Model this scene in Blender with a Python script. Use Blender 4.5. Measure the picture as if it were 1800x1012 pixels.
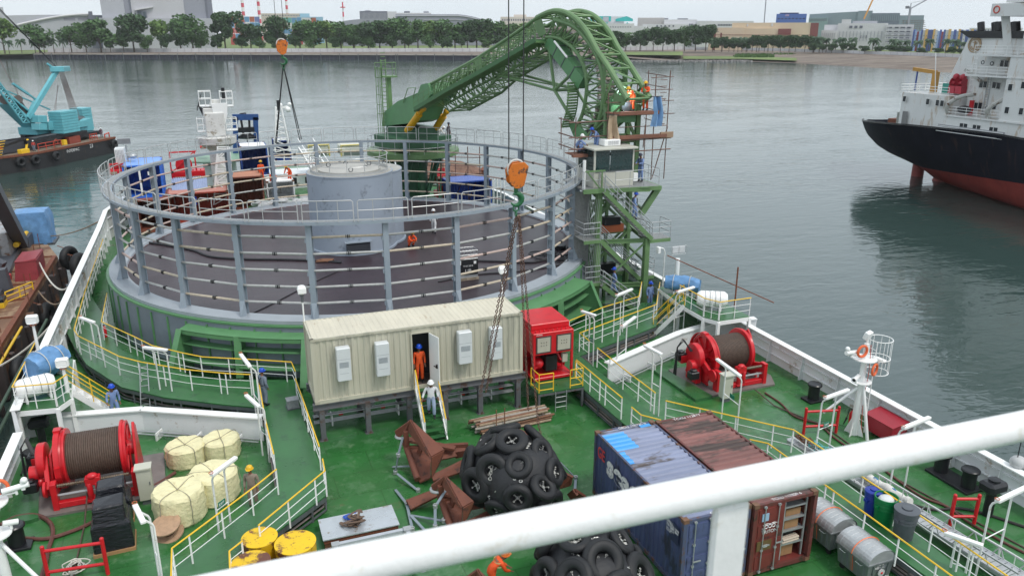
import bpy, bmesh, math, random
from mathutils import Vector as V, Matrix as MX
import numpy as np
for o in list(bpy.data.objects): bpy.data.objects.remove(o)
sc=bpy.context.scene; COL=sc.collection
R=math.radians; PI=math.pi; rnd=random.Random(7)
# ---------------------------------------------------------------- camera (ship axes: X starboard, Y forward, z=0 main deck)
FP,YHOR,CH=1390.0,52.0,16.8
PIT=math.atan((506-YHOR)/FP); YAW=math.atan(555/math.hypot(FP,506-YHOR))
cam=bpy.data.cameras.new('camera'); co=bpy.data.objects.new('camera',cam); COL.objects.link(co)
co.location=(0,0,CH); co.rotation_euler=(PI/2-PIT,0,-YAW); cam.sensor_width=36; cam.lens=36*FP/1800
cam.clip_start=.05; cam.clip_end=6000; sc.camera=co
cam.dof.use_dof=True; cam.dof.focus_distance=38; cam.dof.aperture_fstop=5.6
# ---------------------------------------------------------------- world, sun, exposure
W=bpy.data.worlds.new('World'); sc.world=W; W.use_nodes=True
SUN_EL,SUN_AZ=R(58),R(150)
def _world():
    nt=W.node_tree; n=nt.nodes; l=nt.links; n.clear()
    out=n.new('ShaderNodeOutputWorld'); bg=n.new('ShaderNodeBackground'); bg.inputs[1].default_value=.122
    sk=n.new('ShaderNodeTexSky'); sk.sky_type='NISHITA'; sk.sun_disc=False; sk.sun_elevation=SUN_EL; sk.sun_rotation=SUN_AZ; sk.dust_density=4; sk.air_density=1.2
    tc=n.new('ShaderNodeTexCoord'); mp=n.new('ShaderNodeMapping'); mp.inputs['Scale'].default_value=(1.2,1.2,4)
    nz=n.new('ShaderNodeTexNoise'); nz.inputs['Scale'].default_value=1.6; nz.inputs['Detail'].default_value=4
    cr=n.new('ShaderNodeValToRGB'); cr.color_ramp.elements[0].position=.3; cr.color_ramp.elements[1].position=.75
    cr.color_ramp.elements[0].color=(5.9,6.6,7.2,1); cr.color_ramp.elements[1].color=(7.4,7.9,8.2,1)
    mx=n.new('ShaderNodeMixRGB'); mx.inputs[0].default_value=.8
    l.new(tc.outputs['Generated'],mp.inputs[0]); l.new(mp.outputs[0],nz.inputs[0]); l.new(nz.outputs[0],cr.inputs[0])
    l.new(sk.outputs[0],mx.inputs[1]); l.new(cr.outputs[0],mx.inputs[2]); l.new(mx.outputs[0],bg.inputs[0]); l.new(bg.outputs[0],out.inputs[0])
_world()
sl=bpy.data.lights.new('sun','SUN'); sl.energy=1.35; sl.angle=R(12); sl.color=(1,.96,.9)
so=bpy.data.objects.new('sun',sl); COL.objects.link(so)
# direction towards the sun: azimuth measured from +Y clockwise
sd=V((math.sin(SUN_AZ)*math.cos(SUN_EL),math.cos(SUN_AZ)*math.cos(SUN_EL),math.sin(SUN_EL)))
so.rotation_euler=sd.to_track_quat('Z','Y').to_euler(); so.location=(0,0,60)
sc.view_settings.view_transform='Standard'; sc.view_settings.look='None'; sc.view_settings.exposure=.34; sc.view_settings.gamma=1
sc.render.resolution_x=1024; sc.render.resolution_y=575
# ---------------------------------------------------------------- pixel -> place helpers (1800x1012 photo coordinates)
_c,_s,_cy,_sy=math.cos(PIT),math.sin(PIT),math.cos(YAW),math.sin(YAW)
def ray(x,y):
    u,v=x-900,y-506; Yv=FP*_c-v*_s; Z=-(FP*_s+v*_c)
    return V((u*_cy+Yv*_sy,-u*_sy+Yv*_cy,Z))
def G(x,y,z=0):
    r=ray(x,y); t=(z-CH)/r.z; return V((r.x*t,r.y*t,z))
def AY(x,y,Y):                                   # point of the ray on the plane Y=const
    r=ray(x,y); t=Y/r.y; return V((r.x*t,Y,CH+r.z*t))
def VP(x,y,A,B):                                 # point of the ray on the vertical plane through A,B
    n=V((B[1]-A[1],A[0]-B[0],0)); r=ray(x,y); c=V((0,0,CH)); t=n.dot(V((A[0],A[1],CH))-c)/n.dot(r); return c+r*t
# ---------------------------------------------------------------- materials
MATS={}
def mat(name,col,rough=.5,metal=0,var=.12,scale=1.5,dirt=None,dcol=(.12,.05,.02),dscale=3,bump=0,bscale=20,spec=.5,alpha=None,coat=0,stretch=None):
    if name in MATS: return MATS[name]
    m=bpy.data.materials.new(name); m.use_nodes=True; nt=m.node_tree; n=nt.nodes; l=nt.links
    b=n['Principled BSDF']; b.inputs['Roughness'].default_value=rough; b.inputs['Metallic'].default_value=metal
    b.inputs['Specular IOR Level'].default_value=spec
    tc=n.new('ShaderNodeTexCoord'); src=tc.outputs['Object']
    if stretch:
        mp=n.new('ShaderNodeMapping'); mp.inputs['Scale'].default_value=stretch; l.new(src,mp.inputs[0]); src=mp.outputs[0]
    nz=n.new('ShaderNodeTexNoise'); nz.inputs['Scale'].default_value=scale; nz.inputs['Detail'].default_value=6; nz.inputs['Roughness'].default_value=.65; l.new(src,nz.inputs[0])
    cr=n.new('ShaderNodeValToRGB'); e=cr.color_ramp.elements; e[0].position=.3; e[1].position=.7
    e[0].color=(*[c*(1-var) for c in col],1); e[1].color=(*[min(1,c*(1+var)) for c in col],1)
    l.new(nz.outputs[0],cr.inputs[0]); last=cr.outputs[0]
    if dirt:
        n2=n.new('ShaderNodeTexNoise'); n2.inputs['Scale'].default_value=dscale; n2.inputs['Detail'].default_value=8; n2.inputs['Roughness'].default_value=.7; l.new(src,n2.inputs[0])
        c2=n.new('ShaderNodeValToRGB'); th_=.68-.4*dirt; c2.color_ramp.elements[0].position=th_-.03; c2.color_ramp.elements[1].position=th_+.05; l.new(n2.outputs[0],c2.inputs[0])
        mx=n.new('ShaderNodeMixRGB'); mx.inputs[2].default_value=(*dcol,1); l.new(c2.outputs[0],mx.inputs[0]); l.new(last,mx.inputs[1]); last=mx.outputs[0]
    l.new(last,b.inputs['Base Color'])
    # roughness breaks up a little too
    mr=n.new('ShaderNodeMapRange'); mr.inputs['To Min'].default_value=max(.02,rough-.12); mr.inputs['To Max'].default_value=min(1,rough+.12)
    l.new(nz.outputs[0],mr.inputs[0]); l.new(mr.outputs[0],b.inputs['Roughness'])
    if bump:
        n3=n.new('ShaderNodeTexNoise'); n3.inputs['Scale'].default_value=bscale; n3.inputs['Detail'].default_value=4; l.new(src,n3.inputs[0])
        bp=n.new('ShaderNodeBump'); bp.inputs['Strength'].default_value=bump; bp.inputs['Distance'].default_value=.05; l.new(n3.outputs[0],bp.inputs['Height']); l.new(bp.outputs[0],b.inputs['Normal'])
    if coat: b.inputs['Coat Weight'].default_value=coat
    if alpha is not None: b.inputs['Alpha'].default_value=alpha
    MATS[name]=m; return m
def emis(name,col,st):
    if name in MATS: return MATS[name]
    m=bpy.data.materials.new(name); m.use_nodes=True; b=m.node_tree.nodes['Principled BSDF']
    b.inputs['Base Color'].default_value=(*col,1); b.inputs['Emission Color'].default_value=(*col,1); b.inputs['Emission Strength'].default_value=st; MATS[name]=m; return m
# ---------------------------------------------------------------- mesh builder
class M:
    def __init__(s): s.v=[]; s.f=[]; s.k=[]; s.mi=0; s.sm=[]
    def add(s,vs,fs,smooth=False):
        b=len(s.v); s.v+= [tuple(p) for p in vs]; s.f+=[tuple(i+b for i in f) for f in fs]; s.k+=[s.mi]*len(fs); s.sm+=[smooth]*len(fs); return s
    def box(s,c,d,rz=0,mx=None):
        x,y,z=d[0]/2,d[1]/2,d[2]/2; P=[V((a*x,b*y,g*z)) for g in (-1,1) for b in (-1,1) for a in (-1,1)]
        rot=mx if mx else MX.Rotation(rz,3,'Z'); c=V(c)
        return s.add([rot@p+c for p in P],[(0,2,3,1),(4,5,7,6),(0,1,5,4),(2,6,7,3),(0,4,6,2),(1,3,7,5)])
    def bx(s,a,b): # box by two corners
        a,b=V(a),V(b); return s.box((a+b)/2,[abs(q) for q in (b-a)])
    def beam(s,p,q,w,h,up=(0,0,1)):
        p,q=V(p),V(q); d=(q-p); L=d.length
        if L<1e-6: return s
        d/=L; u=V(up)
        if abs(d.dot(u))>.98: u=V((0,1,0)) if abs(d.y)<.9 else V((1,0,0))
        a=d.cross(u).normalized(); b=a.cross(d)
        P=[e+a*i*w/2+b*j*h/2 for e in (p,q) for i,j in ((-1,-1),(1,-1),(1,1),(-1,1))]
        return s.add(P,[(0,3,2,1),(4,5,6,7),(0,1,5,4),(1,2,6,5),(2,3,7,6),(3,0,4,7)])
    def ibeam(s,p,q,w,h,t=.03,up=(0,0,1)):
        p,q=V(p),V(q); d=(q-p).normalized(); u=V(up)
        if abs(d.dot(u))>.98: u=V((0,1,0))
        a=d.cross(u).normalized(); b=a.cross(d)
        s.beam(p+b*(h/2-t/2),q+b*(h/2-t/2),w,t,up); s.beam(p-b*(h/2-t/2),q-b*(h/2-t/2),w,t,up); s.beam(p,q,t,h-2*t,up); return s
    def tube(s,p,q,r,n=8,r2=None):
        return s.path([p,q],r,n,r2)
    def path(s,pts,r,n=8,r2=None,closed=False):
        pts=[V(p) for p in pts]; N=len(pts); vs=[]; fs=[]; pu=None
        for i,p in enumerate(pts):
            if closed: d=pts[(i+1)%N]-pts[i-1]
            else: d=pts[min(i+1,N-1)]-pts[max(i-1,0)]
            if d.length<1e-9: d=V((0,0,1))
            d.normalize()
            if pu is None: pu=V((0,0,1)) if abs(d.z)<.9 else V((1,0,0))
            a=d.cross(pu); 
            if a.length<1e-4: a=d.cross(V((1,0,0)))
            a.normalize(); b=a.cross(d); pu=b
            rr=r if r2 is None else r+(r2-r)*i/max(1,N-1)
            if isinstance(r,(list,tuple)): rr=r[i]
            vs+=[p+(a*math.cos(2*PI*k/n)+b*math.sin(2*PI*k/n))*rr for k in range(n)]
        for i in range(N if closed else N-1):
            j=(i+1)%N
            for k in range(n):
                k2=(k+1)%n; fs.append((i*n+k,i*n+k2,j*n+k2,j*n+k))
        if not closed: fs.append(tuple(range(n-1,-1,-1))); fs.append(tuple((N-1)*n+k for k in range(n)))
        return s.add(vs,fs,n>5)
    def lathe(s,prof,n=24,c=(0,0,0),mx=None,cap=True,a0=0,a1=2*PI):
        full=abs(a1-a0-2*PI)<1e-6; K=n if full else n+1; vs=[]; fs=[]; c=V(c)
        for r,z in prof:
            for k in range(K):
                a=a0+(a1-a0)*k/n; p=V((r*math.cos(a),r*math.sin(a),z)); vs.append((mx@p if mx else p)+c)
        for i in range(len(prof)-1):
            for k in range(n):
                k2=(k+1)%K; fs.append((i*K+k,i*K+k2,(i+1)*K+k2,(i+1)*K+k))
        if cap and full:
            if prof[0][0]>1e-4: fs.append(tuple(range(K-1,-1,-1)))
            if prof[-1][0]>1e-4: fs.append(tuple((len(prof)-1)*K+k for k in range(K)))
        return s.add(vs,fs,n>=10)
    def torus(s,c,R_,r,n=20,m=8,mx=None,sq=1):
        vs=[];fs=[];c=V(c)
        for i in range(n):
            a=2*PI*i/n
            for j in range(m):
                b=2*PI*j/m; p=V(((R_+r*math.cos(b))*math.cos(a),(R_+r*math.cos(b))*math.sin(a),r*sq*math.sin(b))); vs.append((mx@p if mx else p)+c)
        for i in range(n):
            for j in range(m): fs.append((i*m+j,((i+1)%n)*m+j,((i+1)%n)*m+(j+1)%m,i*m+(j+1)%m))
        return s.add(vs,fs,True)
    def prism(s,poly,z0,z1):
        n=len(poly); vs=[(p[0],p[1],z0) for p in poly]+[(p[0],p[1],z1) for p in poly]
        ar=sum(poly[i][0]*poly[(i+1)%n][1]-poly[(i+1)%n][0]*poly[i][1] for i in range(n))
        fs=[tuple(range(n-1,-1,-1)),tuple(range(n,2*n))]+[(i,(i+1)%n,n+(i+1)%n,n+i) for i in range(n)]
        if ar<0: fs=[tuple(reversed(f)) for f in fs]
        return s.add(vs,fs)
    def slab(s,pts,th,nrm=None): # extruded planar polygon in 3D
        pts=[V(p) for p in pts]; n=len(pts)
        if nrm is None: nrm=(pts[1]-pts[0]).cross(pts[2]-pts[0])
        nrm=V(nrm).normalized()*th/2
        return s.add([p-nrm for p in pts]+[p+nrm for p in pts],[tuple(range(n-1,-1,-1)),tuple(range(n,2*n))]+[(i,(i+1)%n,n+(i+1)%n,n+i) for i in range(n)])
    def ball(s,c,r,n=12,m=8,mx=None):
        if not hasattr(r,'__len__'): r=(r,r,r)
        vs=[];fs=[];c=V(c)
        for i in range(m+1):
            t=PI*i/m
            for k in range(n):
                a=2*PI*k/n; p=V((r[0]*math.sin(t)*math.cos(a),r[1]*math.sin(t)*math.sin(a),r[2]*math.cos(t))); vs.append((mx@p if mx else p)+c)
        for i in range(m):
            for k in range(n): fs.append((i*n+k,(i+1)*n+k,(i+1)*n+(k+1)%n,i*n+(k+1)%n))
        return s.add(vs,fs,True)
    def xf(s,mx): s.v=[tuple(mx@V(p)) for p in s.v]; return s
    def merge(s,o,mx=None): return s.add([mx@V(p) for p in o.v] if mx else o.v,o.f,False)
    def build(s,name,mt,parent=None,bevel=0,sharp=True):
        me=bpy.data.meshes.new(name); me.from_pydata(s.v,[],s.f)
        for m_ in (mt if isinstance(mt,(list,tuple)) else [mt]): me.materials.append(m_)
        me.polygons.foreach_set('material_index',s.k); me.polygons.foreach_set('use_smooth',s.sm); me.update(); me.validate()
        if any(s.sm):
            try: me.set_sharp_from_angle(angle=R(38))
            except Exception: pass
        if bevel:
            bm=bmesh.new(); bm.from_mesh(me); bmesh.ops.remove_doubles(bm,verts=bm.verts,dist=1e-5)
            bmesh.ops.bevel(bm,geom=[e for e in bm.edges if len(e.link_faces)==2 and e.calc_face_angle(0)>.5],offset=bevel,segments=1,affect='EDGES'); bm.to_mesh(me); bm.free()
        o=bpy.data.objects.new(name,me); COL.objects.link(o)
        if parent: o.parent=parent
        return o
def tag(o,label=None,cat=None,group=None,kind=None):
    if label: o['label']=label
    if cat: o['category']=cat
    if group: o['group']=group
    if kind: o['kind']=kind
    return o
def thing(name,label,cat,loc=(0,0,0),rz=0,group=None):
    o=bpy.data.objects.new(name,None); COL.objects.link(o); o.location=loc; o.rotation_euler=(0,0,rz); o.empty_display_size=.2
    return tag(o,label,cat,group)
KIDS={}
def clone(o,parent=None):
    c=o.copy(); COL.objects.link(c); c.parent=parent
    for ch in list(o.children): clone(ch,c)
    return c
def put(src,loc,rz,label,group=None):
    c=clone(src); c.location=loc; c.rotation_euler=(0,0,rz); c['label']=label
    if group: c['group']=group
    return c
def part(src,parent,loc=(0,0,0),rot=None):    # copy one part (shared mesh)
    c=src.copy(); COL.objects.link(c); c.parent=parent; c.location=loc
    if rot is not None: c.rotation_euler=rot
    return c
def struct(m,name,mt): return tag(m.build(name,mt),kind='structure')
def text(s,size,mt,parent,loc,rot,name='lettering',ext=.004,align='CENTER',sx=1,bold=0):
    cu=bpy.data.curves.new('t','FONT'); cu.body=s; cu.size=size; cu.extrude=ext; cu.align_x=align; cu.align_y='CENTER'; cu.offset=bold
    t=bpy.data.objects.new('t',cu); COL.objects.link(t); bpy.context.view_layer.update()
    me=bpy.data.meshes.new_from_object(t.evaluated_get(bpy.context.evaluated_depsgraph_get())); bpy.data.objects.remove(t)
    me.materials.clear(); me.materials.append(mt); o=bpy.data.objects.new(name,me); COL.objects.link(o); o.parent=parent; o.location=loc; o.rotation_euler=rot; o.scale=(sx,1,1); return o
def cat(pts,k=6,closed=False): # catmull-rom
    pts=[V(p) for p in pts]; n=len(pts); out=[]
    for i in range(n if closed else n-1):
        p1,p2=pts[i],pts[(i+1)%n]; p0=pts[i-1] if (i>0 or closed) else p1*2-p2; p3=pts[(i+2)%n] if (i+2<n or closed) else p2*2-p1
        for j in range(k):
            t=j/k; out.append(.5*((2*p1)+(p2-p0)*t+(2*p0-5*p1+4*p2-p3)*t*t+(3*p1-p0-3*p2+p3)*t**3))
    if not closed: out.append(pts[-1])
    return out
# palette
white=mat('white_paint',(.78,.79,.78),.35,var=.04,dirt=.12,dcol=(.5,.4,.3),dscale=2.5)
whiteC=mat('clean_white_paint',(.82,.83,.82),.35,var=.03)
yellow=mat('yellow_paint',(.8,.5,.025),.4,var=.08)
green=mat('green_steel_paint',(.1,.25,.11),.42,var=.14,scale=.8)
greenT=mat('green_tower_paint',(.125,.225,.095),.45,var=.16,scale=1.2)
red=mat('red_paint',(.55,.012,.02),.32,var=.12,scale=3)
grey=mat('grey_steel_paint',(.27,.32,.37),.4,var=.07,scale=.7)
galv=mat('galvanised_steel',(.42,.44,.45),.4,.5,var=.12,scale=4)
dgrey=mat('dark_grey_steel',(.1,.11,.12),.5,var=.15,scale=3)
black=mat('black_rubber',(.012,.013,.015),.62,var=.25,scale=6)
blk=mat('black_paint',(.012,.013,.016),.35,var=.2)
rust=mat('rusty_steel',(.19,.062,.032),.75,var=.3,scale=3,dirt=.3,dcol=(.09,.035,.02),bump=.3)
wire=mat('wire_rope_steel',(.09,.06,.045),.6,var=.3,scale=8)
# ================================================================ water
ZW=-5.2
def _water():
    m=bpy.data.materials.new('harbour_water'); m.use_nodes=True; nt=m.node_tree; n=nt.nodes; l=nt.links
    b=n['Principled BSDF']; b.inputs['Base Color'].default_value=(.036,.064,.058,1); b.inputs['Roughness'].default_value=.09; b.inputs['IOR'].default_value=1.68
    tc=n.new('ShaderNodeTexCoord')
    def noise(scale,sx,sy,det,rz=0):
        mp=n.new('ShaderNodeMapping'); mp.inputs['Scale'].default_value=(sx,sy,1); mp.inputs['Rotation'].default_value=(0,0,rz); l.new(tc.outputs['Object'],mp.inputs[0])
        z=n.new('ShaderNodeTexNoise'); z.inputs['Scale'].default_value=scale; z.inputs['Detail'].default_value=det; z.inputs['Distortion'].default_value=.6; l.new(mp.outputs[0],z.inputs[0]); return z.outputs[0]
    a=noise(.42,.5,1.15,3,YAW); c=noise(1.5,.55,1.1,2,YAW+.3); d=noise(.05,.6,1.3,3,YAW)
    m1=n.new('ShaderNodeMath'); m1.operation='MULTIPLY'; l.new(c,m1.inputs[0]); m1.inputs[1].default_value=.28
    m2=n.new('ShaderNodeMath'); m2.operation='ADD'; l.new(a,m2.inputs[0]); l.new(m1.outputs[0],m2.inputs[1])
    # calmer and rougher patches drift across the harbour
    mr=n.new('ShaderNodeMapRange'); mr.inputs['From Min'].default_value=.35; mr.inputs['From Max'].default_value=.68; mr.inputs['To Min'].default_value=.12; mr.inputs['To Max'].default_value=.34; l.new(d,mr.inputs[0])
    bp=n.new('ShaderNodeBump'); bp.inputs['Distance'].default_value=.42; l.new(m2.outputs[0],bp.inputs['Height']); l.new(mr.outputs[0],bp.inputs['Strength']); l.new(bp.outputs[0],b.inputs['Normal'])
    w=M(); w.add([(-2600,-300,ZW),(2900,-300,ZW),(2900,3200,ZW),(-2600,3200,ZW)],[(0,1,2,3)]); struct(w,'water',m)
_water()
# ================================================================ far bank
def AD(x,y,d):                                    # point of the ray at horizontal distance d
    r=ray(x,y); t=d/math.hypot(r.x,r.y); return V((r.x*t,r.y*t,CH+r.z*t))
ZL=-1.7
sand=mat('sand_and_mud',(.185,.15,.12),.9,var=.22,scale=.02,dirt=.42,dcol=(.12,.09,.072),dscale=.03,stretch=(1,3,1))
grassM=mat('bank_grass',(.13,.18,.05),.9,var=.35,scale=.05,bump=.4,bscale=.5)
shore=[(-260,104),(0,104.5),(62,103.5),(250,104),(500,104.5),(700,105),(900,106),(1050,107),(1200,109),(1300,108.5),(1400,112),(1500,118),(1600,124),(1700,131),(1800,139),(1950,152)]
fence=[(-260,92.5),(0,92.5),(62,92),(250,92),(500,92),(700,91.5),(900,91),(1050,89.5),(1200,87.5),(1300,88.5),(1400,91),(1500,94.5),(1600,98),(1700,102),(1800,106),(1950,113)]
S=[G(x,y,ZW) for x,y in shore]; Fn=[G(x,y,ZL) for x,y in fence]
def land():
    # upland behind the fence, flat to the horizon
    u=M(); n=len(Fn); far=[V((p.x*4.2,p.y*4.2,ZL)) for p in Fn]
    u.add(Fn+far,[(i,i+1,n+i+1,n+i) for i in range(n-1)]); struct(u,'ground',grassM)
    f=M()                                          # foreshore: quay strip on the left, sloping flat on the right
    edge=[V((s.x,s.y,ZL if i<8 else ZW-.1)) for i,s in enumerate(S)]
    mid=[]
    for i in range(n):
        k=.22 if i>=8 else .5; p=edge[i].lerp(Fn[i],k); p.z=ZL if i<8 else ZW+.9; mid.append(p)
    f.add(edge+mid+Fn,[(i,i+1,n+i+1,n+i) for i in range(n-1)]+[(n+i,n+i+1,2*n+i+1,2*n+i) for i in range(n-1)])
    tag(f.build('foreshore',sand),kind='structure')
    # grass strips on the bank
    g=M()
    for a,b,k0,k1,up in ((0,2,.02,.9,.03),(8,10,.06,.62,.3),(7,8,.1,.6,.3)):
        for i in range(a,b):
            P=[edge[i].lerp(Fn[i],k0),edge[i+1].lerp(Fn[i+1],k0),edge[i+1].lerp(Fn[i+1],k1),edge[i].lerp(Fn[i],k1)]
            for q in P: q.z=(ZL+up) if i<8 else (ZW+1.5+k0*0)
            g.add(P,[(0,1,2,3)])
    tag(g.build('bank_grass',grassM),'low green grass strip growing along the far foreshore','grass',kind='stuff')
    # bushes of reeds on the right bank
    rd=M(); r=random.Random(3)
    for i in range(900):
        x=r.choice([r.uniform(1290,1400),r.uniform(1296,1350)]); p=G(x,r.uniform(98.2,101.5) if x<1360 else r.uniform(97,98.6),ZW+1.4); h=r.uniform(1.2,2.6); a=r.uniform(0,3); w=r.uniform(.6,1.4)
        rd.add([p+V((-w*math.cos(a),-w*math.sin(a),0)),p+V((w*math.cos(a),w*math.sin(a),0)),p+V((r.uniform(-.5,.5),0,h))],[(0,1,2)])
    tag(rd.build('reeds',mat('reeds',(.07,.14,.035),.9,var=.3,scale=.2)),'tall green reeds and scrub on the far bank by the sand flat','reeds',kind='stuff')
    # rock armour
    rk=M(); r=random.Random(5)
    for i in range(900):
        k=r.random(); x=1050+k*270; p=G(x,109-r.random()*4-(1-k)*.8,ZW+.3); s_=r.uniform(.4,1.1)
        rk.box(p,(s_*2,s_*1.5,s_*1.2),r.uniform(0,3))
    tag(rk.build('rock_armour',mat('shore_rock',(.26,.25,.24),.9,var=.4,scale=.3)),'grey rocks lining the far bank at the water edge','rocks',kind='stuff')
    # sheet pile quay wall with fender posts
    t=thing('quay_wall','dark sheet pile quay wall along the far shore','quay wall',(0,0,0)); q=M(); ps=M(); cp=M()
    for i in range(2,7):
        a,b=S[i],S[i+1]; L=(b-a).length; k=int(L/1.6); d=(b-a)/k; nn=V((d.y,-d.x,0)).normalized()
        for j in range(k):
            o0=.35 if j%2 else 0; p0=a+d*j-nn*o0*-1; p1=a+d*(j+1)-nn*o0*-1
            q.add([(p0.x,p0.y,ZW-.5),(p1.x,p1.y,ZW-.5),(p1.x,p1.y,ZL-.3),(p0.x,p0.y,ZL-.3)],[(0,1,2,3)])
        cp.beam(V((a.x,a.y,ZL-.1))+nn*.4,V((b.x,b.y,ZL-.1))+nn*.4,1.6,.5)
        for j in range(0,k,9): p=a+d*j+nn*1; ps.box((p.x,p.y,(ZW+ZL)/2+.3),(.5,.5,ZL-ZW+1))
    q.build('sheet_piling',mat('sheet_pile',(.055,.055,.075),.8,var=.3,scale=.3),t); cp.build('capping_beam',mat('concrete_old',(.33,.31,.28),.9,scale=.1,var=.2),t); ps.build('fender_posts',dgrey,t)
    # white hoarding
    t=thing('boundary_fence','long pale panel hoarding running along the far bank','fence'); pn=M(); pt=M()
    for i in range(2,n-1):
        a,b=Fn[i],Fn[i+1]; h=3.0 if i<8 else 2.4
        if i==2: a=a.lerp(b,.12)
        pn.beam(a+V((0,0,h/2)),b+V((0,0,h/2)),.15,h); k=max(2,int((b-a).length/6))
        for j in range(k): p=a.lerp(b,j/k)-V((.0,.3,0)); pt.box(p+V((0,0,h/2)),(.3,.3,h+.1))
    pn.build('panels',mat('hoarding',(.55,.55,.57),.6,var=.12,scale=.05),t); pt.build('posts',mat('hoarding_post',(.38,.38,.4),.6),t)
land()
# ================================================================ far buildings
def px2(d): return d/1463.0                          # metres per photo pixel at distance d, near the image centre
SH=-YAW
glassB=mat('building_glass',(.06,.08,.1),.25,var=.2,scale=.05)
class B:
    """a building facing the harbour: its local x runs along the shore, y away, z up from the ground"""
    def __init__(s,name,label,x0,x1,d,cat='building',rz=SH):
        a=AD(x0,92,d); b=AD(x1,92,d); s.c=(a+b)/2; s.c.z=ZL; s.w=(b-a).length; s.d=d; s.x0=x0; s.x1=x1
        s.t=thing(name,label,cat,s.c,rz+(math.atan2((b-a).y,(b-a).x)-SH)); s.ground=None
    def X(s,x): return (x-(s.x0+s.x1)/2)/(s.x1-s.x0)*s.w
    def Z(s,y,x=None): return AD(s.x0 if x is None else x,y,s.d).z-ZL
    def box(s,m,x0,x1,y0,y1,dy0,dy1): m.bx((s.X(x0),dy0,0 if y1 is None else s.Z(y1)),(s.X(x1),dy1,s.Z(y0))); return m
def windows(b,x0,x1,y0,y1,nx,ny,mt=None,fw=.6,fh=.5,dy=-.12,name='window_band'):
    m=M(); X0,X1,Z0,Z1=b.X(x0),b.X(x1),b.Z(y1),b.Z(y0); cw,ch=(X1-X0)/nx,(Z1-Z0)/ny
    for i in range(nx):
        for j in range(ny): m.bx((X0+cw*(i+.5-fw/2),dy,Z0+ch*(j+.5-fh/2)),(X0+cw*(i+.5+fw/2),dy+.3,Z0+ch*(j+.5+fh/2)))
    m.build(name,mt or glassB,b.t)
def cl(n,c,v=.06,s=.03): return mat(n,c,.7,var=v,scale=s)
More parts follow.
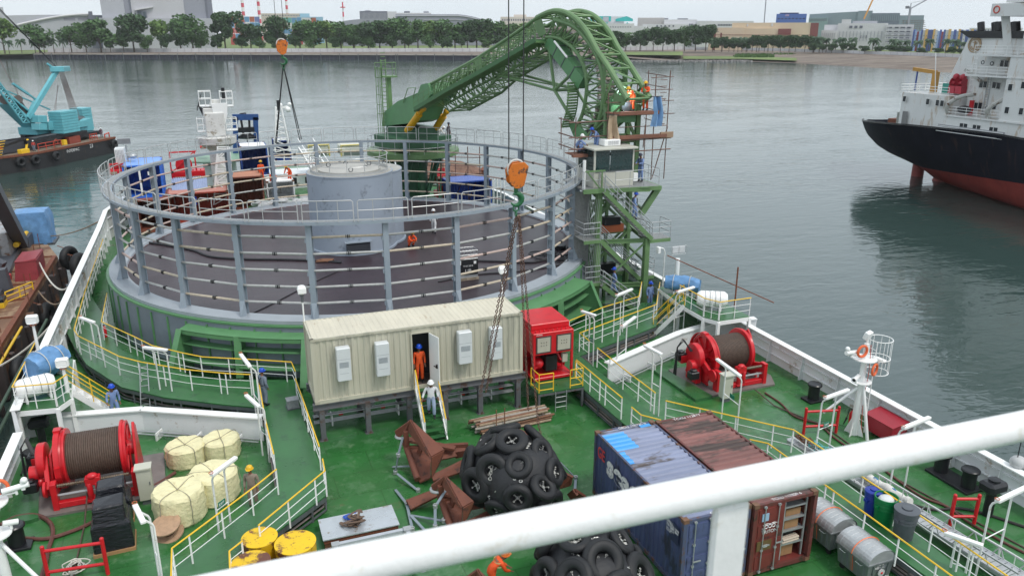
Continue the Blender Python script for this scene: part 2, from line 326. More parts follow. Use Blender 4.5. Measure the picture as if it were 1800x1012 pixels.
def buildings():
    lg=cl('pale_cladding',(.40,.41,.45)); mg=cl('mid_cladding',(.27,.28,.33)); dg=cl('dark_cladding',(.14,.15,.19))
    # arched exhibition hall at the left
    b=B('exhibition_hall','long pale grey hall with a shallow arched roof behind the left hand trees','x' and -60,175,900)
    m=M(); n=14; pts=[]
    for i in range(n+1):
        x=-60+235*i/n; pts.append((b.X(x),b.Z(41-16*math.sin(PI*(.22+.33*i/n)))))
    m.add([(p[0],0,0) for p in pts]+[(p[0],0,p[1]) for p in pts]+[(p[0],90,p[1]) for p in pts]+[(p[0],90,0) for p in pts],[(i,i+1,n+1+i+1,n+1+i) for i in range(n)]+[(n+1+i,n+2+i,2*n+3+i,2*n+2+i) for i in range(n)]+[(0,n+1,2*n+2,3*n+3)]+[(n,4*n+3,3*n+2,2*n+1)])
    m.build('wall',lg,b.t); m=M()
    arc=[V((b.X(35+130*i/12),-1.2,b.Z(44-20*math.sin(PI/2*i/12)))) for i in range(13)]; m.path(arc,1.1,6); m.beam((b.X(150),-1,b.Z(25)),(b.X(168),-1,b.Z(25)),1.5,1.5); m.build('roof_arch',cl('roof_white',(.6,.6,.62)),b.t)
    windows(b,118,140,30,36,1,1,cl('louvre',(.25,.25,.3)),.96,.9,name='louvre_panel'); windows(b,144,166,30,36,1,1,cl('louvre',(.25,.25,.3)),.96,.9,name='louvre_panel')
    b=B('plant_building','small dark rooftop plant block between the hall and the tall grey block',165,190,890); b.box(M(),165,190,27,None,0,30).build('wall',dg,b.t); b.box(M(),166,173,20.5,27,2,14).build('roof_unit',dg,b.t)
    b=B('theatre_block','huge windowless pale grey theatre block towering over the far trees',184,382,870)
    b.box(M(),189,228,-22,None,0,60).build('left_volume',lg,b.t); b.box(M(),228,240,-22,None,1.5,60).build('recess',mg,b.t); b.box(M(),240,331,-26,None,-2,60).build('centre_volume',cl('pale_cladding2',(.46,.46,.49)),b.t)
    b.box(M(),330,369,-26,None,-1,60).build('dark_volume',mg,b.t); b.box(M(),369,373,-26,None,-1.3,50).build('glazed_slot',dg,b.t); b.box(M(),373,382,-26,None,-.5,50).build('end_volume',cl('slate_cladding',(.2,.21,.26)),b.t)
    b.box(M(),184,382,32,None,-7,0).build('podium',lg,b.t); b.box(M(),249,265,19,33,-5,-2).build('window_bay',dg,b.t); w=M(); w.slab([(b.X(245),-8,b.Z(18)),(b.X(277),-4,b.Z(12)),(b.X(277),-2,b.Z(12)),(b.X(245),-2,b.Z(18))],.8); w.build('canopy',cl('canopy',(.55,.55,.57)),b.t)
    b.box(M(),251.5,256,20.5,31,-5.4,-5).build('window',glassB,b.t); b.box(M(),258.5,263,20.5,31,-5.4,-5).build('window',glassB,b.t)
    b=B('office_slab','distant pale office slab at the left edge behind the hall',-40,20,1200); b.box(M(),-40,20,12.5,None,0,40).build('wall',lg,b.t)
    # container stacks and port sheds
    cols=[(.42,.07,.06),(.1,.25,.42),(.1,.33,.3),(.55,.55,.55),(.35,.1,.05),(.12,.16,.35)]
    r=random.Random(11)
    for k,(x0,x1,y,lab) in enumerate(((408,462,29,'stack of red and blue shipping containers below the striped chimneys'),(500,560,31,'low stack of white and teal containers right of the chimneys'))):
        b=B('container_stack',lab,x0,x1,1100,'container stack')
        nx=int((x1-x0)/8); rows=4
        for c in range(6):
            m=M()
            for i in range(nx):
                for j in range(rows):
                    if r.randrange(6)==c or (c==0 and False): pass
            ms=[M() for _ in cols]
        for i in range(nx):
            for j in range(5):
                c=r.randrange(len(cols)); X0=b.X(x0)+i*b.w/nx; H5=b.Z(y)/5; ms[c].bx((X0,0,j*H5),(X0+b.w/nx*.96,3,(j+.95)*H5))
        for c,m in enumerate(ms):
            if m.v: m.build('containers',cl('stack%d'%c,cols[c]),b.t)
    for x,y,wd,lab in ((434.5,-9,5.2,'left red and white striped chimney'),(462,-12,5,'middle red and white striped chimney'),(510.5,-4,4.4,'right red and white striped chimney of the three')):
        p=AD(x,92,1500); k=1500/1463; t=thing('chimney',lab,'chimney',(p.x,p.y,ZL),0,'striped power station chimneys'); H_=AD(x,y,1500).z-ZL
        a,bm_=M(),M(); nb=11; w_=wd*k*.5
        for j in range(nb):
            z0,z1=H_*j/nb,H_*(j+1)/nb; (a if j%2 else bm_).lathe([(w_*(1.15-.3*j/nb),z0),(w_*(1.15-.3*(j+1)/nb),z1)],14,cap=j in(0,nb-1))
        a.build('white_bands',cl('chimney_white',(.75,.74,.75)),t); bm_.build('red_bands',cl('chimney_red',(.6,.06,.1)),t)
    p=AD(607.5,92,1000); t=thing('signal_tower','slim red and white striped mast with a platform behind the tree belt','mast',(p.x,p.y,ZL)); H_=AD(607,4,1000).z-ZL; a,c=M(),M()
    for j in range(9): (a if j%2 else c).lathe([(1.4-.08*j,H_*j/9),(1.4-.08*(j+1),H_*(j+1)/9)],10,cap=j in(0,8))
    a.build('white_bands',cl('chimney_white',(.7,.7,.7)),t); c.lathe([(3,H_*.87),(3,H_*.89)],12); c.build('red_bands',cl('chimney_red',(.6,.06,.1)),t)
    b=B('terminal_shed','low beige port shed behind the chimneys',465,535,1250); b.box(M(),465,535,24,None,0,40).build('wall',cl('beige_shed',(.5,.45,.38)),b.t); windows(b,466,534,26,29,14,1,dg)
    b=B('tank_farm_office','low blue clad shed right of the chimneys',527,572,1200); b.box(M(),527,572,30,None,0,40).build('wall',cl('blue_shed',(.25,.42,.55)),b.t); b.box(M(),532,549,24,30,5,30).build('roof_unit',cl('blue_shed2',(.3,.5,.6)),b.t)
    b=B('office_building','dark glass office behind the tree belt with pale fins',636,686,1100); b.box(M(),636,684,20,None,0,40).build('wall',dg,b.t); windows(b,637,684,22,35,22,1,lg,.35,.95,name='fins'); b.box(M(),645,655,18.5,20,4,20).build('roof_unit',mg,b.t); b.box(M(),684,700,20.5,None,-1,30).build('stair_tower',cl('white_far',(.6,.6,.62)),b.t)
    b=B('laboratory_building','pale flat topped building with rooftop plant behind the curved hangar',690,765,1150); b.box(M(),690,760,23,None,0,40).build('wall',cl('white_far',(.6,.6,.62)),b.t); b.box(M(),713,723,20,23,4,20).build('roof_unit',dg,b.t); b.box(M(),747,756,20,23,4,20).build('roof_unit',mg,b.t); windows(b,692,758,25,30,14,2,dg)
    b=B('curved_hangar','grey hangar with a long curved roof falling to the right behind the tree belt',698,890,1000); m=M(); n=16; pts=[]
    for i in range(n+1):
        u=i/n; x=698+192*u; y=25.5 if u<.55 else 25.5+27*((u-.55)/.45)**1.7; pts.append((b.X(x),b.Z(y)))
    m.add([(p[0],0,0) for p in pts]+[(p[0],0,p[1]) for p in pts]+[(p[0],80,p[1]) for p in pts],[(i,i+1,n+2+i,n+1+i) for i in range(n)]+[(n+1+i,n+2+i,2*n+3+i,2*n+2+i) for i in range(n)]); m.build('wall',mg,b.t)
    m=M(); m.path([V((p[0],-.6,p[1]-1.6)) for p in pts],.7,5); m.path([V((p[0],-.6,p[1]-6)) for p in pts[4:]],.4,5); m.build('roof_edge',lg,b.t)
    b=B('curved_shed','grey shed with a gently humped roof left of the hangar',604,700,980); m=M(); pts=[(b.X(604+96*i/10),b.Z(42-9*math.sin(PI*(.15+.6*i/10)))) for i in range(11)]; n=10
    m.add([(p[0],0,0) for p in pts]+[(p[0],0,p[1]) for p in pts]+[(p[0],60,p[1]) for p in pts],[(i,i+1,n+2+i,n+1+i) for i in range(n)]+[(n+1+i,n+2+i,2*n+3+i,2*n+2+i) for i in range(n)]); m.build('wall',mg,b.t)
    b=B('hotel_building','cream flat roofed block with dark openings left of the crane boom top',880,945,1100); b.box(M(),880,945,30,None,0,30).build('wall',cl('cream',(.62,.56,.5)),b.t); windows(b,882,943,33,38,16,1,dg,.5,.7); b.box(M(),903,925,26,30,5,20).build('roof_unit',cl('cream',(.6,.5,.45)),b.t)
    # teal shed
    b=B('teal_warehouse','warehouse with a bright teal gable and white lower walls',1035,1112,900); m=b.box(M(),1035,1095,29.5,None,0,40); m.build('wall',cl('white_far',(.6,.6,.62)),b.t)
    m=b.box(M(),1036,1072,29,38,-.5,40); m.slab([(b.X(1080),-.5,b.Z(38)),(b.X(1110),-.5,b.Z(38)),(b.X(1110),-.5,b.Z(34)),(b.X(1099),-.5,b.Z(29)),(b.X(1080),-.5,b.Z(34))],1.5); m.build('teal_cladding',cl('teal',(.03,.42,.40)),b.t)
    for x in (1061,1096):
        m=M(); m.slab([(b.X(x),-1,b.Z(46)),(b.X(x+9),-1,b.Z(46)),(b.X(x+4.5),-1,b.Z(39))],1); m.build('gable',cl('teal',(.03,.42,.40)),b.t)
    b.box(M(),1058,1068,30,38,-1,38).build('grey_cladding',lg,b.t); b.box(M(),1035,1112,42,None,-14,-2).build('annex',cl('white_far',(.6,.6,.62)),b.t); windows(b,1040,1108,46,50,16,1,dg,.5,.4,-14.2)
    wf=cl('white_far',(.6,.6,.62))
    b=B('factory','sprawling white factory with stepped roofs behind the dark trees',1100,1250,950); b.box(M(),1118,1165,31.5,None,10,50).build('rear_hall',cl('warm_white',(.5,.48,.47)),b.t); b.box(M(),1165,1222,35,None,0,40).build('middle_hall',wf,b.t); b.box(M(),1128,1250,43,None,-6,0).build('front_hall',wf,b.t); b.box(M(),1222,1250,37,None,-3,30).build('right_hall',wf,b.t); b.box(M(),1108,1135,46,None,-22,-6).build('annex',wf,b.t)
    windows(b,1208,1216,42,46,3,1,dg,.6,.9,-6.4); windows(b,1150,1185,44.5,48,5,1,dg,.4,.8,-6.4); m=b.box(M(),1165,1172,32.5,35,0,8); b.box(m,1188,1206,32.8,35,0,8); m.build('roof_unit',mg,b.t)
    b=B('long_white_warehouse','low long white warehouse with a strip of dark windows beside the beige hall',1222,1320,930); b.box(M(),1222,1320,37.5,None,0,30).build('wall',wf,b.t); windows(b,1258,1283,42.5,46.5,9,1,glassB,.7,.8)
    b=B('beige_hall','long beige hall with brown end panels on the far shore',1243,1434,800); be=cl('beige_wall',(.62,.50,.36)); br=cl('brown_panel',(.2,.06,.055))
    b.box(M(),1284,1421,40.5,None,6,50).build('main_wall',be,b.t); b.box(M(),1244,1306,49,None,0,30).build('left_wall',be,b.t); b.box(M(),1306,1368,50.5,None,2,12).build('front_wall',be,b.t)
    m=b.box(M(),1421,1434.5,41,None,5.5,50); b.box(m,1366,1388,51,61,1,6); b.box(m,1253,1256.5,49.5,None,-.3,2); b.box(m,1264.5,1267.5,58,68,-.3,2); b.box(m,1244,1421,61.2,61.9,-.3,1); m.build('brown_panels',br,b.t)
    m=b.box(M(),1310,1312.5,42.5,47,5.5,6); b.box(m,1353,1356,41.5,47,5.5,6); m.build('vents',wf,b.t); windows(b,1246,1263,55,57,2,1,dg,.6,.5,-.3)
    b=B('blue_building','bright blue box building with a white logo above the beige hall',1358,1411,1000); b.box(M(),1358.5,1411,25,None,0,40).build('wall',cl('blue_wall',(.06,.13,.4)),b.t); b.box(M(),1364,1397,22.8,25,3,25).build('roof_parapet',cl('dark_blue',(.02,.03,.1)),b.t); windows(b,1360,1410,32,34.5,8,1,cl('dark_blue',(.02,.03,.1)),.6,.8)
    m=M(); 
    for k in range(3): m.slab([(b.X(1374+k*2.2),-.6,b.Z(29)),(b.X(1375+k*2.2),-.6,b.Z(29)),(b.X(1376.2+k*2.2),-.6,b.Z(26)),(b.X(1375.2+k*2.2),-.6,b.Z(26))],.3)
    m.build('logo',cl('logo_pink',(.8,.5,.6)),b.t)
    gg=cl('grey_green_cladding',(.2,.26,.3)); b=B('grey_complex','wide grey green complex with a stepped roofline far behind the white apartments',1415,1618,1300)
    m=M(); m.add([(b.X(1416),0,0),(b.X(1502),0,0),(b.X(1502),0,b.Z(21.5)),(b.X(1490),0,b.Z(21.8)),(b.X(1416),0,b.Z(25.5)),(b.X(1416),60,0),(b.X(1502),60,0),(b.X(1502),60,b.Z(21.5)),(b.X(1490),60,b.Z(21.8)),(b.X(1416),60,b.Z(25.5))],[(0,1,2,3,4),(4,3,8,9),(3,2,7,8),(1,6,7,2),(0,4,9,5)])
    b.box(m,1502,1527,20.3,None,-2,50); m.build('left_volume',gg,b.t); b.box(M(),1526,1574,24.5,None,-3,50).build('louvred_volume',cl('slate2',(.13,.16,.21)),b.t); windows(b,1527,1574,25.5,38,14,1,gg,.35,.98,-3.3,'fins'); b.box(M(),1574,1615,28.5,None,-1,40).build('right_volume',gg,b.t); b.box(M(),1416,1450,32,None,-8,0).build('lower_volume',cl('greenglass',(.2,.3,.3)),b.t); windows(b,1417,1449,33,38,1,3,dg,.98,.4,-8.3)
    b=B('unfinished_building','brownish unfinished concrete frame building under a tower crane',1575,1624,1150); m=M()
    for j in range(5):
        y=36+j*3.6; b.box(m,1578+j*-.5,1617+j*1.2,y,y+.9,0,20)
    for i in range(8): b.box(m,1580+i*5,1581+i*5,36.5,None,.5,18)
    m.build('concrete_frame',cl('raw_concrete',(.2,.19,.19)),b.t)
    # white apartment / school complex
    b=B('white_apartments','white apartment complex with balconies and columns behind the palms',1434,1602,850); b.box(M(),1443,1470,44,None,14,40).build('rear_wall',wf,b.t); m=b.box(M(),1440,1468,53.5,None,0,30); b.box(m,1468,1556,41.5,None,4,30); m.build('left_wing',wf,b.t); b.box(M(),1553,1600,44,None,0,25).build('right_wing',wf,b.t)
    b.box(M(),1474,1490,34.5,41.5,5,20).build('roof_block',wf,b.t); b.box(M(),1494,1537,37.5,41.5,8,20).build('roof_plant',lg,b.t); windows(b,1487,1514,45.5,50.5,3,1,dg,.6,.9,3.6); windows(b,1508,1524,62,68,3,1,dg,.55,.9,3.6); windows(b,1440,1466,58,70,7,1,lg,.3,.98,-.4,'fins'); windows(b,1470,1550,55,72,13,1,lg,.25,.98,3.5,'fins')
    windows(b,1554,1598,46,76,4,5,dg,.7,.42,-.4); windows(b,1553,1600,44,78,5,1,wf,.12,1,-1.2,'columns'); windows(b,1553,1600,44,78,1,5,wf,1,.14,-1.5,'balconies')
    # striped blue and yellow block
    b=B('striped_building','low block striped in blue orange and white panels at the far right',1600,1720,820); ms=[M() for _ in range(5)]; r=random.Random(4); x=1600; seq=[0,1,3,1,0,4,2,0,0,2,4,1,0,3,0,4,2,1,0,1,2,0,4,0,1,2,0,3,1,0]
    i=0
    while x<1718:
        w_=r.uniform(3.2,5); k=seq[i%len(seq)]; b.box(ms[k],x,x+w_,[52.5,55,51.5,56,53][k],None,-1-(k%3),25); x+=w_; i+=1
    for k,c in enumerate([(.08,.13,.38),(.28,.38,.62),(.6,.37,.12),(.3,.05,.06),(.55,.56,.6)]): ms[k].build(['dark_blue_panels','light_blue_panels','orange_panels','maroon_panels','white_panels'][k],cl('stripe%d'%k,c),b.t)
    windows(b,1604,1716,60,78,24,3,dg,.25,.3,-3.4)
    b=B('distant_office','far pale office with a window strip behind the striped block',1697,1790,1100); b.box(M(),1697,1790,49.5,None,0,40).build('wall',wf,b.t); windows(b,1699,1788,52,55,18,1,dg,.6,.9)
    # tower crane, orange crane jib and lattice mast
    p=AD(1589,92,1150); t=thing('tower_crane','grey tower crane over the unfinished building','crane',(p.x,p.y,ZL),SH); z=lambda y:AD(1589,y,1150).z-ZL; k=1150/1463; m=M(); m.beam((0,0,0),(0,0,z(16)),2,2); m.build('mast',mg,t); m=M(); m.beam((0,0,z(16)),(24*k,0,z(0)),1.2,1.2); m.beam((0,0,z(15)),(-5*k,0,z(12)),2,1.5); m.beam((0,0,z(16)),(0,0,z(6)),.8,.8); m.beam((0,0,z(6)),(24*k,0,z(0)),.3,.3); m.build('jib',mg,t); m=M(); m.box((-5*k,0,z(13.5)),(4,2,3)); m.build('counterweight',dg,t)
    p=AD(1511,92,1000); t=thing('crane_jib','slanting orange crane jib rising above the white apartments','crane',(p.x,p.y,ZL),SH); m=M(); m.beam((0,0,0),(0,0,AD(1511,34,1000).z-ZL),1.6,1.6); m.build('mast',mg,t); m=M(); m.beam((0,0,AD(1511,34,1000).z-ZL),(12*.68,0,AD(1511,-6,1000).z-ZL),1.3,1.3); m.build('jib',cl('crane_orange',(.65,.3,.06)),t)
    p=AD(1339,92,900); t=thing('lattice_mast','thin grey lattice mast behind the beige hall','mast',(p.x,p.y,ZL),SH); m=M(); m.beam((0,0,0),(-.8,0,AD(1339,-10,900).z-ZL),.9,.9); m.build('mast',mg,t)
buildings()
# ================================================================ trees
def leafmat(n,c):
    m=mat(n,c,.75,var=.45,scale=.35); return m
LM=[leafmat('leaf_dark',(.045,.1,.035)),leafmat('leaf_mid',(.07,.15,.045)),leafmat('leaf_light',(.12,.21,.05)),leafmat('leaf_palm',(.06,.11,.06))]
barkM=mat('bark',(.12,.1,.08),.9,scale=2)
def tree(name,label,h,w,kind,seed,group,n=2200):
    r=random.Random(seed); t=thing(name,label,'tree',(0,0,-50),0,group)
    tk=M(); tk.tube((0,0,0),(0,0,h*.42),.45,6,.3)
    cl_=[]
    NB=r.choice((7,9,11))
    for i in range(NB):
        a=2*PI*i/NB+r.uniform(-.4,.4); rr=w*r.uniform(.14,.38); z=h*r.uniform(.34,.86); c=V((rr*math.cos(a),rr*math.sin(a),z)); cl_.append((c,w*r.uniform(.12,.27)))
        tk.tube((0,0,h*r.uniform(.22,.4)),c,.2,5,.06)
    cl_.append((V((0,0,h*.82)),w*.22)); cl_.append((V((0,0,h*.6)),w*.26))
    tk.build('trunk',barkM,t); cr=M()
    for i in range(n):
        c,rad=r.choice(cl_); d=V((r.gauss(0,1),r.gauss(0,1),r.gauss(0,.8))).normalized()*rad*(r.random()**.35)*1.05; p=c+d
        if p.z>h: p.z=h-r.random()
        s_=r.uniform(.4,.85)*(1.25 if h>15 else 1); a=V((r.gauss(0,1),r.gauss(0,1),r.gauss(0,.6))).normalized(); b_=a.cross(V((r.gauss(0,1),r.gauss(0,1),r.gauss(0,1)))).normalized()
        cr.add([p+a*s_,p+b_*s_*.8,p-a*s_,p-b_*s_*.8],[(0,1,2,3)])
    cr.build('crown',LM[kind],t); return t
def palm(name,label,h,seed,group):
    r=random.Random(seed); t=thing(name,label,'palm',(0,0,-50),0,group); tk=M(); tk.tube((0,0,0),(.3,0,h*.75),.35,6,.22); tk.build('trunk',barkM,t); cr=M()
    for i in range(26):
        a=r.uniform(0,2*PI); el=r.uniform(-.3,1.2); L=h*r.uniform(.3,.42); pts=[]
        for j in range(6):
            u=j/5; pts.append(V((.3+math.cos(a)*L*u*math.cos(el*(1-u*.6)),math.sin(a)*L*u*math.cos(el*(1-u*.6)),h*.75+L*(math.sin(el)*u-.75*u*u))))
        for j in range(5):
            d=(pts[j+1]-pts[j]).normalized(); sd_=d.cross(V((0,0,1))).normalized()*(.95-.13*j)
            cr.add([pts[j],pts[j]+sd_-V((0,0,.7)),pts[j+1]+sd_*.8-V((0,0,.7)),pts[j+1]],[(0,1,2,3)]); cr.add([pts[j],pts[j+1],pts[j+1]-sd_*.8-V((0,0,.7)),pts[j]-sd_-V((0,0,.7))],[(0,1,2,3)])
    cr.build('crown',LM[3],t); return t
PR=[tree('broadleaf_tree','x',20,17,k%3,k+1,None,(2200,1500,1900,2600,1300,2000)[k]) for k in range(5)]; PP=[palm('palm_tree','x',11,k,None) for k in range(2)]
used=set()
def plant(protos,i,x,ytop,wpx,label,group,d=775,base=None):
    src=protos[i]; H0=20 if protos is PR else 11; W0=17 if protos is PR else 9
    p=AD(x,90,d); p.z=ZL; top=AD(x,ytop,d).z-ZL; 
    key=src.name
    o=src if key not in used else clone(src); used.add(key)
    o.location=p; o['label']=label; o['group']=group; o.rotation_euler=(0,0,rnd.uniform(0,6.2)); sx=wpx*d/1440/W0; o.scale=(sx,sx,top/H0); return o
LT=[(8,30,48,2,'tall tree at the left edge of the far shore behind the crane ropes'),(70,43,44,1,'round headed tree standing alone on the left of the far shore'),(126,44,38,4,'airy tree just right of the lone round headed tree'),(152,40,34,1,'mid green tree partly behind the broad tree before the hall'),(178,31,58,4,'broad tree in front of the dark rooftop plant block'),(236,23,54,0,'tall dark tree in front of the left edge of the theatre block'),(284,34,36,2,'small bright green tree in front of the theatre block window'),(318,32,38,4,'narrow tree left of the broad pale one before the theatre block'),(340,25,56,1,'broad pale green tree in front of the dark theatre volume'),(397,21,54,3,'tall dark tree at the right edge of the theatre block'),(442,42,44,3,'low dark tree below the striped chimneys'),(487,27,44,0,'dense round tree behind the small orange hook block')]
for i,(x,y,w,k,lab) in enumerate(LT): plant(PR,k,x,y,w,lab,'trees along the far shore',770)
r=random.Random(21)
belt=[(528,37),(552,33),(575,36),(600,38),(622,41),(648,40),(668,36),(690,33),(712,31),(735,32),(757,36),(778,34),(800,42),(822,36),(838,34),(858,39),(880,37),(903,39),(925,40),(950,42),(975,44),(1003,48),(1030,52)]
for i,(x,y) in enumerate(belt): plant(PR,[1,4,2,1,4,0,3,1][i%8],x,y,50+r.uniform(-4,8),'belt tree '+('between the small orange hook block and the signal tower' if x<605 else 'below the dark glass office' if x<700 else 'in front of the curved hangar' if x<865 else 'behind the upper part of the green boom'),'trees in the unbroken belt',775)
for i,(x,y) in enumerate([(1060,52),(1082,55),(1100,57),(1125,53),(1148,48),(1165,47),(1185,52),(1203,46),(1222,43),(1240,44)]): plant(PR,[0,3,1,0,3][i%5],x,y,32+r.uniform(-3,6),'dark tree in the clump '+('below the teal warehouse' if x<1120 else 'in front of the white factory' if x<1195 else 'touching the left end of the beige hall'),'trees left of the beige hall',745)
for i in range(13): plant(PR,[0,3][i%2],1255+i*14.5+r.uniform(-3,3),67+r.uniform(-3,2) if i<5 or i>11 else 62,22,'low dark shrub tree below the '+('left half' if i<7 else 'right half')+' of the beige hall','shrubs below the beige hall',735)
for i,x in enumerate((1252,1268,1290,1304,1313,1322,1334,1350,1430,1440,1452,1468,1478,1496,1533,1538,1569,1577,1592,1611,1631,1662,1677,1690)): plant(PP,i%2,x,r.uniform(59,64) if x<1560 else r.uniform(62,70),17,'palm tree '+('in front of the beige hall' if x<1420 else 'left of and below the white apartments' if x<1500 else 'in front of the white apartments' if x<1600 else 'in front of the blue and orange striped block'),'palms along the right far shore',735 if x<1500 else 720)
for i,x in enumerate((1428,1446,1462,1482,1498,1520,1545,1566,1580,1594,1620,1650,1672,1688)): plant(PR,[0,3][i%2],x,r.uniform(74,80)+(x-1430)*.022,17,'clipped low bush '+('between the beige hall and the white apartments' if x<1500 else 'below the white apartments' if x<1600 else 'below the striped block'),'bushes under the right palms',725 if x<1500 else 705)
for i,x in enumerate((16,38,62,95,112,78)): plant(PP,i%2,x,63+r.uniform(-3,4),16,'small palm '+('left of' if x<65 else 'right of')+' the lone round headed tree','small palms at the left',768)
for i in range(26): plant(PR,[0,3,1][i%3],190+i*33+r.uniform(-6,6),r.uniform(58,66),24,'low understorey tree '+('in front of the theatre block' if i<7 else 'below the striped chimneys and port shed' if i<12 else 'in front of the curved sheds' if i<21 else 'behind the green arm'),'understorey trees',765)
# ================================================================ carousel
TX,TY,TR,ZF,ZT=8.8,52.3,14.3,2.95,8.0
NC=25
def carousel():
    t=thing('cable_carousel','huge open cable carousel of grey posts and pipes around a dark floor','cable carousel',(TX,TY,0))
    fl=M(); fl.lathe([(0,ZF),(TR+.1,ZF)],96,cap=False); 
    m=mat('carousel_floor_boards',(.046,.029,.037),.38,var=.14,scale=.3,dirt=.25,dcol=(.042,.028,.035),dscale=.5)
    # wet plywood sheets: seams through a brick pattern
    nt=m.node_tree; b=nt.nodes['Principled BSDF']; br=nt.nodes.new('ShaderNodeTexBrick'); br.inputs['Scale'].default_value=.4; br.inputs['Mortar Size'].default_value=.006; br.inputs['Color1'].default_value=(1,1,1,1); br.inputs['Color2'].default_value=(.82,.82,.84,1); br.inputs['Mortar'].default_value=(.35,.35,.35,1)
    tc=nt.nodes.new('ShaderNodeTexCoord'); nt.links.new(tc.outputs['Object'],br.inputs[0]); mx=nt.nodes.new('ShaderNodeMixRGB'); mx.blend_type='MULTIPLY'; mx.inputs[0].default_value=1
    old=b.inputs['Base Color'].links[0].from_socket; nt.links.new(old,mx.inputs[1]); nt.links.new(br.outputs[0],mx.inputs[2]); nt.links.new(mx.outputs[0],b.inputs['Base Color'])
    fl.build('floor',m,t)
    rm=M(); rm.lathe([(TR+.05,ZF+.01),(TR+.1,ZF+.13),(TR+1.05,ZF+.13),(TR+1.05,ZF-.05)],96,cap=False); rm.build('rim_plate',mat('rim_plate_paint',(.31,.345,.38),.42,var=.08),t)
    gl=M(); gl.lathe([(TR+1.05,ZF-.06),(TR+1.22,ZF-.06),(TR+1.22,ZF-.16)],96,cap=False); gl.build('rim_edge',green,t)
    sk=M(); sk.lathe([(TR+1.15,ZF-.2),(TR+1.15,.1)],96,cap=False); sk.build('skirt_panels',mat('skirt_grey',(.19,.22,.26),.5,var=.15,scale=.6),t)
    rb=M()
    for k in range(72): a=2*PI*k/72; rb.box(((TR+1.18)*math.cos(a),(TR+1.18)*math.sin(a),1.45),(.1,.06,2.4),a)
    rb.build('skirt_ribs',green,t)
    rd=M()
    for k in range(150):
        a=2*PI*k/150; rd.box(((TR+.06)*math.cos(a),(TR+.06)*math.sin(a),ZF+.012),(.04,.42,.02),a)
    rd.build('floor_edge_strips',mat('red_strip',(.25,.05,.03),.7),t)
    # posts (channel columns) - one mesh shared by 28 copies
    post=None; ROD=[3.75,4.6,5.45,6.3,7.15]; RZ=[z+.0 for z in ROD]
    ladder=None
    for k in range(NC):
        a=R(-94.6)+2*PI*k/NC; P=V(((TR+.35)*math.cos(a),(TR+.35)*math.sin(a),0))
        if post is None:
            c=M(); h=ZT-ZF-.1; c.box((-.15,0,ZF+.1+h/2),(.03,.28,h)); c.box((.15,0,ZF+.1+h/2),(.03,.28,h)); c.box((0,.0,ZF+.1+h/2),(.3,.03,h)); 
            c.add([(.17,-.2,ZF+.13),(.17,.2,ZF+.13),(.45,0,ZF+.13),(.17,-.14,ZF+.9),(.17,.14,ZF+.9)],[(0,1,4,3),(0,3,2),(1,2,4),(3,4,2)])
            for z in ROD: c.box((-.02,-.16,z-.12),(.3,.1,.2))
            post=c.build('post',grey,t)
            o=post
        else: o=post.copy(); COL.objects.link(o); o.parent=t
        o.location=P; o.rotation_euler=(0,0,a)
    # horizontal pipes between posts, with clamps in the middle
    pipeM=[mat('pipe_galv',(.45,.45,.43),.35,.4,var=.15,scale=6),mat('pipe_tan',(.5,.43,.33),.45,.1,var=.2,scale=5),mat('pipe_pink',(.5,.38,.34),.45,.1,var=.15,scale=5)]
    clampM=blk; chord=2*(TR+.28)*math.sin(PI/NC)
    base=[]
    for i,mm in enumerate(pipeM):
        p=M(); p.tube((0,-chord/2,0),(0,chord/2,0),.065,8); base.append(p.build('pipe',mm,t))
    cm=M(); cm.box((0,0,0),(.17,.06,.17)); cm.box((0,.09,0),(.15,.03,.15)); cm.box((0,-.09,0),(.15,.03,.15)); clamp=cm.build('clamp',clampM,t); first=[True]*4; r=random.Random(2)
    for k in range(NC):
        a=R(-94.6)+2*PI*(k+.5)/NC; q=(TR+.28)*math.cos(PI/NC)
        for z in ROD:
            i=r.choice([0,0,1,1,2]); src=base[i]
            o=src if first[i] else src.copy()
            if not first[i]: COL.objects.link(o); o.parent=t
            first[i]=False; o.location=(q*math.cos(a),q*math.sin(a),z); o.rotation_euler=(0,0,a)
            o=clamp if first[3] else clamp.copy()
            if not first[3]: COL.objects.link(o); o.parent=t
            first[3]=False; o.location=(q*math.cos(a),q*math.sin(a),z); o.rotation_euler=(0,0,a)
    # top ring walkway and its handrail
    rg=M(); rg.lathe([(TR+.2,ZT-.15),(TR+.2,ZT),(TR+.75,ZT),(TR+.75,ZT-.15),(TR+.2,ZT-.15)],112,cap=False); rg.build('ring_beam',grey,t)
    gt=M(); gt.lathe([(TR+.28,ZT+.012),(TR+.66,ZT+.012)],112,cap=False); gt.build('ring_walkway',mat('grating',(.3,.31,.31),.6,.3,var=.3,scale=12),t)
    hr=M(); rr=TR+.78; n=36
    for k in range(n):
        a0=2*PI*(k+.04)/n; a1=2*PI*(k+.96)/n; A=[V((rr*math.cos(a0+(a1-a0)*j/5),rr*math.sin(a0+(a1-a0)*j/5),0)) for j in range(6)]
        hr.path([A[0]+V((0,0,ZT)),A[0]+V((0,0,ZT+.98)),A[0].lerp(A[1],.2)+V((0,0,ZT+1.05))]+[p+V((0,0,ZT+1.05)) for p in A[1:5]]+[A[5].lerp(A[4],.2)+V((0,0,ZT+1.05)),A[5]+V((0,0,ZT+.98)),A[5]+V((0,0,ZT))],.026,6)
        hr.path([p+V((0,0,ZT+.55)) for p in A],.02,5)
        for j in (1,3): 
            p=(A[j]+A[j+1])/2 if j==1 else (A[3]+A[4])/2; hr.tube(p+V((0,0,ZT)),p+V((0,0,ZT+1.05)),.018,5)
    hr.build('handrail',mat('rail_galv',(.5,.51,.51),.4,.4,var=.08),t)
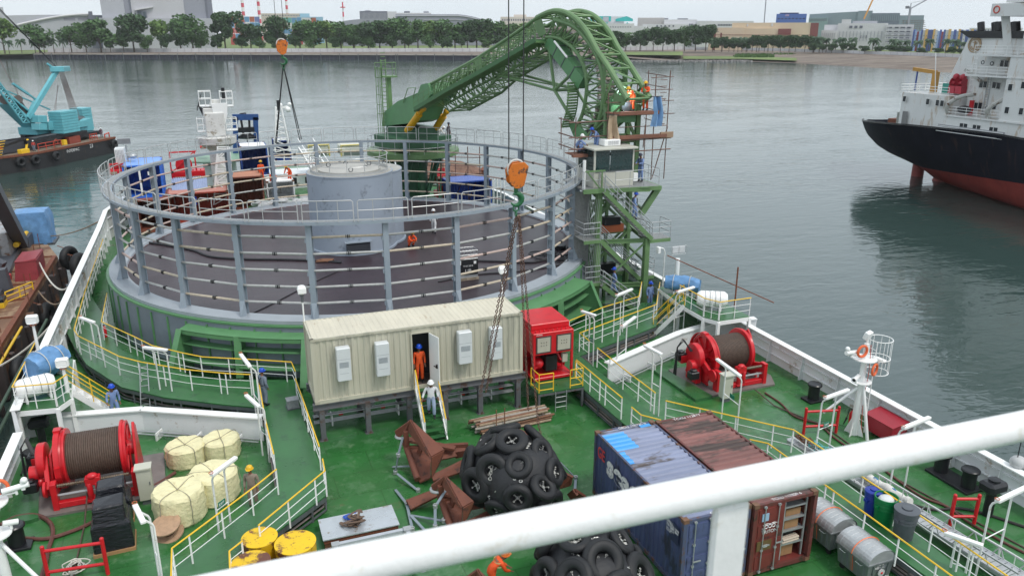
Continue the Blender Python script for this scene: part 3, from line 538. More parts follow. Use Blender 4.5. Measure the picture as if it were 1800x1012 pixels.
    # centre hub: two overlapping drums with a handrail
    hx,hy=-1.4,-1.2
    def drum(name,cx,cy,r_,zt,rail=True,lab=None):
        d=M(); d.lathe([(r_+.12,ZF+.02),(r_+.12,ZF+.14),(r_,ZF+.15),(r_,zt),(r_+.03,zt),(r_+.03,zt+.06),(r_-.25,zt+.06)],64,(cx,cy,0),cap=False); o=d.build(name,mat('hub_paint',(.3,.35,.42),.4,var=.05,scale=.5,dirt=.2,dcol=(.2,.23,.27),dscale=1.2),t)
        tp=M(); tp.lathe([(0,zt+.07),(r_*.98,zt+.07)],64,(cx,cy,0),cap=False); tp.lathe([(r_*.72,zt+.075),(r_*.72,zt+.2),(0,zt+.24)],48,(cx,cy,0),cap=False); tp.build('drum_top',mat('hub_top',(.38,.37,.34),.5,var=.15,scale=1.2),t)
        if rail:
            h=M(); R0=r_-.28
            h.path([(cx+R0*math.cos(2*PI*j/48),cy+R0*math.sin(2*PI*j/48),zt+1.15) for j in range(48)],.024,6,closed=True); h.path([(cx+R0*math.cos(2*PI*j/48),cy+R0*math.sin(2*PI*j/48),zt+.62) for j in range(48)],.018,5,closed=True)
            h.lathe([(R0,zt+.06),(R0,zt+.25)],48,(cx,cy,0),cap=False)
            for j in range(14): a=2*PI*j/14; h.tube((cx+R0*math.cos(a),cy+R0*math.sin(a),zt),(cx+R0*math.cos(a),cy+R0*math.sin(a),zt+1.15),.022,5)
            h.build('drum_handrail',mat('rail_galv',(.5,.51,.51),.4,.4),t)
        lg=M()
        for j in range(3): a=.4+2.1*j; lg.torus((cx+r_*.55*math.cos(a),cy+r_*.55*math.sin(a),zt+.35),.13,.03,12,5,MX.Rotation(PI/2,3,'X'))
        lg.build('lifting_eyes',dgrey,t)
    a,b=HUB
    drum('hub_drum',a[0]-TX,a[1]-TY,a[2],a[3]); drum('hub_drum',b[0]-TX,b[1]-TY,b[2],b[3],False)
    w=M(); w.box((a[0]-TX-.2,a[1]-TY-a[2]-.02,ZF+.55),(1.5,.3,.55)); w.build('cable_port',mat('dark_opening',(.03,.035,.045),.8),t)
    w=M(); w.box((a[0]-TX-.2,a[1]-TY-a[2]-.1,ZF+.93),(1.7,.3,.06))
    w2=M(); w2.slab([(a[0]-TX-1.0,a[1]-TY-a[2]-.2,ZF+.95),(a[0]-TX+.6,a[1]-TY-a[2]-.2,ZF+.95),(a[0]-TX+.6,a[1]-TY-a[2]-.55,ZF+.6),(a[0]-TX-1.0,a[1]-TY-a[2]-.55,ZF+.6)],.05); w.build('port_hood',grey,t)
    return t
HUB=((8.4,52.2,2.78,7.95),(9.6,53.5,2.5,7.8))
carousel()
# ================================================================ our ship: hull, deck, bulwarks
ZK=.7                                               # raised walkways
PX,SX=-8.7,26.7
def deckmat():
    m=mat('deck_green',(.03,.14,.036),.28,var=.22,scale=.35,dirt=.32,dcol=(.07,.18,.075),dscale=.6,bump=.12,bscale=3)
    nt=m.node_tree; n=nt.nodes; l=nt.links; b=n['Principled BSDF']
    old=b.inputs['Base Color'].links[0].from_socket; tc=n.new('ShaderNodeTexCoord')
    def layer(old,scale,pos,w,col,fac,st=(1,1,1)):
        mp=n.new('ShaderNodeMapping'); mp.inputs['Scale'].default_value=st; l.new(tc.outputs['Object'],mp.inputs[0])
        z=n.new('ShaderNodeTexNoise'); z.inputs['Scale'].default_value=scale; z.inputs['Detail'].default_value=9; z.inputs['Roughness'].default_value=.75; l.new(mp.outputs[0],z.inputs[0])
        c=n.new('ShaderNodeValToRGB'); c.color_ramp.elements[0].position=pos; c.color_ramp.elements[1].position=pos+w; c.color_ramp.elements[1].color=(fac,fac,fac,1); l.new(z.outputs[0],c.inputs[0])
        x=n.new('ShaderNodeMixRGB'); x.inputs[2].default_value=(*col,1); l.new(c.outputs[0],x.inputs[0]); l.new(old,x.inputs[1]); return x.outputs[0]
    old=layer(old,1.6,.56,.12,(.17,.27,.15),.7); old=layer(old,.22,.6,.1,(.11,.08,.045),.75); old=layer(old,6,.63,.05,(.008,.05,.02),.7,(1,.25,1))
    br=n.new('ShaderNodeTexBrick'); br.inputs['Scale'].default_value=.16; br.inputs['Mortar Size'].default_value=.0035; br.inputs['Mortar Smooth'].default_value=.6; br.inputs['Color1'].default_value=(1,1,1,1); br.inputs['Color2'].default_value=(.86,.9,.86,1); br.inputs['Mortar'].default_value=(.55,.5,.42,1); l.new(tc.outputs['Object'],br.inputs[0])
    x=n.new('ShaderNodeMixRGB'); x.blend_type='MULTIPLY'; x.inputs[0].default_value=.8; l.new(old,x.inputs[1]); l.new(br.outputs[0],x.inputs[2]); old=x.outputs[0]
    old=layer(old,.55,.63,.05,(.13,.075,.035),.6,(1.6,.5,1)); old=layer(old,2.6,.66,.04,(.10,.05,.025),.7)
    l.new(old,b.inputs['Base Color']); return m
deckM=deckmat(); walkM=mat('walkway_green',(.036,.135,.045),.3,var=.2,scale=.5,dirt=.25,dcol=(.03,.1,.04),dscale=1.5,bump=.1,bscale=4)
whiteB=mat('bulwark_paint',(.72,.74,.75),.4,var=.05,scale=.5,dirt=.2,dcol=(.42,.36,.3),dscale=1.2)
def hull():
    t=thing('cable_ship_hull','green decked hull of the cable ship with black topsides','ship',(0,0,0))
    out=[(PX,-12),(PX,60),(PX-.1,72),(-6.5,84),(-2,95),(4,103),(9,106),(14,103),(20,95),(24.8,84),(SX,72),(SX,-12)]
    d=M(); d.prism(out,-.5,0); d.build('deck',deckM,t)
    h=M(); n=len(out); b=[(9+(x-9)*.97,y*.99,ZW-1) for x,y in out]
    h.add([(x,y,-.004) for x,y in out]+b,[(i,(i+1)%n,n+(i+1)%n,n+i) for i in range(n)]); h.build('side_plating',mat('hull_dark',(.03,.03,.035),.5,var=.3,dirt=.3,dscale=.8),t)
hull()
def bulwark(name,label,pts,h0,h1,side):             # vertical plate, outboard; ribs and cap inboard
    t=thing(name,label,'bulwark',(0,0,0)); pl=M(); cp=M(); rb=M(); st=M(); n=len(pts)
    for i in range(n-1):
        a,b=V(pts[i]),V(pts[i+1]); ha,hb=(h0+(h1-h0)*i/(n-1),h0+(h1-h0)*(i+1)/(n-1)) if not callable(h0) else (h0(a.y),h0(b.y))
        q=[a,b,b+V((0,0,hb)),a+V((0,0,ha))]; pl.slab(q,.02); cp.beam(a+V((-side*.12,0,ha+.03)),b+V((-side*.12,0,hb+.03)),.36,.05)
        for f in (.35,.7): st.beam(a+V((-side*.05,0,ha*f)),b+V((-side*.05,0,hb*f)),.08,.04)
        L=(b-a).length; k=max(1,int(L/1.9))
        for j in range(k):
            p=a.lerp(b,j/k); hh=ha+(hb-ha)*j/k; rb.add([p+V((-side*.01,-.02,0)),p+V((-side*.26,-.02,0)),p+V((-side*.12,-.02,hh)),p+V((-side*.01,-.02,hh)),p+V((-side*.01,.02,0)),p+V((-side*.26,.02,0)),p+V((-side*.12,.02,hh)),p+V((-side*.01,.02,hh))],[(0,1,2,3),(7,6,5,4),(1,5,6,2),(0,3,7,4)])
    pl.build('plate',whiteB,t); cp.build('cap_rail',whiteC,t); rb.build('stiffeners',whiteB,t); st.build('stringers',whiteB,t)
bulwark('starboard_bulwark','long white ribbed bulwark along the open water side of the deck',[(SX,y,0) for y in (4,14,24,31.5,38,45,55,65,72)]+[(24.8,84,0),(20,95,0)],1.25,1.5,1)
bulwark('port_bulwark','white ribbed bulwark beside the rusty pontoon',[(PX,y,0) for y in (4,14,24,31,34)],1.2,1.2,-1)
bulwark('port_bulwark','taller white bulwark running past the carousel towards the blue container',[(PX,y,0) for y in (34.2,36,42,48,54,60,66)]+[(PX-.1,72,0),(-6.5,84,0)],2.1,2.6,-1)
# ---------------------------------------------------------------- railings
_post={}
def rail(name,label,pts,h=1.05,top=yellow,rods=(.35,.7),r=.024,postm=white,rodm=white,gap=1.5,posts=True,cat='railing',group='deck railings'):
    pts=[V(p) for p in pts]; t=thing(name,label,cat,pts[0],0,group); o=pts[0]; P=[p-o for p in pts]; up=V((0,0,h))
    m=M(); m.path([p+up for p in P],r*1.15,6); m.build('top_rail',top,t)
    for f in rods: m=M(); m.path([p+V((0,0,h*f)) for p in P],r*.62,5); m.build('mid_rail',rodm,t)
    L=[0]
    for a,b in zip(P,P[1:]): L.append(L[-1]+(b-a).length)
    n=max(1,round(L[-1]/gap)); key=(round(h,2),postm.name,round(r,3)); where=[L[-1]*i/n for i in range(n+1)]
    for x in L[1:-1]:
        if min(abs(x-w) for w in where)>.3: where.append(x)
    where=[x+(.03 if x==0 else -.03 if x==L[-1] else 0) for x in where]
    for x in where:
        for i in range(len(L)-1):
            if L[i]<=x<=L[i+1]+1e-6: p=P[i].lerp(P[i+1],(x-L[i])/max(1e-6,L[i+1]-L[i])); break
        if key not in _post:
            m=M(); m.box((0,0,h/2-.01),(.055,.03,h-.02)); q=m.build('post',postm,t); _post[key]=q.data; q.location=p
        else: q=bpy.data.objects.new('post',_post[key]); COL.objects.link(q); q.parent=t; q.location=p
    return t
def RP(pts,z=ZK,h=1.05): # railing footing from the pixels of its top rail
    return [V((g.x,g.y,z)) for g in (G(x,y,z+h) for x,y in pts)]
# ---------------------------------------------------------------- walkways on legs with pipes underneath
_wz=[0]
def walkway(name,label,poly,z=ZK,legs=True,edge=None):
    z=z+_wz[0]; _wz[0]+=.006
    P=[G(x,y,z) for x,y in poly]; c=sum(P,V())/len(P); t=thing(name,label,'walkway',(c.x,c.y,0)); c=V((c.x,c.y,0)); P=[p-c for p in P]
    m=M(); m.prism([(p.x,p.y) for p in P],z-.06,z); m.build('deck_plate',walkM,t); n=len(P); e=M(); lg=None
    gs=dgrey
    for i in range(n):
        a,b=P[i],P[(i+1)%n]
        if edge is not None and i not in edge: continue
        a2,b2=a.lerp(c-c,.012),b.lerp(c-c,.012); e.beam(V((a2.x,a2.y,z-.16)),V((b2.x,b2.y,z-.16)),.06,.18); e.beam(V((a2.x,a2.y,.1)),V((b2.x,b2.y,.1)),.05,.06)
        k=max(1,int((b-a).length/1.2))
        for j in range(k):
            p=a2.lerp(b2,(j+.5)/k)
            if lg is None: q=M(); q.box((0,0,(z-.06)/2),(.07,.07,z-.07)); lg=q.build('leg',gs,t); o=lg
            else: o=lg.copy(); COL.objects.link(o); o.parent=t
            o.location=(p.x,p.y,0)
    if e.v: e.build('side_frame',gs,t)
    pp=M(); r=random.Random(len(poly))
    for i in (edge if edge is not None else range(n)):
        a,b=P[i],P[(i+1)%n]
        for k in range(3): a2,b2=a.lerp(V(),.06+.05*k),b.lerp(V(),.06+.05*k); pp.tube((a2.x,a2.y,.18+.13*k),(b2.x,b2.y,.18+.13*k),.045,6)
    if pp.v: pp.build('service_pipes',mat('service_pipe',(.2,.17,.16),.5,var=.3,scale=2),t)
    return t
walkway('curved_walkway','green curved walkway in front of the carousel on the port side',[(128,605),(152,640),(214,680),(290,698),(400,711),(436,714),(470,718),(520,700),(519,667),(360,667),(273,640),(205,611),(186,560),(160,520)],edge=(0,1,2,3,4,5))
walkway('side_walkway','narrow green walkway between the tall port bulwark and the carousel',[(128,605),(160,520),(184,440),(188,410),(178,405),(160,450),(140,510),(118,585)],edge=())
walkway('port_walkway','broad green walkway leading towards the camera left of the cream cabin',[(462,716),(478,795),(488,852),(300,1000),(292,1100),(430,1100),(410,990),(573,870),(571,845),(517,690),(520,665),(470,690)],edge=(0,1,2,3,6,7,8))
walkway('starboard_walkway','green walkway with pipes below it right of the green bracket',[(1036,638),(1019,625),(1154,573),(1161,532),(1128,532),(1000,602),(975,640),(1000,660)],edge=(0,1,2))
walkway('centre_walkway','long green walkway descending right of the red power pack',[(1000,660),(1036,638),(1050,650),(1152,730),(1175,745),(1120,762),(1094,742),(1013,673)],edge=(2,3,6))
walkway('outer_walkway','green walkway under the galvanised bins beside the gangway',[(1120,752),(1168,735),(1248,752),(1350,775),(1400,786),(1450,820),(1515,868),(1602,930),(1690,1000),(1830,1120),(1740,1120),(1640,1020),(1450,885),(1385,832),(1318,800),(1240,790)],edge=(2,3,4,5,6,7,8,10,11,12,13))
YR=RP
rail('railing','yellow topped railing along the inner edge of the curved walkway beside the skirt',YR([(178,565),(237,592),(267,607),(321,620),(356,627),(450,632),(512,636),(519,652)]),group='port railings')
rail('railing','yellow topped railing along the outer edge of the curved walkway, nearest the raft platform',YR([(181,420),(150,510),(130,579),(137,590),(209,626),(248,636),(325,649),(396,656),(440,658)]),group='port railings')
rail('railing','short railing climbing from the curved walkway beside the skirt extinguisher',YR([(188,515),(178,565)]),group='port railings')
rail('railing','steep railing between the cream cabin and the broad port walkway',YR([(519,665),(532,700),(561,784)]),group='port railings')
rail('railing','railing of the port walkway bending left towards the yellow drums',YR([(567,806),(571,827),(454,923)]),group='port railings')
rail('railing','railing around the corner beside the yellow drums, nearest the camera',YR([(426,950),(403,968),(408,1100)]),group='port railings')
rail('railing','upper railing on the left of the port walkway by the grey clad worker',YR([(455,672),(466,735),(481,797)]),group='port railings')
rail('railing','long railing beside the yellow wrapped rope coils',YR([(486,824),(450,853),(302,963),(298,1100)]),group='port railings')
rail('railing','yellow topped railing closest to the green stair tower',YR([(1000,564),(1060,540),(1123,521),(1128,495)]),group='starboard railings')
rail('railing','railing of the starboard walkway turning up by the blue raft cover',YR([(1036,599),(1019,585),(1154,535),(1160,496)]),group='starboard railings')
rail('railing','railing sloping down across the front of the right breakwater',YR([(1050,611),(1100,651),(1152,690)]),group='starboard railings')
rail('railing','railing right of the red power pack along the centre walkway',YR([(1013,632),(1055,667),(1094,699)]),group='starboard railings')
rail('railing','short bent railing behind the blue container',YR([(1110,715),(1127,729),(1162,738)]),group='starboard railings')
rail('railing','long outer railing running past the red frames to the gangway',YR([(1170,704),(1245,721),(1350,745),(1395,755),(1448,790),(1515,837),(1602,895),(1690,955),(1790,1025)]),group='starboard railings')
rail('railing','long inner railing beside the containers and galvanised bins',YR([(1318,772),(1350,779),(1385,804),(1452,853),(1530,908),(1671,1010),(1720,1045)]),group='starboard railings')
# ---------------------------------------------------------------- breakwater walls with pipe runs
def breakwater(label,pix,h=1.1,off=1,ends=()):
    P=[G(x,y,h) for x,y in pix]; P=[V((p.x,p.y,0)) for p in P]; c=P[0].copy(); t=thing('breakwater',label,'breakwater',c); P=[p-c for p in P]; m=M(); cp=M(); pi=M(); bk=M()
    for a,b in zip(P,P[1:]):
        m.beam(a+V((0,0,h/2)),b+V((0,0,h/2)),.05,h-.02); cp.beam(a+V((0,.1,h)),b+V((0,.1,h)),.42,.06); d=(b-a).normalized(); nn=V((d.y,-d.x,0))*off
        for k in range(3): pi.tube(a+nn*(.25+.13*k)+V((0,0,.22+.05*(k%2))),b+nn*(.25+.13*k)+V((0,0,.22+.05*(k%2))),.035,7)
        n=max(1,int((b-a).length/1.6))
        for j in range(n): p=a.lerp(b,(j+.5)/n)+nn*.4; bk.box(p+V((0,0,.15)),(.06,.5,.3),math.atan2(d.y,d.x)); bk.box(p+V((0,0,.33)),(.05,.5,.04),math.atan2(d.y,d.x))
        for j in range(int((b-a).length/1.1)): p=a.lerp(b,(j+.5)/max(1,int((b-a).length/1.1)))-nn*.12; m.box(p+V((0,0,h/2)),(.04,.2,h-.08),math.atan2(d.y,d.x))
    m.build('plate',whiteB,t); cp.build('cap',whiteC,t); pi.build('pipe_run',galv,t); bk.build('pipe_brackets',white,t); return t
breakwater('white breakwater wall behind the left winch with pipes at its foot',[(105,731),(249,720),(460,734)])
breakwater('white breakwater wall slanting up behind the right winch',[(1069,640),(1197,585),(1262,566),(1330,560)])
# ---------------------------------------------------------------- light stands
def lightstand(label,a,b,yt,h=2.6,kick=.35,group='deck light stands',single=False,dirn=None):
    """two bent posts carrying a tube light; a,b = foot pixels on z"""
    z=0; A,B_=G(*a,z),G(*b,z); c=(A+B_)/2; t=thing('light_stand',label,'light stand',c,0,group); A-=c; B_-=c
    d=(B_-A).normalized() if (B_-A).length>.01 else V((1,0,0)); nn=V(dirn).normalized() if dirn else V((d.y,-d.x,0))
    for q in (A,B_):
        m=M(); m.path([q,q+V((0,0,h*.86)),q+V((0,0,h*.9))+nn*.04,q+V((0,0,h))+nn*kick],.036,7); m.build('post',white,t)
    if not single:
        m=M(); m.tube(A+V((0,0,h*.45)),B_+V((0,0,h*.45)),.02,6); m.build('crossbar',white,t)
    m=M(); e=d*.32; m.beam(A-e+V((0,0,h+.03))+nn*kick,B_+e+V((0,0,h+.03))+nn*kick,.16,.1); m.build('lamp_housing',whiteC,t,bevel=.015)
    m=M(); m.beam(A-e*.8+V((0,0,h-.03))+nn*kick,B_+e*.8+V((0,0,h-.03))+nn*kick,.12,.03); m.build('lamp_diffuser',mat('diffuser',(.7,.7,.66),.3),t)
    if not single and h>=2.6 and int(a[0])%2==0: m=M(); c_=(A+B_)/2; m.box(c_+V((0,-.03,h*.5)),(.34,.02,.2),math.atan2(d.y,d.x)); o=m.build('exit_sign',mat('sign_green',(.01,.16,.1),.4),t); text('EXIT',.13,whiteC,t,c_+V((0,-.05,h*.5)),(PI/2,0,math.atan2(d.y,d.x) if d.x>0 else math.atan2(-d.y,-d.x)),name='sign_lettering')
    m=M(); m.torus(A-e+V((0,.0,h+.12))+nn*kick,.07,.012,10,5); m.build('cable_loop',mat('orange_cable',(.5,.13,.05),.5),t)
    return t
LS=[('light stand at the left end of the curved walkway by the extinguisher',(174,650),(186,655),2.9,1),
('light stand over the curved walkway beside the green bracket',(285,708),(306,711),2.9,1),
('light stand at the head of the broad port walkway behind the grey clad worker',(452,745),(462,760),3.3,0),
('light stand beside the worker on the left of the port walkway',(462,800),(474,812),2.7,0),
('light stand over the yellow rope coils',(388,955),(408,938),2.9,0),
('light stand beside the wooden cable reel',(283,1030),(290,1045),2.9,0),
('light stand between the two starboard walkway railings, lower left of the stair tower',(1034,642),(1042,645),3.0,0),
('light stand crossing the starboard walkway just below the stair tower',(1077,612),(1093,604),3.2,1),
('light stand above the near end of the right breakwater',(1083,668),(1098,655),3.0,0),
('light stand beside the blue raft cover on the raised platform',(1183,598),(1200,592),3.0,1),
('light stand in front of the right breakwater pipes',(1143,722),(1157,731),3.2,0),
('light stand over the electrical cabinet below the right winch',(1268,735),(1295,758),2.8,1),
('light stand beside the upper red frame right of the containers',(1432,805),(1456,795),2.9,0),
('light stand over the gangway in the lower right corner',(1715,1010),(1752,990),3.0,1),
('low light stand leaning beside the lower end of the gangway',(1664,1030),(1690,1040),2.0,0),
('light stand by the three plastic bins',(1562,868),(1590,855),3.0,0)]
for lab,a,b,h,s_ in LS: lightstand(lab,a,b,None,h,kick=.3 if s_ else .3)
# tall single lamp at the starboard side walkway
g=G(1162,548,0); t=thing('deck_lamp','single hooked white lamp post between the stair tower and the raft platform','light stand',g); m=M(); m.path([(0,0,0),(0,0,3.9),(-.1,0,4.1),(-.35,0,4.2)],.045,7); m.build('post',white,t); m=M(); m.box((-.45,0,4.05),(.18,.3,.4)); m.build('lamp_housing',whiteC,t,bevel=.03)
# near rail in front of the camera
def near_rail():
    # real handrail of the camera deck: 76 mm pipe about 1.3 m away
    a=G(-50,1100,15.75); A=V((0,0,0))
    d1=1.25
    def onray(x,y,dist): r=ray(x,y).normalized(); return V((0,0,CH))+r*dist
    p=onray(1800,757,1.18); q=onray(1300,868,1.35); q2=onray(620,988,1.62); q3=onray(380,1040,1.8)
    return p,q,q2,q3
# ================================================================ containers and cabin
def corr(n,x0,x1,d=.035):                          # corrugation profile offsets along x
    pts=[]; w=(x1-x0)/n
    for i in range(n): a=x0+i*w; pts+=[(a,0),(a+w*.3,0),(a+w*.45,-d),(a+w*.85,-d)]
    pts.append((x1,0)); return pts
def corr_panel(m,fn,n,L,z0,z1,d=.035):             # fn(u, off, z) -> point
    pts=corr(n,0,L,d); k=len(pts); m.add([fn(u,o,z0) for u,o in pts]+[fn(u,o,z1) for u,o in pts],[(i,i+1,k+i+1,k+i) for i in range(k-1)])
def container(name,label,loc,L,Wd,Hh,body,roof=None,frame=None,rz=0,cat='container',nL=None,doors='closed',parent=None,skip_front=False,group=None):
    t=thing(name,label,cat,loc,rz,group); frame=frame or body; roof=roof or body; f=M(); s=.12; nL=nL or int(L/.28)
    for x in (s/2,Wd-s/2):
        for y in (s/2,L-s/2): f.box((x,y,Hh/2),(s,s,Hh-.01))
        f.box((x,L/2,.07),(.1,L-.2,.14)); f.box((x,L/2,Hh-.05),(.08,L-.2,.09))
    for y in (s/2,L-s/2): f.box((Wd/2,y,.07),(Wd-.2,.1,.14)); f.box((Wd/2,y,Hh-.06),(Wd-.2,.1,.11))
    f.build('frame',frame,t); p=M()
    corr_panel(p,lambda u,o,z:(.045-o,u+.1,z),nL,L-.2,.1,Hh-.06); corr_panel(p,lambda u,o,z:(Wd-.045+o,u+.1,z),nL,L-.2,.1,Hh-.06); corr_panel(p,lambda u,o,z:(u+.1,L-.04+o,z),max(6,int(Wd/.28)),Wd-.2,.1,Hh-.06)
    p.box((Wd/2,L/2,.12),(Wd-.1,L-.1,.03)); p.build('side_panels',body,t)
    r=M(); pts=corr(int(L/.28),.1,L-.1,.045); k=len(pts); r.add([(.08,u,Hh-.012+o) for u,o in pts]+[(Wd-.08,u,Hh-.012+o) for u,o in pts],[(i,k+i,k+i+1,i+1) for i in range(k-1)]); r.build('roof',roof,t)
    c=M()
    for x in (.09,Wd-.09):
        for y in (.09,L-.09):
            for z in (.06,Hh-.04): c.box((x,y,z),(.19,.19,.13))
    c.build('corner_castings',mat('casting_rust',(.16,.085,.05),.7,var=.35,scale=8),t); return t
def door_leaf(t,x0,x1,y,h,mt,name='door',bars=(.25,.75)):
    d=M(); d.bx((x0,y,.14),(x1,y+.04,h-.13)); 
    for k in range(4): z=.14+(h-.27)*(k+.5)/4; d.bx((x0+.08,y-.02,z-(h-.27)/8+.06),(x1-.08,y+.01,z+(h-.27)/8-.06))
    o=d.build(name,mt,t)
    for f in bars:
        x=x0+(x1-x0)*f; b=M(); b.tube((x,y-.07,.06),(x,y-.07,h-.05),.018,6)
        for z in (.1,h*.35,h*.65,h-.1): b.box((x,y-.05,z),(.09,.06,.06))
        b.box((x+.12,y-.09,h*.42),(.28,.03,.04)); b.build('locking_bar',galv,o)
    return o
bluec=mat('container_blue',(.075,.095,.2),.5,var=.18,scale=1,dirt=.3,dcol=(.04,.045,.075),dscale=1.5,stretch=(1,1,.4)); blueroof=mat('container_blue_roof',(.22,.25,.36),.5,var=.2,scale=1,dirt=.3,dcol=(.07,.055,.05),dscale=1.1,stretch=(.35,1.2,1))
brownc=mat('container_brown',(.16,.03,.025),.5,var=.2,scale=1,dirt=.25,dcol=(.06,.03,.025),dscale=2); brownroof=mat('container_brown_roof',(.2,.085,.075),.55,var=.3,scale=.8,dirt=.42,dcol=(.055,.035,.03),dscale=1,stretch=(.35,1.2,1))
C1=container('shipping_container','weathered blue container with white lettering and a bright blue roof patch',(12.13,17.3,.11),6.05,2.44,2.59,bluec,blueroof,mat('container_frame',(.07,.085,.15),.5,dirt=.35,dscale=3))
door_leaf(C1,.12,1.2,.02,2.59,bluec); door_leaf(C1,1.23,2.32,.02,2.59,bluec)
m=M(); pts=corr(int(6.05/.28),.1,5.95,.045); sub=[(u,o) for u,o in pts if 4.5<u<5.75]; k=len(sub); m.add([(.1,u,2.582+o) for u,o in sub]+[(1.0,u,2.582+o) for u,o in sub],[(i,k+i,k+i+1,i+1) for i in range(k-1)])
sub=[(u,o) for u,o in pts if 3.5<u<4.5]; k=len(sub); m.add([(.1,u,2.582+o) for u,o in sub]+[(.32,u,2.582+o) for u,o in sub],[(i,k+i,k+i+1,i+1) for i in range(k-1)]); m.bx((1.75,5.7,2.575),(2.2,5.9,2.585)); m.build('paint_patch',mat('fresh_blue',(.05,.32,.72),.4),C1)
wt=mat('lettering_white',(.75,.75,.73),.5,var=.12,scale=5,dirt=.3,dcol=(.2,.2,.3),dscale=8); rt=mat('lettering_red',(.6,.05,.06),.5,var=.1)
text('GE',.62,rt,C1,(-.012,5.72,1.95),(PI/2,0,-PI/2),align='LEFT',sx=.72,bold=.012); text('seaco',1.12,wt,C1,(-.012,4.98,1.8),(PI/2,0,-PI/2),align='LEFT',bold=.045,sx=1.15)
text('GESU 790335 6',.16,wt,C1,(1.5,.1,2.592),(0,0,0),ext=.002); text('GESU 100720 0',.18,wt,C1,(1.5,5.92,2.592),(0,0,0),ext=.002)
m=M(); m.bx((-.004,.25,1.55),(.004,.75,2.2)); m.build('data_plate',mat('plate_dark',(.03,.04,.09),.5),C1); text('GESU\n790335 6\n22G1',.15,wt,C1,(-.008,.95,1.95),(PI/2,0,-PI/2),align='LEFT',name='code_lettering'); text('MAX 24000\nTARE 2200\n20 FT',.1,wt,C1,(-.01,.72,1.95),(PI/2,0,-PI/2),align='LEFT',name='data_lettering')
C2=container('shipping_container','rusty brown container with one door open onto shelves beside the blue container',(14.63,17.2,.11),6.05,2.44,2.59,brownc,brownroof,mat('container_frame2',(.13,.035,.03),.55,dirt=.35,dcol=(.05,.03,.02),dscale=4))
door_leaf(C2,.12,1.18,.02,2.59,brownc)
m=M(); m.bx((2.46,.05,.14),(2.5,1.2,2.46)); 
for k in range(4): z=.14+2.32*(k+.5)/4; m.bx((2.49,.12,z-.23),(2.52,1.1,z+.23))
m.build('open_door',brownc,C2)
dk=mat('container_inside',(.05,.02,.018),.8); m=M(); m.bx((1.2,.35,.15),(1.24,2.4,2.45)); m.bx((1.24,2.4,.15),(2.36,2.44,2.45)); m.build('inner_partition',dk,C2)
sh=M()
for x in (1.34,2.2):
    for y in (.2,.8): sh.beam((x,y,.15),(x,y,2.4),.05,.05)
for z in (.7,1.2,1.65,2.1): sh.box((1.77,.5,z),(.86,.62,.03)); sh.beam((1.34,.2,z),(2.2,.2,z),.03,.06)
sh.build('shelf_rack',galv,C2)
cb=mat('cardboard',(.3,.17,.08),.9,scale=5)
for nm,c,d,mt in (('cardboard_box',(1.75,.5,1.37),(.55,.45,.3),cb),('cardboard_box',(1.7,.5,.42),(.5,.4,.5),cb),('cardboard_box',(1.8,.5,1.79),(.6,.4,.24),cb)):
    t=thing(nm,{1.37:'brown carton on the third shelf up inside the open brown container',.42:'brown carton at the bottom inside the open brown container',1.79:'brown carton near the top inside the open brown container'}[c[2]],'box',(14.63+c[0],17.2+c[1],.11+c[2]-d[2]/2)); m=M(); m.box((0,0,d[2]/2),d); m.build('carton',mt,t,bevel=.01); m=M(); m.box((0,0,d[2]+.001),(d[0],.05,.004)); m.build('tape',mat('tape',(.45,.35,.2),.4),t)
t=thing('rolled_tubes','bundle of pale rolled tubes on the lower shelf of the brown container','rolls',(16.4,17.55,.83)); r=random.Random(1)
for k in range(7): m=M(); m.tube((-.35+r.uniform(-.05,.05),-.15+.07*(k%4),.05+.09*(k//4)),(.3,-.12+.08*(k%4),.05+.09*(k//4)),.04,8); m.build('tube',mat('pale_tube',(.5,.42,.34),.7),t)
text('TCKU 112820 6',.17,wt,C2,(1.3,.13,2.592),(0,0,0),ext=.002); text('TCKU 112877',.2,wt,C2,(1.3,5.9,2.592),(0,0,0),ext=.002); text('TRITON',.17,wt,C2,(.64,-.012,1.55),(PI/2,0,0))
m=M(); 
for k in range(3): m.torus((.5+k*.14,-.012,1.75),.06,.014,12,4,MX.Rotation(PI/2,3,'X'))
m.path([(.36,-.012,1.82),(.5,-.012,1.86),(.64,-.012,1.83),(.78,-.012,1.86),(.92,-.012,1.82)],.012,4); m.build('logo',wt,C2)
m=M(); m.bx((.3,-.03,1.98),(.55,-.01,2.25)); m.build('placard',mat('placard_blue',(.3,.45,.6),.5),C2); m=M(); m.bx((.2,-.03,.9),(.75,-.01,1.25)); m.build('plate',mat('plate_brown',(.12,.08,.03),.5),C2); m=M(); m.bx((.45,-.035,1.0),(.6,-.031,1.1)); m.build('label',wt,C2)
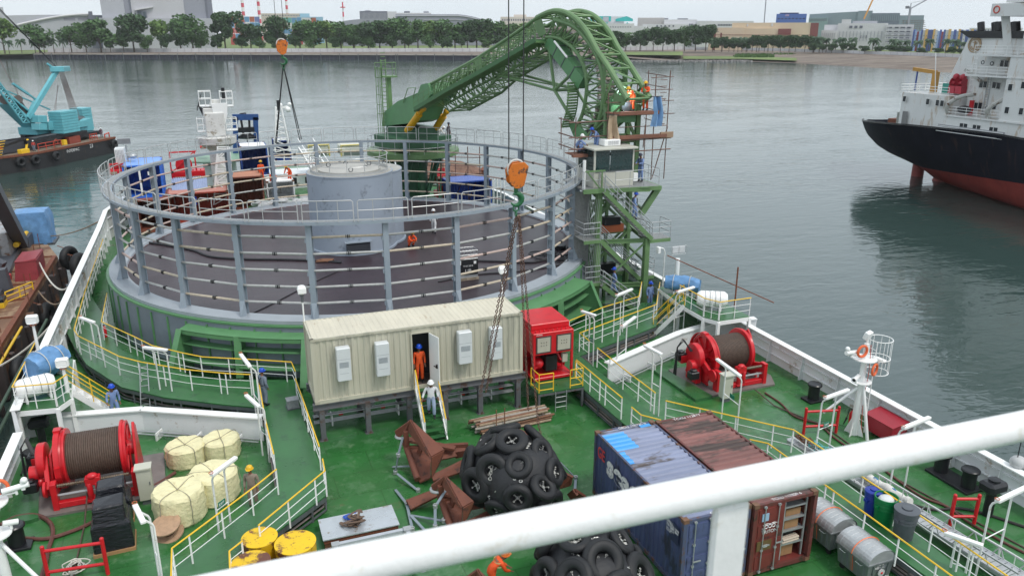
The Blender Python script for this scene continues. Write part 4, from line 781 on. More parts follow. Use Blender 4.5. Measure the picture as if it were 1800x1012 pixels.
# ---- cream cabin on a steel frame
cream=mat('cream_cabin',(.50,.48,.385),.5,var=.07,scale=.6,dirt=.3,dcol=(.38,.37,.3),dscale=.9,stretch=(1.5,1.5,.18)); creamr=mat('cream_roof',(.60,.56,.45),.5,var=.1,scale=1,dirt=.12,dcol=(.46,.38,.27),dscale=2.5,stretch=(1,.3,1))
CX,CY,CZ=2.95,31.15,1.75
def cabin():
    L,Wd,Hh=9.4,2.44,2.95; t=thing('site_cabin','long cream corrugated cabin with four wall units and an open door','cabin',(CX,CY,CZ)); f=M()
    for x in (.07,L-.07):
        for y in (.07,Wd-.07): f.box((x,y,Hh/2),(.14,.14,Hh))
    for y in (.05,Wd-.05): f.bx((.14,y-.05,0),(L-.14,y+.05,.16)); f.bx((.14,y-.04,Hh-.11),(L-.14,y+.04,Hh-.005))
    for x in (.05,L-.05): f.bx((x-.05,.14,0),(x+.05,Wd-.14,.16)); f.bx((x-.04,.14,Hh-.11),(x+.04,Wd-.14,Hh-.005))
    f.build('frame',cream,t); p=M(); dx0,dx1,dz=4.27,5.02,2.6
    corr_panel(p,lambda u,o,z:(u+.14,.045-o,z),16,dx0-.14,.12,Hh-.08); corr_panel(p,lambda u,o,z:(u+dx1,.045-o,z),16,L-.14-dx1,.12,Hh-.08); corr_panel(p,lambda u,o,z:(u+.14,Wd-.045+o,z),34,L-.28,.12,Hh-.08); corr_panel(p,lambda u,o,z:(.045-o,u+.1,z),8,Wd-.2,.12,Hh-.08); corr_panel(p,lambda u,o,z:(L-.045+o,u+.1,z),8,Wd-.2,.12,Hh-.08)
    p.bx((dx0,.03,dz),(dx1,.07,Hh-.1)); p.build('wall_panels',cream,t); r=M(); pts=corr(40,.1,L-.1,.02); k=len(pts); r.add([(u,.06,Hh+o-.002) for u,o in pts]+[(u,Wd-.06,Hh+o-.002) for u,o in pts],[(i,i+1,k+i+1,k+i) for i in range(k-1)]); r.build('roof',creamr,t)
    m=M()
    for i in range(28): m.box((.3+i*.325,.02,Hh-.09),(.12,.05,.05))
    for x in (.1,L-.1):
        for z in (.07,Hh-.06): m.box((x,.05,z),(.2,.14,.12))
    m.build('trim_lugs',mat('cream_dark',(.4,.38,.3),.6),t)
    fl=M(); fl.bx((.1,.1,.14),(L-.1,Wd-.1,.18)); fl.build('floor',mat('cabin_floor',(.12,.1,.09),.6),t)
    m=M(); m.bx((dx0-.06,-.01,.16),(dx0,.1,dz+.06)); m.bx((dx1,-.01,.16),(dx1+.06,.1,dz+.06)); m.bx((dx0,-.01,dz),(dx1,.1,dz+.06)); m.build('door_frame',cream,t)
    dn=thing('door','x','x',(0,0,0)); del dn['label']; del dn['category']; dn.parent=t; dn.location=(dx1,-.02,.18); dn.rotation_euler=(0,0,R(-72)); m=M(); m.bx((.0,-.02,0),(.74,.02,dz-.2)); d=m.build('door_leaf',whiteC,dn,bevel=.008); m=M(); m.box((.55,-.06,1.0),(.3,.03,.03)); m.box((.62,-.06,1.05),(.06,.05,.18)); m.build('panic_bar',blk,dn)
    # inside: cabinet and chair back barely lit
    m=M(); m.bx((dx1-.55,1.2,.18),(dx1+.5,1.6,2.3)); m.build('inner_cabinet',mat('inner_dark',(.05,.055,.06),.6),t)
    for x0,x1,z0,z1,lab in ((.98,1.56,1.04,2.52,0),(2.62,3.2,1.0,2.5,0),(6.26,6.88,1.0,2.5,0),(7.75,8.3,.98,2.5,0)):
        u=M(); u.bx((x0,-.34,z0),(x1,.03,z1)); o=u.build('wall_unit',mat('unit_white',(.62,.65,.66),.4,var=.04),t,bevel=.03)
        g=M(); 
        for k in range(9): g.bx((x0+.1,-.346,z0+.62+k*.028),(x1-.1,-.334,z0+.634+k*.028))
        g.bx((x0+.02,-.344,z0+.98),(x1-.02,-.338,z0+.99)); g.bx((x0+.1,-.344,z0+.35),(x1-.1,-.338,z0+.36)); g.build('grille',mat('unit_grey',(.25,.28,.3),.5),o)
    # support frame
    s=thing('support_frame','grey steel frame of columns and beams carrying the cream cabin','frame',(CX,CY,0)); b=M()
    for y in (.1,Wd-.1): b.ibeam((-.1,y,CZ-.15),(L+.15,y,CZ-.15),.2,.28)
    b.build('main_beams',dg2,s); b=M()
    for x in (.1,L/2,L-.1): b.ibeam((x,.15,CZ-.17),(x,Wd-.15,CZ-.17),.15,.22)
    b.build('cross_beams',dg2,s); lg=None
    for x in (.25,2.2,4.05,5.7,7.35,9.2):
        for y in (.12,Wd-.12):
            if lg is None: q=M(); q.ibeam((0,0,0),(0,0,CZ-.3),.22,.24,.025); q.slab([(-.4,0,CZ-.3),(.4,0,CZ-.3),(.1,0,CZ-.62),(-.1,0,CZ-.62)],.02); q.box((0,0,.012),(.34,.34,.02)); lg=q.build('column',dg2,s); o=lg
            else: o=lg.copy(); COL.objects.link(o); o.parent=s
            o.location=(x,y,0)
    # pipe runs visible under the cabin
    pr=thing('pipe_rack','low bundle of white and grey service pipes under the cream cabin','pipes',(CX,CY+1.3,0)); m=M()
    for k in range(5): m.tube((0,.12*k,.55-.04*k),(L,.12*k,.55-.04*k),.035,7)
    for k in range(3): m.tube((0,.12*k-.1,.28),(L,.12*k-.1,.28),.03,7)
    m.build('pipes',galv,pr); m=M()
    for k in range(6): m.box((.8+k*1.5,.2,.25),(.06,.5,.5))
    m.build('supports',white,pr)
    for k in range(5): m=M(); m.box((1.2+k*1.9,.05,.5),(.18,.12,.1)); m.build('red_valve',red,pr)
    # stair up to the door
    st=thing('cabin_stair','steep stair with green treads and yellow handrails up to the cabin door','stair',(CX+dx0,CY,0)); x0,x1=.02,.95; top=V((0,-.15,CZ+.1)); bot=V((0,-1.75,0)); 
    for i in range(8): q=top.lerp(bot,(i+.3)/8); m=M(); m.box(((x0+x1)/2,q.y,q.z),(x1-x0-.06,.26,.035)); m.build('tread',walkM,st)
    for x in (x0,x1):
        m=M(); m.beam((x,top.y,top.z),(x,bot.y,bot.z),.05,.2); m.build('stringer',white,st); m=M(); hb=V((0,0,.95)); m.path([(x,top.y+.02,top.z-.2),(x,top.y+.02,top.z+.85),V((x,top.y-.1,top.z))+hb,V((x,bot.y+.12,bot.z))+hb],.03,6); m.build('handrail',yellow,st)
        m=M()
        for f in (.35,.65): m.tube(V((x,top.y,top.z+.95*f)),V((x,bot.y,bot.z+.95*f)),.016,5)
        for f in (.02,.33,.66,.98): q=top.lerp(bot,f); m.tube((x,q.y,q.z),(x,q.y,q.z+.95),.02,5)
        m.build('balusters',white,st)
dg2=mat('frame_grey',(.12,.125,.135),.5,var=.12,scale=2,dirt=.3,dcol=(.09,.05,.035),dscale=2.5)
cabin()
# floodlights on the cabin corners and others
def flood(label,loc,h=1.4,sc_=1.0):
    t=thing('floodlight',label,'lamp',loc,0,'white floodlights'); m=M(); m.tube((0,0,0),(0,0,h),.035,8); m.build('pole',white,t); m=M(); m.torus((0,0,h-.05),.1,.02,12,5); m.tube((0,0,h-.35),(0,0,h),.06,10); m.build('bracket',dgrey,t)
    m=M(); m.lathe([(.1,0),(.17,.12),(.2,.25),(.15,.38),(.0,.42)],14,(0,0,h)); m.box((0,-.16,h+.2),(.36,.12,.26)); m.build('lamp_head',whiteC,t,bevel=.02); return t
flood('domed white lamp on the left rear corner of the cream cabin roof',(CX+.05,CY+2.3,CZ+2.95),1.25); flood('domed white lamp on the right rear corner of the cream cabin roof',(CX+9.25,CY+2.3,CZ+2.95),1.15)
# ================================================================ red power pack
def pack():
    a=V((12.93,31.3,1.05)); t=thing('power_pack','glossy red hydraulic power pack with two control windows on a green stand','power pack',a); Wd,D,Hh=2.05,2.6,2.45
    m=M(); m.bx((0,0,1.35),(Wd,D,Hh)); m.bx((0,0,.05),(Wd,D,.2))
    for x in (.06,Wd-.06):
        for y in (.06,D-.06): m.box((x,y,.75),(.12,.12,1.3))
    m.bx((0,1.2,.2),(.04,D,1.35)); m.bx((Wd-.04,1.2,.2),(Wd,D,1.35)); m.bx((0,D-.04,.2),(Wd,D,1.35)); m.build('casing',red,t,bevel=.02)
    m=M(); m.bx((.05,.4,Hh+.003),(Wd-.05,D-.1,Hh+.3)); 
    for k in range(9): m.box((.15+k*.22,.12,Hh+.06),(.05,.1,.1))
    m.build('roof_duct',red,t,bevel=.03)
    for x in (.14,1.16):
        m=M(); m.bx((x,-.03,1.45),(x+.76,.02,2.28)); o=m.build('control_window',mat('window_rim',(.06,.05,.05),.4),t); m=M(); m.bx((x+.06,-.035,1.51),(x+.7,-.028,2.22)); m.build('panel_face',mat('panel_face',(.42,.4,.33),.35),o)
        m=M(); 
        for k in range(6): m.ball((x+.25+.13*(k%3),-.04,1.98-.14*(k//3)),.022,8,5)
        m.build('dials',blk,o)
    m=M(); m.bx((.75,.25,.35),(1.35,.95,1.15)); m.build('tank',blk,t,bevel=.03); m=M(); m.ball((.45,.5,.75),(.28,.3,.26)); m.tube((.2,.3,.55),(.6,.3,.9),.05); m.path([(1.4,.4,1.2),(1.5,.2,.9),(1.75,.3,.9),(1.8,.5,.5)],.05,6); m.path([(1.4,.5,.4),(1.6,.3,.5),(1.7,.35,1.1)],.05,6); m.build('pump_pipes',red,t); m=M(); m.bx((1.55,.1,.8),(1.8,.3,1.2)); m.build('junction_box',mat('beige_box',(.45,.44,.36),.5),t)
    text('POWER',.09,wt,t,(.3,-.005,2.36),(PI/2,0,0))
    s=thing('equipment_stand','green topped grey stand carrying the red power pack','platform',(12.75,30.2,0)); m=M(); m.bx((0,0,.98),(2.3,3.8,1.04)); m.build('deck_plate',walkM,s); m=M()
    for x in (.06,2.24):
        for y in (.06,3.7): m.box((x,y,.49),(.09,.09,.97))
    for y in (.04,): m.bx((0,y-.03,.86),(2.3,y+.03,.97))
    m.build('legs',dg2,s); m=M()
    for x in (.85,1.4): m.beam((x,-.02,0),(x,-.02,.98),.03,.05)
    for z in (.2,.45,.7): m.tube((.85,-.02,z),(1.4,-.02,z),.015,5)
    m.build('ladder',galv,s)
    for k,(p0,p1,p2,lab) in enumerate((((0,.9),(.05,.05),(.75,.03),'low yellow guard rail left of the ladder on the power pack stand'),((1.6,.03),(2.25,.05),(2.26,.9),'low yellow guard rail right of the ladder on the power pack stand'))):
        g=thing('guard_rail',lab,'railing',(12.75,30.2,1.04),0,'guard rails on the stand'); m=M()
        for z in (.9,.48,.12): m.path([(p[0],p[1],z) for p in (p0,p1,p2)],.025,6)
        for p in (p0,p1,p2): m.tube((p[0],p[1],0),(p[0],p[1],.9),.025,6)
        m.build('frame',yellow,g)
pack()
# ================================================================ winches
def winch(label,loc,mirror=False):
    t=thing('winch',label,'winch',loc,0,'red towing winches'); rf,rw=1.08,.88; zc=1.35; x0,x1=-1.0,.95
    m=M(); n=26; prof=[(.3,x0)]
    for i in range(n): a=x0+(x1-x0)*i/n; b=(x1-x0)/n; prof+=[(rw-.028,a+.001),(rw,a+b*.3),(rw,a+b*.7),(rw-.028,a+b-.001)]
    prof.append((.3,x1)); RX=MX.Rotation(PI/2,3,'Y'); m.lathe(prof,36,(0,0,zc),RX,cap=False); m.build('wire_drum',wire,t)
    for x in (x0,x1):
        m=M(); m.lathe([(.25,x-.05),(rf,x-.05),(rf+.02,x),(rf,x+.05),(.25,x+.05)],40,(0,0,zc),RX,cap=False); sg=-1 if x<0 else 1
        m.lathe([(rf-.04,x+sg*.05),(rf-.02,x+sg*.16),(rf-.14,x+sg*.16),(rf-.16,x+sg*.05)],40,(0,0,zc),RX,cap=False)
        for k in range(8): a=2*PI*k/8; m.beam((x+sg*.1,.3*math.cos(a),zc+.3*math.sin(a)),(x+sg*.1,.95*math.cos(a),zc+.95*math.sin(a)),.08,.1,up=(1,0,0))
        m.lathe([(.32,x+sg*.05),(.3,x+sg*.35),(.0,x+sg*.36)],20,(0,0,zc),RX,cap=False); m.build('drum_flange',red,t)
    # brake band ring left, side frames, gear case
    m=M(); m.lathe([(rf+.03,x0-.3),(rf+.07,x0-.3),(rf+.07,x0-.12),(rf+.03,x0-.12)],40,(0,0,zc),RX,cap=False); m.box((x0-.2,0,zc+rf+.08),(.24,.3,.1)); m.box((x0-.2,-rf-.05,zc),(.2,.16,.4)); m.build('brake_band',red,t)
    m=M(); m.slab([(x1+.42,-1.0,0.15),(x1+.42,1.0,.15),(x1+.42,.35,zc+.75),(x1+.42,0,zc+1.05),(x1+.42,-.3,zc+.75)],.1); m.slab([(x1+.2,-.5,.15),(x1+.2,.5,.15),(x1+.2,.3,zc+.2),(x1+.2,-.3,zc+.2)],.06); m.build('side_frame',red,t,bevel=.02)
    m=M(); m.slab([(x0-.5,-1.0,.15),(x0-.5,1.0,.15),(x0-.5,.4,zc+.4),(x0-.5,-.4,zc+.4)],.1); m.build('side_frame',red,t,bevel=.02)
    m=M(); m.lathe([(0,-.01),(.62,0),(.66,.04),(.66,.3),(.0,.32)],28,(x0-.95,-.15,zc+.1),RX); m.box((x0-.8,-.15,.55),(.32,.9,.8)); m.beam((x0-.7,-.2,zc+.2),(x0-.55,-1.35,.75),.16,.35); m.build('gearbox',red,t,bevel=.02)
    m=M(); m.lathe([(.28,0),(.28,.3),(.2,.34)],16,(x0-1.25,-.4,zc-.25),RX); m.ball((x0-.95,-.5,zc-.6),.2); m.box((x0-1.1,.4,zc-.2),(.4,.3,.4)); m.build('motor',red,t,bevel=.01)
    for dx,dy,dz in ((-1.45,.5,1.0),(-1.5,-.75,.5)): m=M(); m.box((x0+dx*.75-.1,dy,dz+.25),(.5,.42,.4)); m.box((x0+dx*.75-.1,dy,dz+.5),(.3,.3,.12)); m.build('motor_cover',blk,t,bevel=.05)
    # spooling gear in front
    yb=-1.55; m=M(); m.bx((x0-.45,yb-.12,.0),(x0-.25,yb+.25,1.15)); m.bx((x1+.3,yb-.12,0),(x1+.5,yb+.25,1.15)); m.bx((x0-.3,yb-.05,.12),(x1+.3,yb+.2,.34)); m.beam((x0-.35,yb,.9),(x0-.4,-.6,.6),.18,.5); m.beam((x1+.4,yb,.9),(x1+.4,-.6,.6),.18,.5); m.build('spooling_frame',red,t,bevel=.015)
    m=M(); n=34; prof=[]
    L=x1-x0+.5
    for i in range(n): a=x0-.25+L*i/n; prof+=[(.045,a),(.075,a+L/n*.5)]
    m.lathe(prof,12,(0,yb+.05,1.0),RX); m.build('diamond_screw',mat('screw_steel',(.3,.25,.19),.35,.8,var=.3,scale=10),t); m=M(); m.tube((x0-.25,yb+.05,.62),(x1+.3,yb+.05,.62),.05,8); m.build('guide_bar',galv,t)
    m=M(); m.box((-.05,yb+.03,1.02),(.5,.3,.3)); m.ball((-.05,yb+.0,1.2),(.2,.16,.12)); m.tube((-.18,yb-.05,.25),(-.18,yb-.05,.95),.1,12); m.tube((.1,yb-.05,.25),(.1,yb-.05,.95),.1,12); m.box((-.05,yb,.25),(.5,.3,.1)); m.build('spooling_carriage',red,t,bevel=.01)
    m=M(); m.lathe([(.3,-.04),(.3,.04)],18,(x0-.62,yb+.1,.9),RX); m.lathe([(.22,-.04),(.22,.04)],18,(x0-.62,yb+.55,.65),RX); m.build('chain_wheels',red,t)
    m=M(); m.prism([(x0-.9,yb-.35),(x1+.85,yb-.35),(x1+1.35,yb+.6),(x1+1.2,1.5),(x0-1.2,1.5),(x0-1.4,-.6)],.0,.1); m.build('skid',mat('skid_grey',(.17,.15,.14),.5,var=.25,scale=1.5),t)
    m=M(); m.prism([(x0-1.9,yb-.5),(x0-1.1,yb-.5),(x0-.9,yb-.4),(x0-1.4,1.6),(x0-2.0,1.6)],.0,.14); m.build('foundation',walkM,t)
    m=M()
    for k in range(3): m.path([(x0-1.1+.05*k,-.2,zc+.4),(x0-1.3,.1+.1*k,zc+.9),(x0-1.55,.3,zc+.5),(x0-1.6,.2+.1*k,.4)],.035,6)
    m.build('hydraulic_hoses',blk,t); return t
w1=winch('large red winch with brown wire drum at the lower left of the deck',(-5.35,30.9,0)); w2=put(w1,(23.1,30.75,0),0,'large red winch with brown wire drum behind the right breakwater by the open water')
m=M(); m.path([G(612/3.969,757+400/3.969,.5),G(590/3.969,757+650/3.969,.06),G(520/3.969,1000,.03),G(125,1050,.02)],.03,6); tag(m.build('winch_wire',wire),'taut wire running from the left winch towards the camera','wire',)
m=M(); m.path([V((23.3,28.4,.3)),V((23.4,27.0,.05)),V((24.2,24.5,.03)),V((23.8,20,.03)),V((24.6,14,.03))],.03,6); tag(m.build('winch_wire',wire),'wire running along the deck from the right winch past the red frames','wire')
# ================================================================ electrical cabinets
def cabinet(label,p,h=1.35,w=.5,d=.4): t=thing('electrical_cabinet',label,'cabinet',p,0,'beige cabinets'); m=M(); m.box((0,0,.1),(w*.7,d*.7,.2)); m.build('plinth',dgrey,t); m=M(); m.box((0,0,.2+(h-.2)/2),(w,d,h-.2)); m.build('case',mat('cab_beige',(.5,.5,.42),.4,var=.05),t,bevel=.015); m=M(); m.box((0,-.02,h+.02),(w+.08,d+.1,.06)); m.build('hood',mat('cab_beige',(.5,.5,.42),.4),t); m=M(); m.box((w*.35,-d/2-.015,h*.6),(.03,.03,.12)); m.build('handle',dgrey,t); return t
cabinet('beige cabinet standing beside the left winch',G(261,882,0),1.5); cabinet('beige cabinet under the light stand below the right winch',G(1274,704,0),1.35)
# ================================================================ yellow wrapped coils
ycover=mat('yellow_tarp',(.74,.69,.42),.65,var=.08,scale=2,bump=1.0,bscale=6,dirt=.15,dcol=(.58,.5,.28),dscale=3)
def coil(label,px_,r_=.86,h=1.05,seed=0):
    p=G(*px_,0); t=thing('wrapped_coil',label,'rope coil',p,0,'yellow wrapped coils'); r=random.Random(seed); m=M(); n=40; prof=[(r_*.93,0),(r_*1.0,.1),(r_*.97,h*.3),(r_*1.02,h*.5),(r_*.97,h*.72),(r_*.99,h*.88),(r_*.9,h*.98),(r_*.7,h*1.0),(r_*.4,h*.98),(.08,h*.93)]; K=len(prof)
    ph=[r.uniform(0,6) for _ in range(6)]
    vs=[]
    for i,(rr,z) in enumerate(prof):
        for k in range(n):
            a=2*PI*k/n; w_=1+.012*math.sin(9*a+ph[0]+i*.7)+.016*math.sin(19*a+ph[1]-i*1.3)+.01*math.sin(5*a+ph[2]); vs.append((rr*w_*math.cos(a),rr*w_*math.sin(a),z+(.02*math.sin(7*a+ph[3]+i) if i>0 else 0)))
    m.add(vs+[(0,0,h*.86)],[(i*n+k,i*n+(k+1)%n,(i+1)*n+(k+1)%n,(i+1)*n+k) for i in range(K-1) for k in range(n)]+[((K-1)*n+k,(K-1)*n+(k+1)%n,K*n) for k in range(n)],True); m.build('cover',ycover,t)
    s=M()
    for a0 in (r.uniform(0,1),r.uniform(1.5,2.2)):
        s.path([V((math.cos(a0)*rr*1.06,math.sin(a0)*rr*1.06,z+.02)) for rr,z in prof]+[V((-math.cos(a0)*rr*1.06,-math.sin(a0)*rr*1.06,z+.02)) for rr,z in reversed(prof)],.014,5)
    s.build('lashing',mat('lashing',(.3,.27,.2),.8),t); return t
coil('yellow wrapped coil in the back row, left one, under the breakwater pipes',(329,811),.78,.85,seed=1); coil('yellow wrapped coil in the back row, right one, under the breakwater pipes',(391,799),.76,.85,seed=2); coil('yellow wrapped coil in the front row nearest the railing lamp',(379,872),.9,1.15,seed=3); coil('yellow wrapped coil in the front row behind the wooden reel',(319,907),.9,1.2,seed=4)
# wooden reel
t=thing('cable_reel','wooden cable reel lying tilted against the yellow coils','reel',G(298,940,0)+V((0,0,.08)),.3); t.rotation_euler=(R(14),R(-8),0); wd=mat('reel_wood',(.42,.27,.17),.75,var=.2,scale=5)
for z,n_ in ((.0,'flange'),(.42,'flange')): m=M(); m.lathe([(.06,z),(.5,z),(.5,z+.05),(.06,z+.05)],28); m.build(n_,wd,t)
m=M(); m.lathe([(.2,.05),(.2,.42)],18); m.build('core',mat('core_dark',(.12,.06,.04),.8),t)
t=thing('rusty_hook_block','small rusty clamp standing behind the wooden reel','clamp',G(310,920,0)); m=M(); m.torus((0,0,.55),.2,.05,14,6,MX.Rotation(PI/2,3,'X')); m.build('ring',rust,t); m=M(); m.box((0,0,.2),(.3,.12,.4)); m.build('base',rust,t)
# black wrapped pallets
film=mat('black_film',(.012,.013,.018),.22,var=.3,scale=2,bump=.8,bscale=3,stretch=(1,1,4))
for lab,(x,y),s_,h in (('pallet of goods wrapped in black film, the nearer and taller part with a wooden base',(202,968),1.0,1.75),('black film wrapped stack leaning behind the taller one beside the left winch',(203,918),.95,1.45)):
    t=thing('wrapped_pallet',lab,'pallet',G(x,y,0)+V((0,.35,0)),.05,'black wrapped goods'); m=M(); m.box((0,0,.06),(1.3*s_,1.1,.12)); m.build('wooden_base',mat('pallet_wood',(.35,.2,.09),.8,scale=4),t); m=M(); q=[(1.25*s_,1.0,.12),(1.22*s_,1.0,h*.62),(1.0*s_,.9,h*.68),(.95*s_,.7,h)]
    vs=[]; 
    for w_,d_,z in q: vs+=[(-w_/2,-d_/2,z),(w_/2,-d_/2,z),(w_/2,d_/2,z+(.06 if z>1 else 0)),(-w_/2,d_/2,z)]
    m.add(vs,[(4*i+k,4*i+(k+1)%4,4*i+4+(k+1)%4,4*i+4+k) for i in range(3) for k in range(4)]+[(12,13,14,15)]); m.build('film_wrap',film,t,bevel=.05)
# ================================================================ red frames
def hframe(label,a,b,h=1.25,r_=.065):
    A,B_=G(*a,0),G(*b,0); c=(A+B_)/2; A-=c; B_-=c; t=thing('pipe_guard',label,'guard frame',c,0,'red tube frames')
    for p in (A,B_): m=M(); m.tube(p,p+V((0,0,h)),r_,12); m.ball(p+V((0,0,h)),(r_,r_,r_*.7),12,6); m.build('post',red,t)
    for z in (h-.16,h*.3): m=M(); m.tube(A+V((0,0,z)),B_+V((0,0,z)),r_*.85,12); m.build('crossbar',red,t)
hframe('red tube frame beside the camera mast',(1412,763),(1469,760)); hframe('red tube frame near the lower end of the gangway',(1669,923),(1711,923)); hframe('red tube frame in the lower left corner over the white rope coil',(87,1024),(190,1008),1.35)
# ================================================================ bins
def galvbin(label,loc):
    t=thing('waste_bin',label,'waste bin',loc,0,'galvanised wheeled bins'); gb=mat('bin_galv',(.26,.28,.29),.4,.55,var=.14,scale=3); w_,L,h=1.05,1.35,.95; m=M(); a=[(-w_*.42,-L*.46,.22),(w_*.42,-L*.46,.22),(w_*.42,L*.46,.22),(-w_*.42,L*.46,.22),(-w_/2,-L/2,h),(w_/2,-L/2,h),(w_/2,L/2,h),(-w_/2,L/2,h)]; m.add(a,[(3,2,1,0)]+[(k,(k+1)%4,4+(k+1)%4,4+k) for k in range(4)])
    for s_ in (-1,1):
        for k in range(5): y=-.5+.25*k; m.beam((s_*w_*.43,y*.93,.26),(s_*(w_/2+.015),y,h-.06),.05,.05)
        for k in range(3): x=-.3+.3*k; m.beam((x*.86,s_*L*.465,.26),(x,s_*(L/2+.015),h-.06),.05,.05)
    m.bx((-w_/2-.04,-L/2-.04,h-.05),(w_/2+.04,L/2+.04,h)); m.build('body',gb,t); m=M(); n=14
    for i in range(n):
        a0,a1=PI*i/n,PI*(i+1)/n; P=[(-(w_/2+.03)*math.cos(a),z) for a,z in ((a0,h+.42*math.sin(a0)),(a1,h+.42*math.sin(a1)))]; m.add([(P[0][0],-L/2-.03,P[0][1]),(P[0][0],L/2+.03,P[0][1]),(P[1][0],L/2+.03,P[1][1]),(P[1][0],-L/2-.03,P[1][1])],[(0,1,2,3)],True)
    for y in (-L/2-.01,L/2+.01): m.add([(-(w_/2)*math.cos(PI*i/n),y,h+.41*math.sin(PI*i/n)) for i in range(n+1)],[tuple(range(n+1))])
    m.build('domed_lid',mat('lid_galv',(.46,.48,.49),.33,.45,var=.12,scale=3),t); m=M()
    for k in range(7):
        y=-.55+.18*k; m.path([(-(w_/2+.035)*math.cos(PI*i/10),y,h+.425*math.sin(PI*i/10)) for i in range(11)],.008,4)
    m.build('lid_ribs',galv,t); m=M(); m.path([(-(w_/2+.05)*math.cos(PI*i/12),.0,h+.445*math.sin(PI*i/12)) for i in range(13)],.02,4); m.slab([(-w_/2-.03,-.04,h),(-w_/2-.03,.04,h),(-w_*.43-.02,.04,.3),(-w_*.43-.02,-.04,.3)],.015); m.build('orange_strap',mat('orange_strap',(.75,.16,.04),.5),t)
    m=M(); m.lathe([(.13,0),(.13,.03),(.08,.04)],18,(0,-L/2-.03,h*.62),MX.Rotation(PI/2,3,'X')); m.build('emblem',mat('emblem_white',(.5,.5,.5),.4),t); m=M(); m.lathe([(.07,0),(.0,.05)],14,(0,-L/2-.055,h*.62),MX.Rotation(PI/2,3,'X')); m.build('emblem_centre',red,t); text('THINK\nRECYCLE',.1,wt,t,(-.05,-L/2-.02,h*.86),(PI/2,0,0)); text('GENERAL\nWASTE',.08,wt,t,(.22,-L/2-.015,h*.34),(PI/2,0,0))
    for x in (-.35,.35):
        for y in (-.5,.5): m=M(); m.lathe([(.1,-.03),(.1,.03)],14,(x,y,.1),MX.Rotation(PI/2,3,'Y')); m.box((x,y,.19),(.07,.1,.06)); m.build('castor',black,t)
    m=M()
    for y in (-.35,.35): m.path([(w_/2,y-.12,h-.12),(w_/2+.09,y-.12,h-.12),(w_/2+.09,y+.12,h-.12),(w_/2,y+.12,h-.12)],.012,5); m.path([(-w_/2,y-.12,h-.12),(-w_/2-.09,y-.12,h-.12),(-w_/2-.09,y+.12,h-.12),(-w_/2,y+.12,h-.12)],.012,5)
    m.build('handles',galv,t); return t
b1=galvbin('domed galvanised bin nearest the camera beside the brown container',(18.25,16.1,0)); put(b1,(18.35,17.85,0),0,'domed galvanised bin behind the other one, beside the brown container')
def barrel(label,px_,r_,h,c,lid,kind='tub'):
    t=thing('plastic_bin',label,'bin',G(*px_,ZK),0,'plastic bins on the walkway'); mt=mat('plastic_'+str(c),c,.35,var=.08); m=M(); m.lathe([(r_*.82,0),(r_*.84,.03),(r_*.93,h*.6),(r_*1.0,h*.62),(r_*.97,h*.72),(r_*1.03,h*.74),(r_*1.0,h*.86),(r_*1.08,h*.88),(r_*1.08,h)]+([(r_*.98,h),(r_*.8,h*.2),(0,h*.2)] if not lid else []),32,cap=True); m.build('tub',mt,t)
    if lid: m=M(); m.lathe([(r_*1.12,h),(r_*1.12,h+.05),(r_*.8,h+.09),(r_*.45,h+.07),(r_*.45,h+.11),(0,h+.12)],32); m.build('lid',mt,t)
    else: m=M(); m.ball((0,0,h*.9),(r_*.8,r_*.7,.12),14,6); m.build('bin_liner',mat('liner_white',(.65,.68,.68),.4,bump=.5),t)
    m=M()
    for a in (0,PI): m.box((r_*1.12*math.cos(a),r_*1.12*math.sin(a),h*.7),(.06,.16,.1))
    m.build('handles',mt,t)
barrel('blue plastic drum with a lid, leftmost of the three bins on the walkway',(1529,905),.26,.95,(.015,.04,.3),True); barrel('open green plastic bin with a white liner between the blue and grey bins',(1551,920),.36,1.08,(.0,.17,.045),False); barrel('grey plastic bin with a lid, rightmost of the three bins on the walkway',(1586,944),.36,1.05,(.085,.095,.11),True)
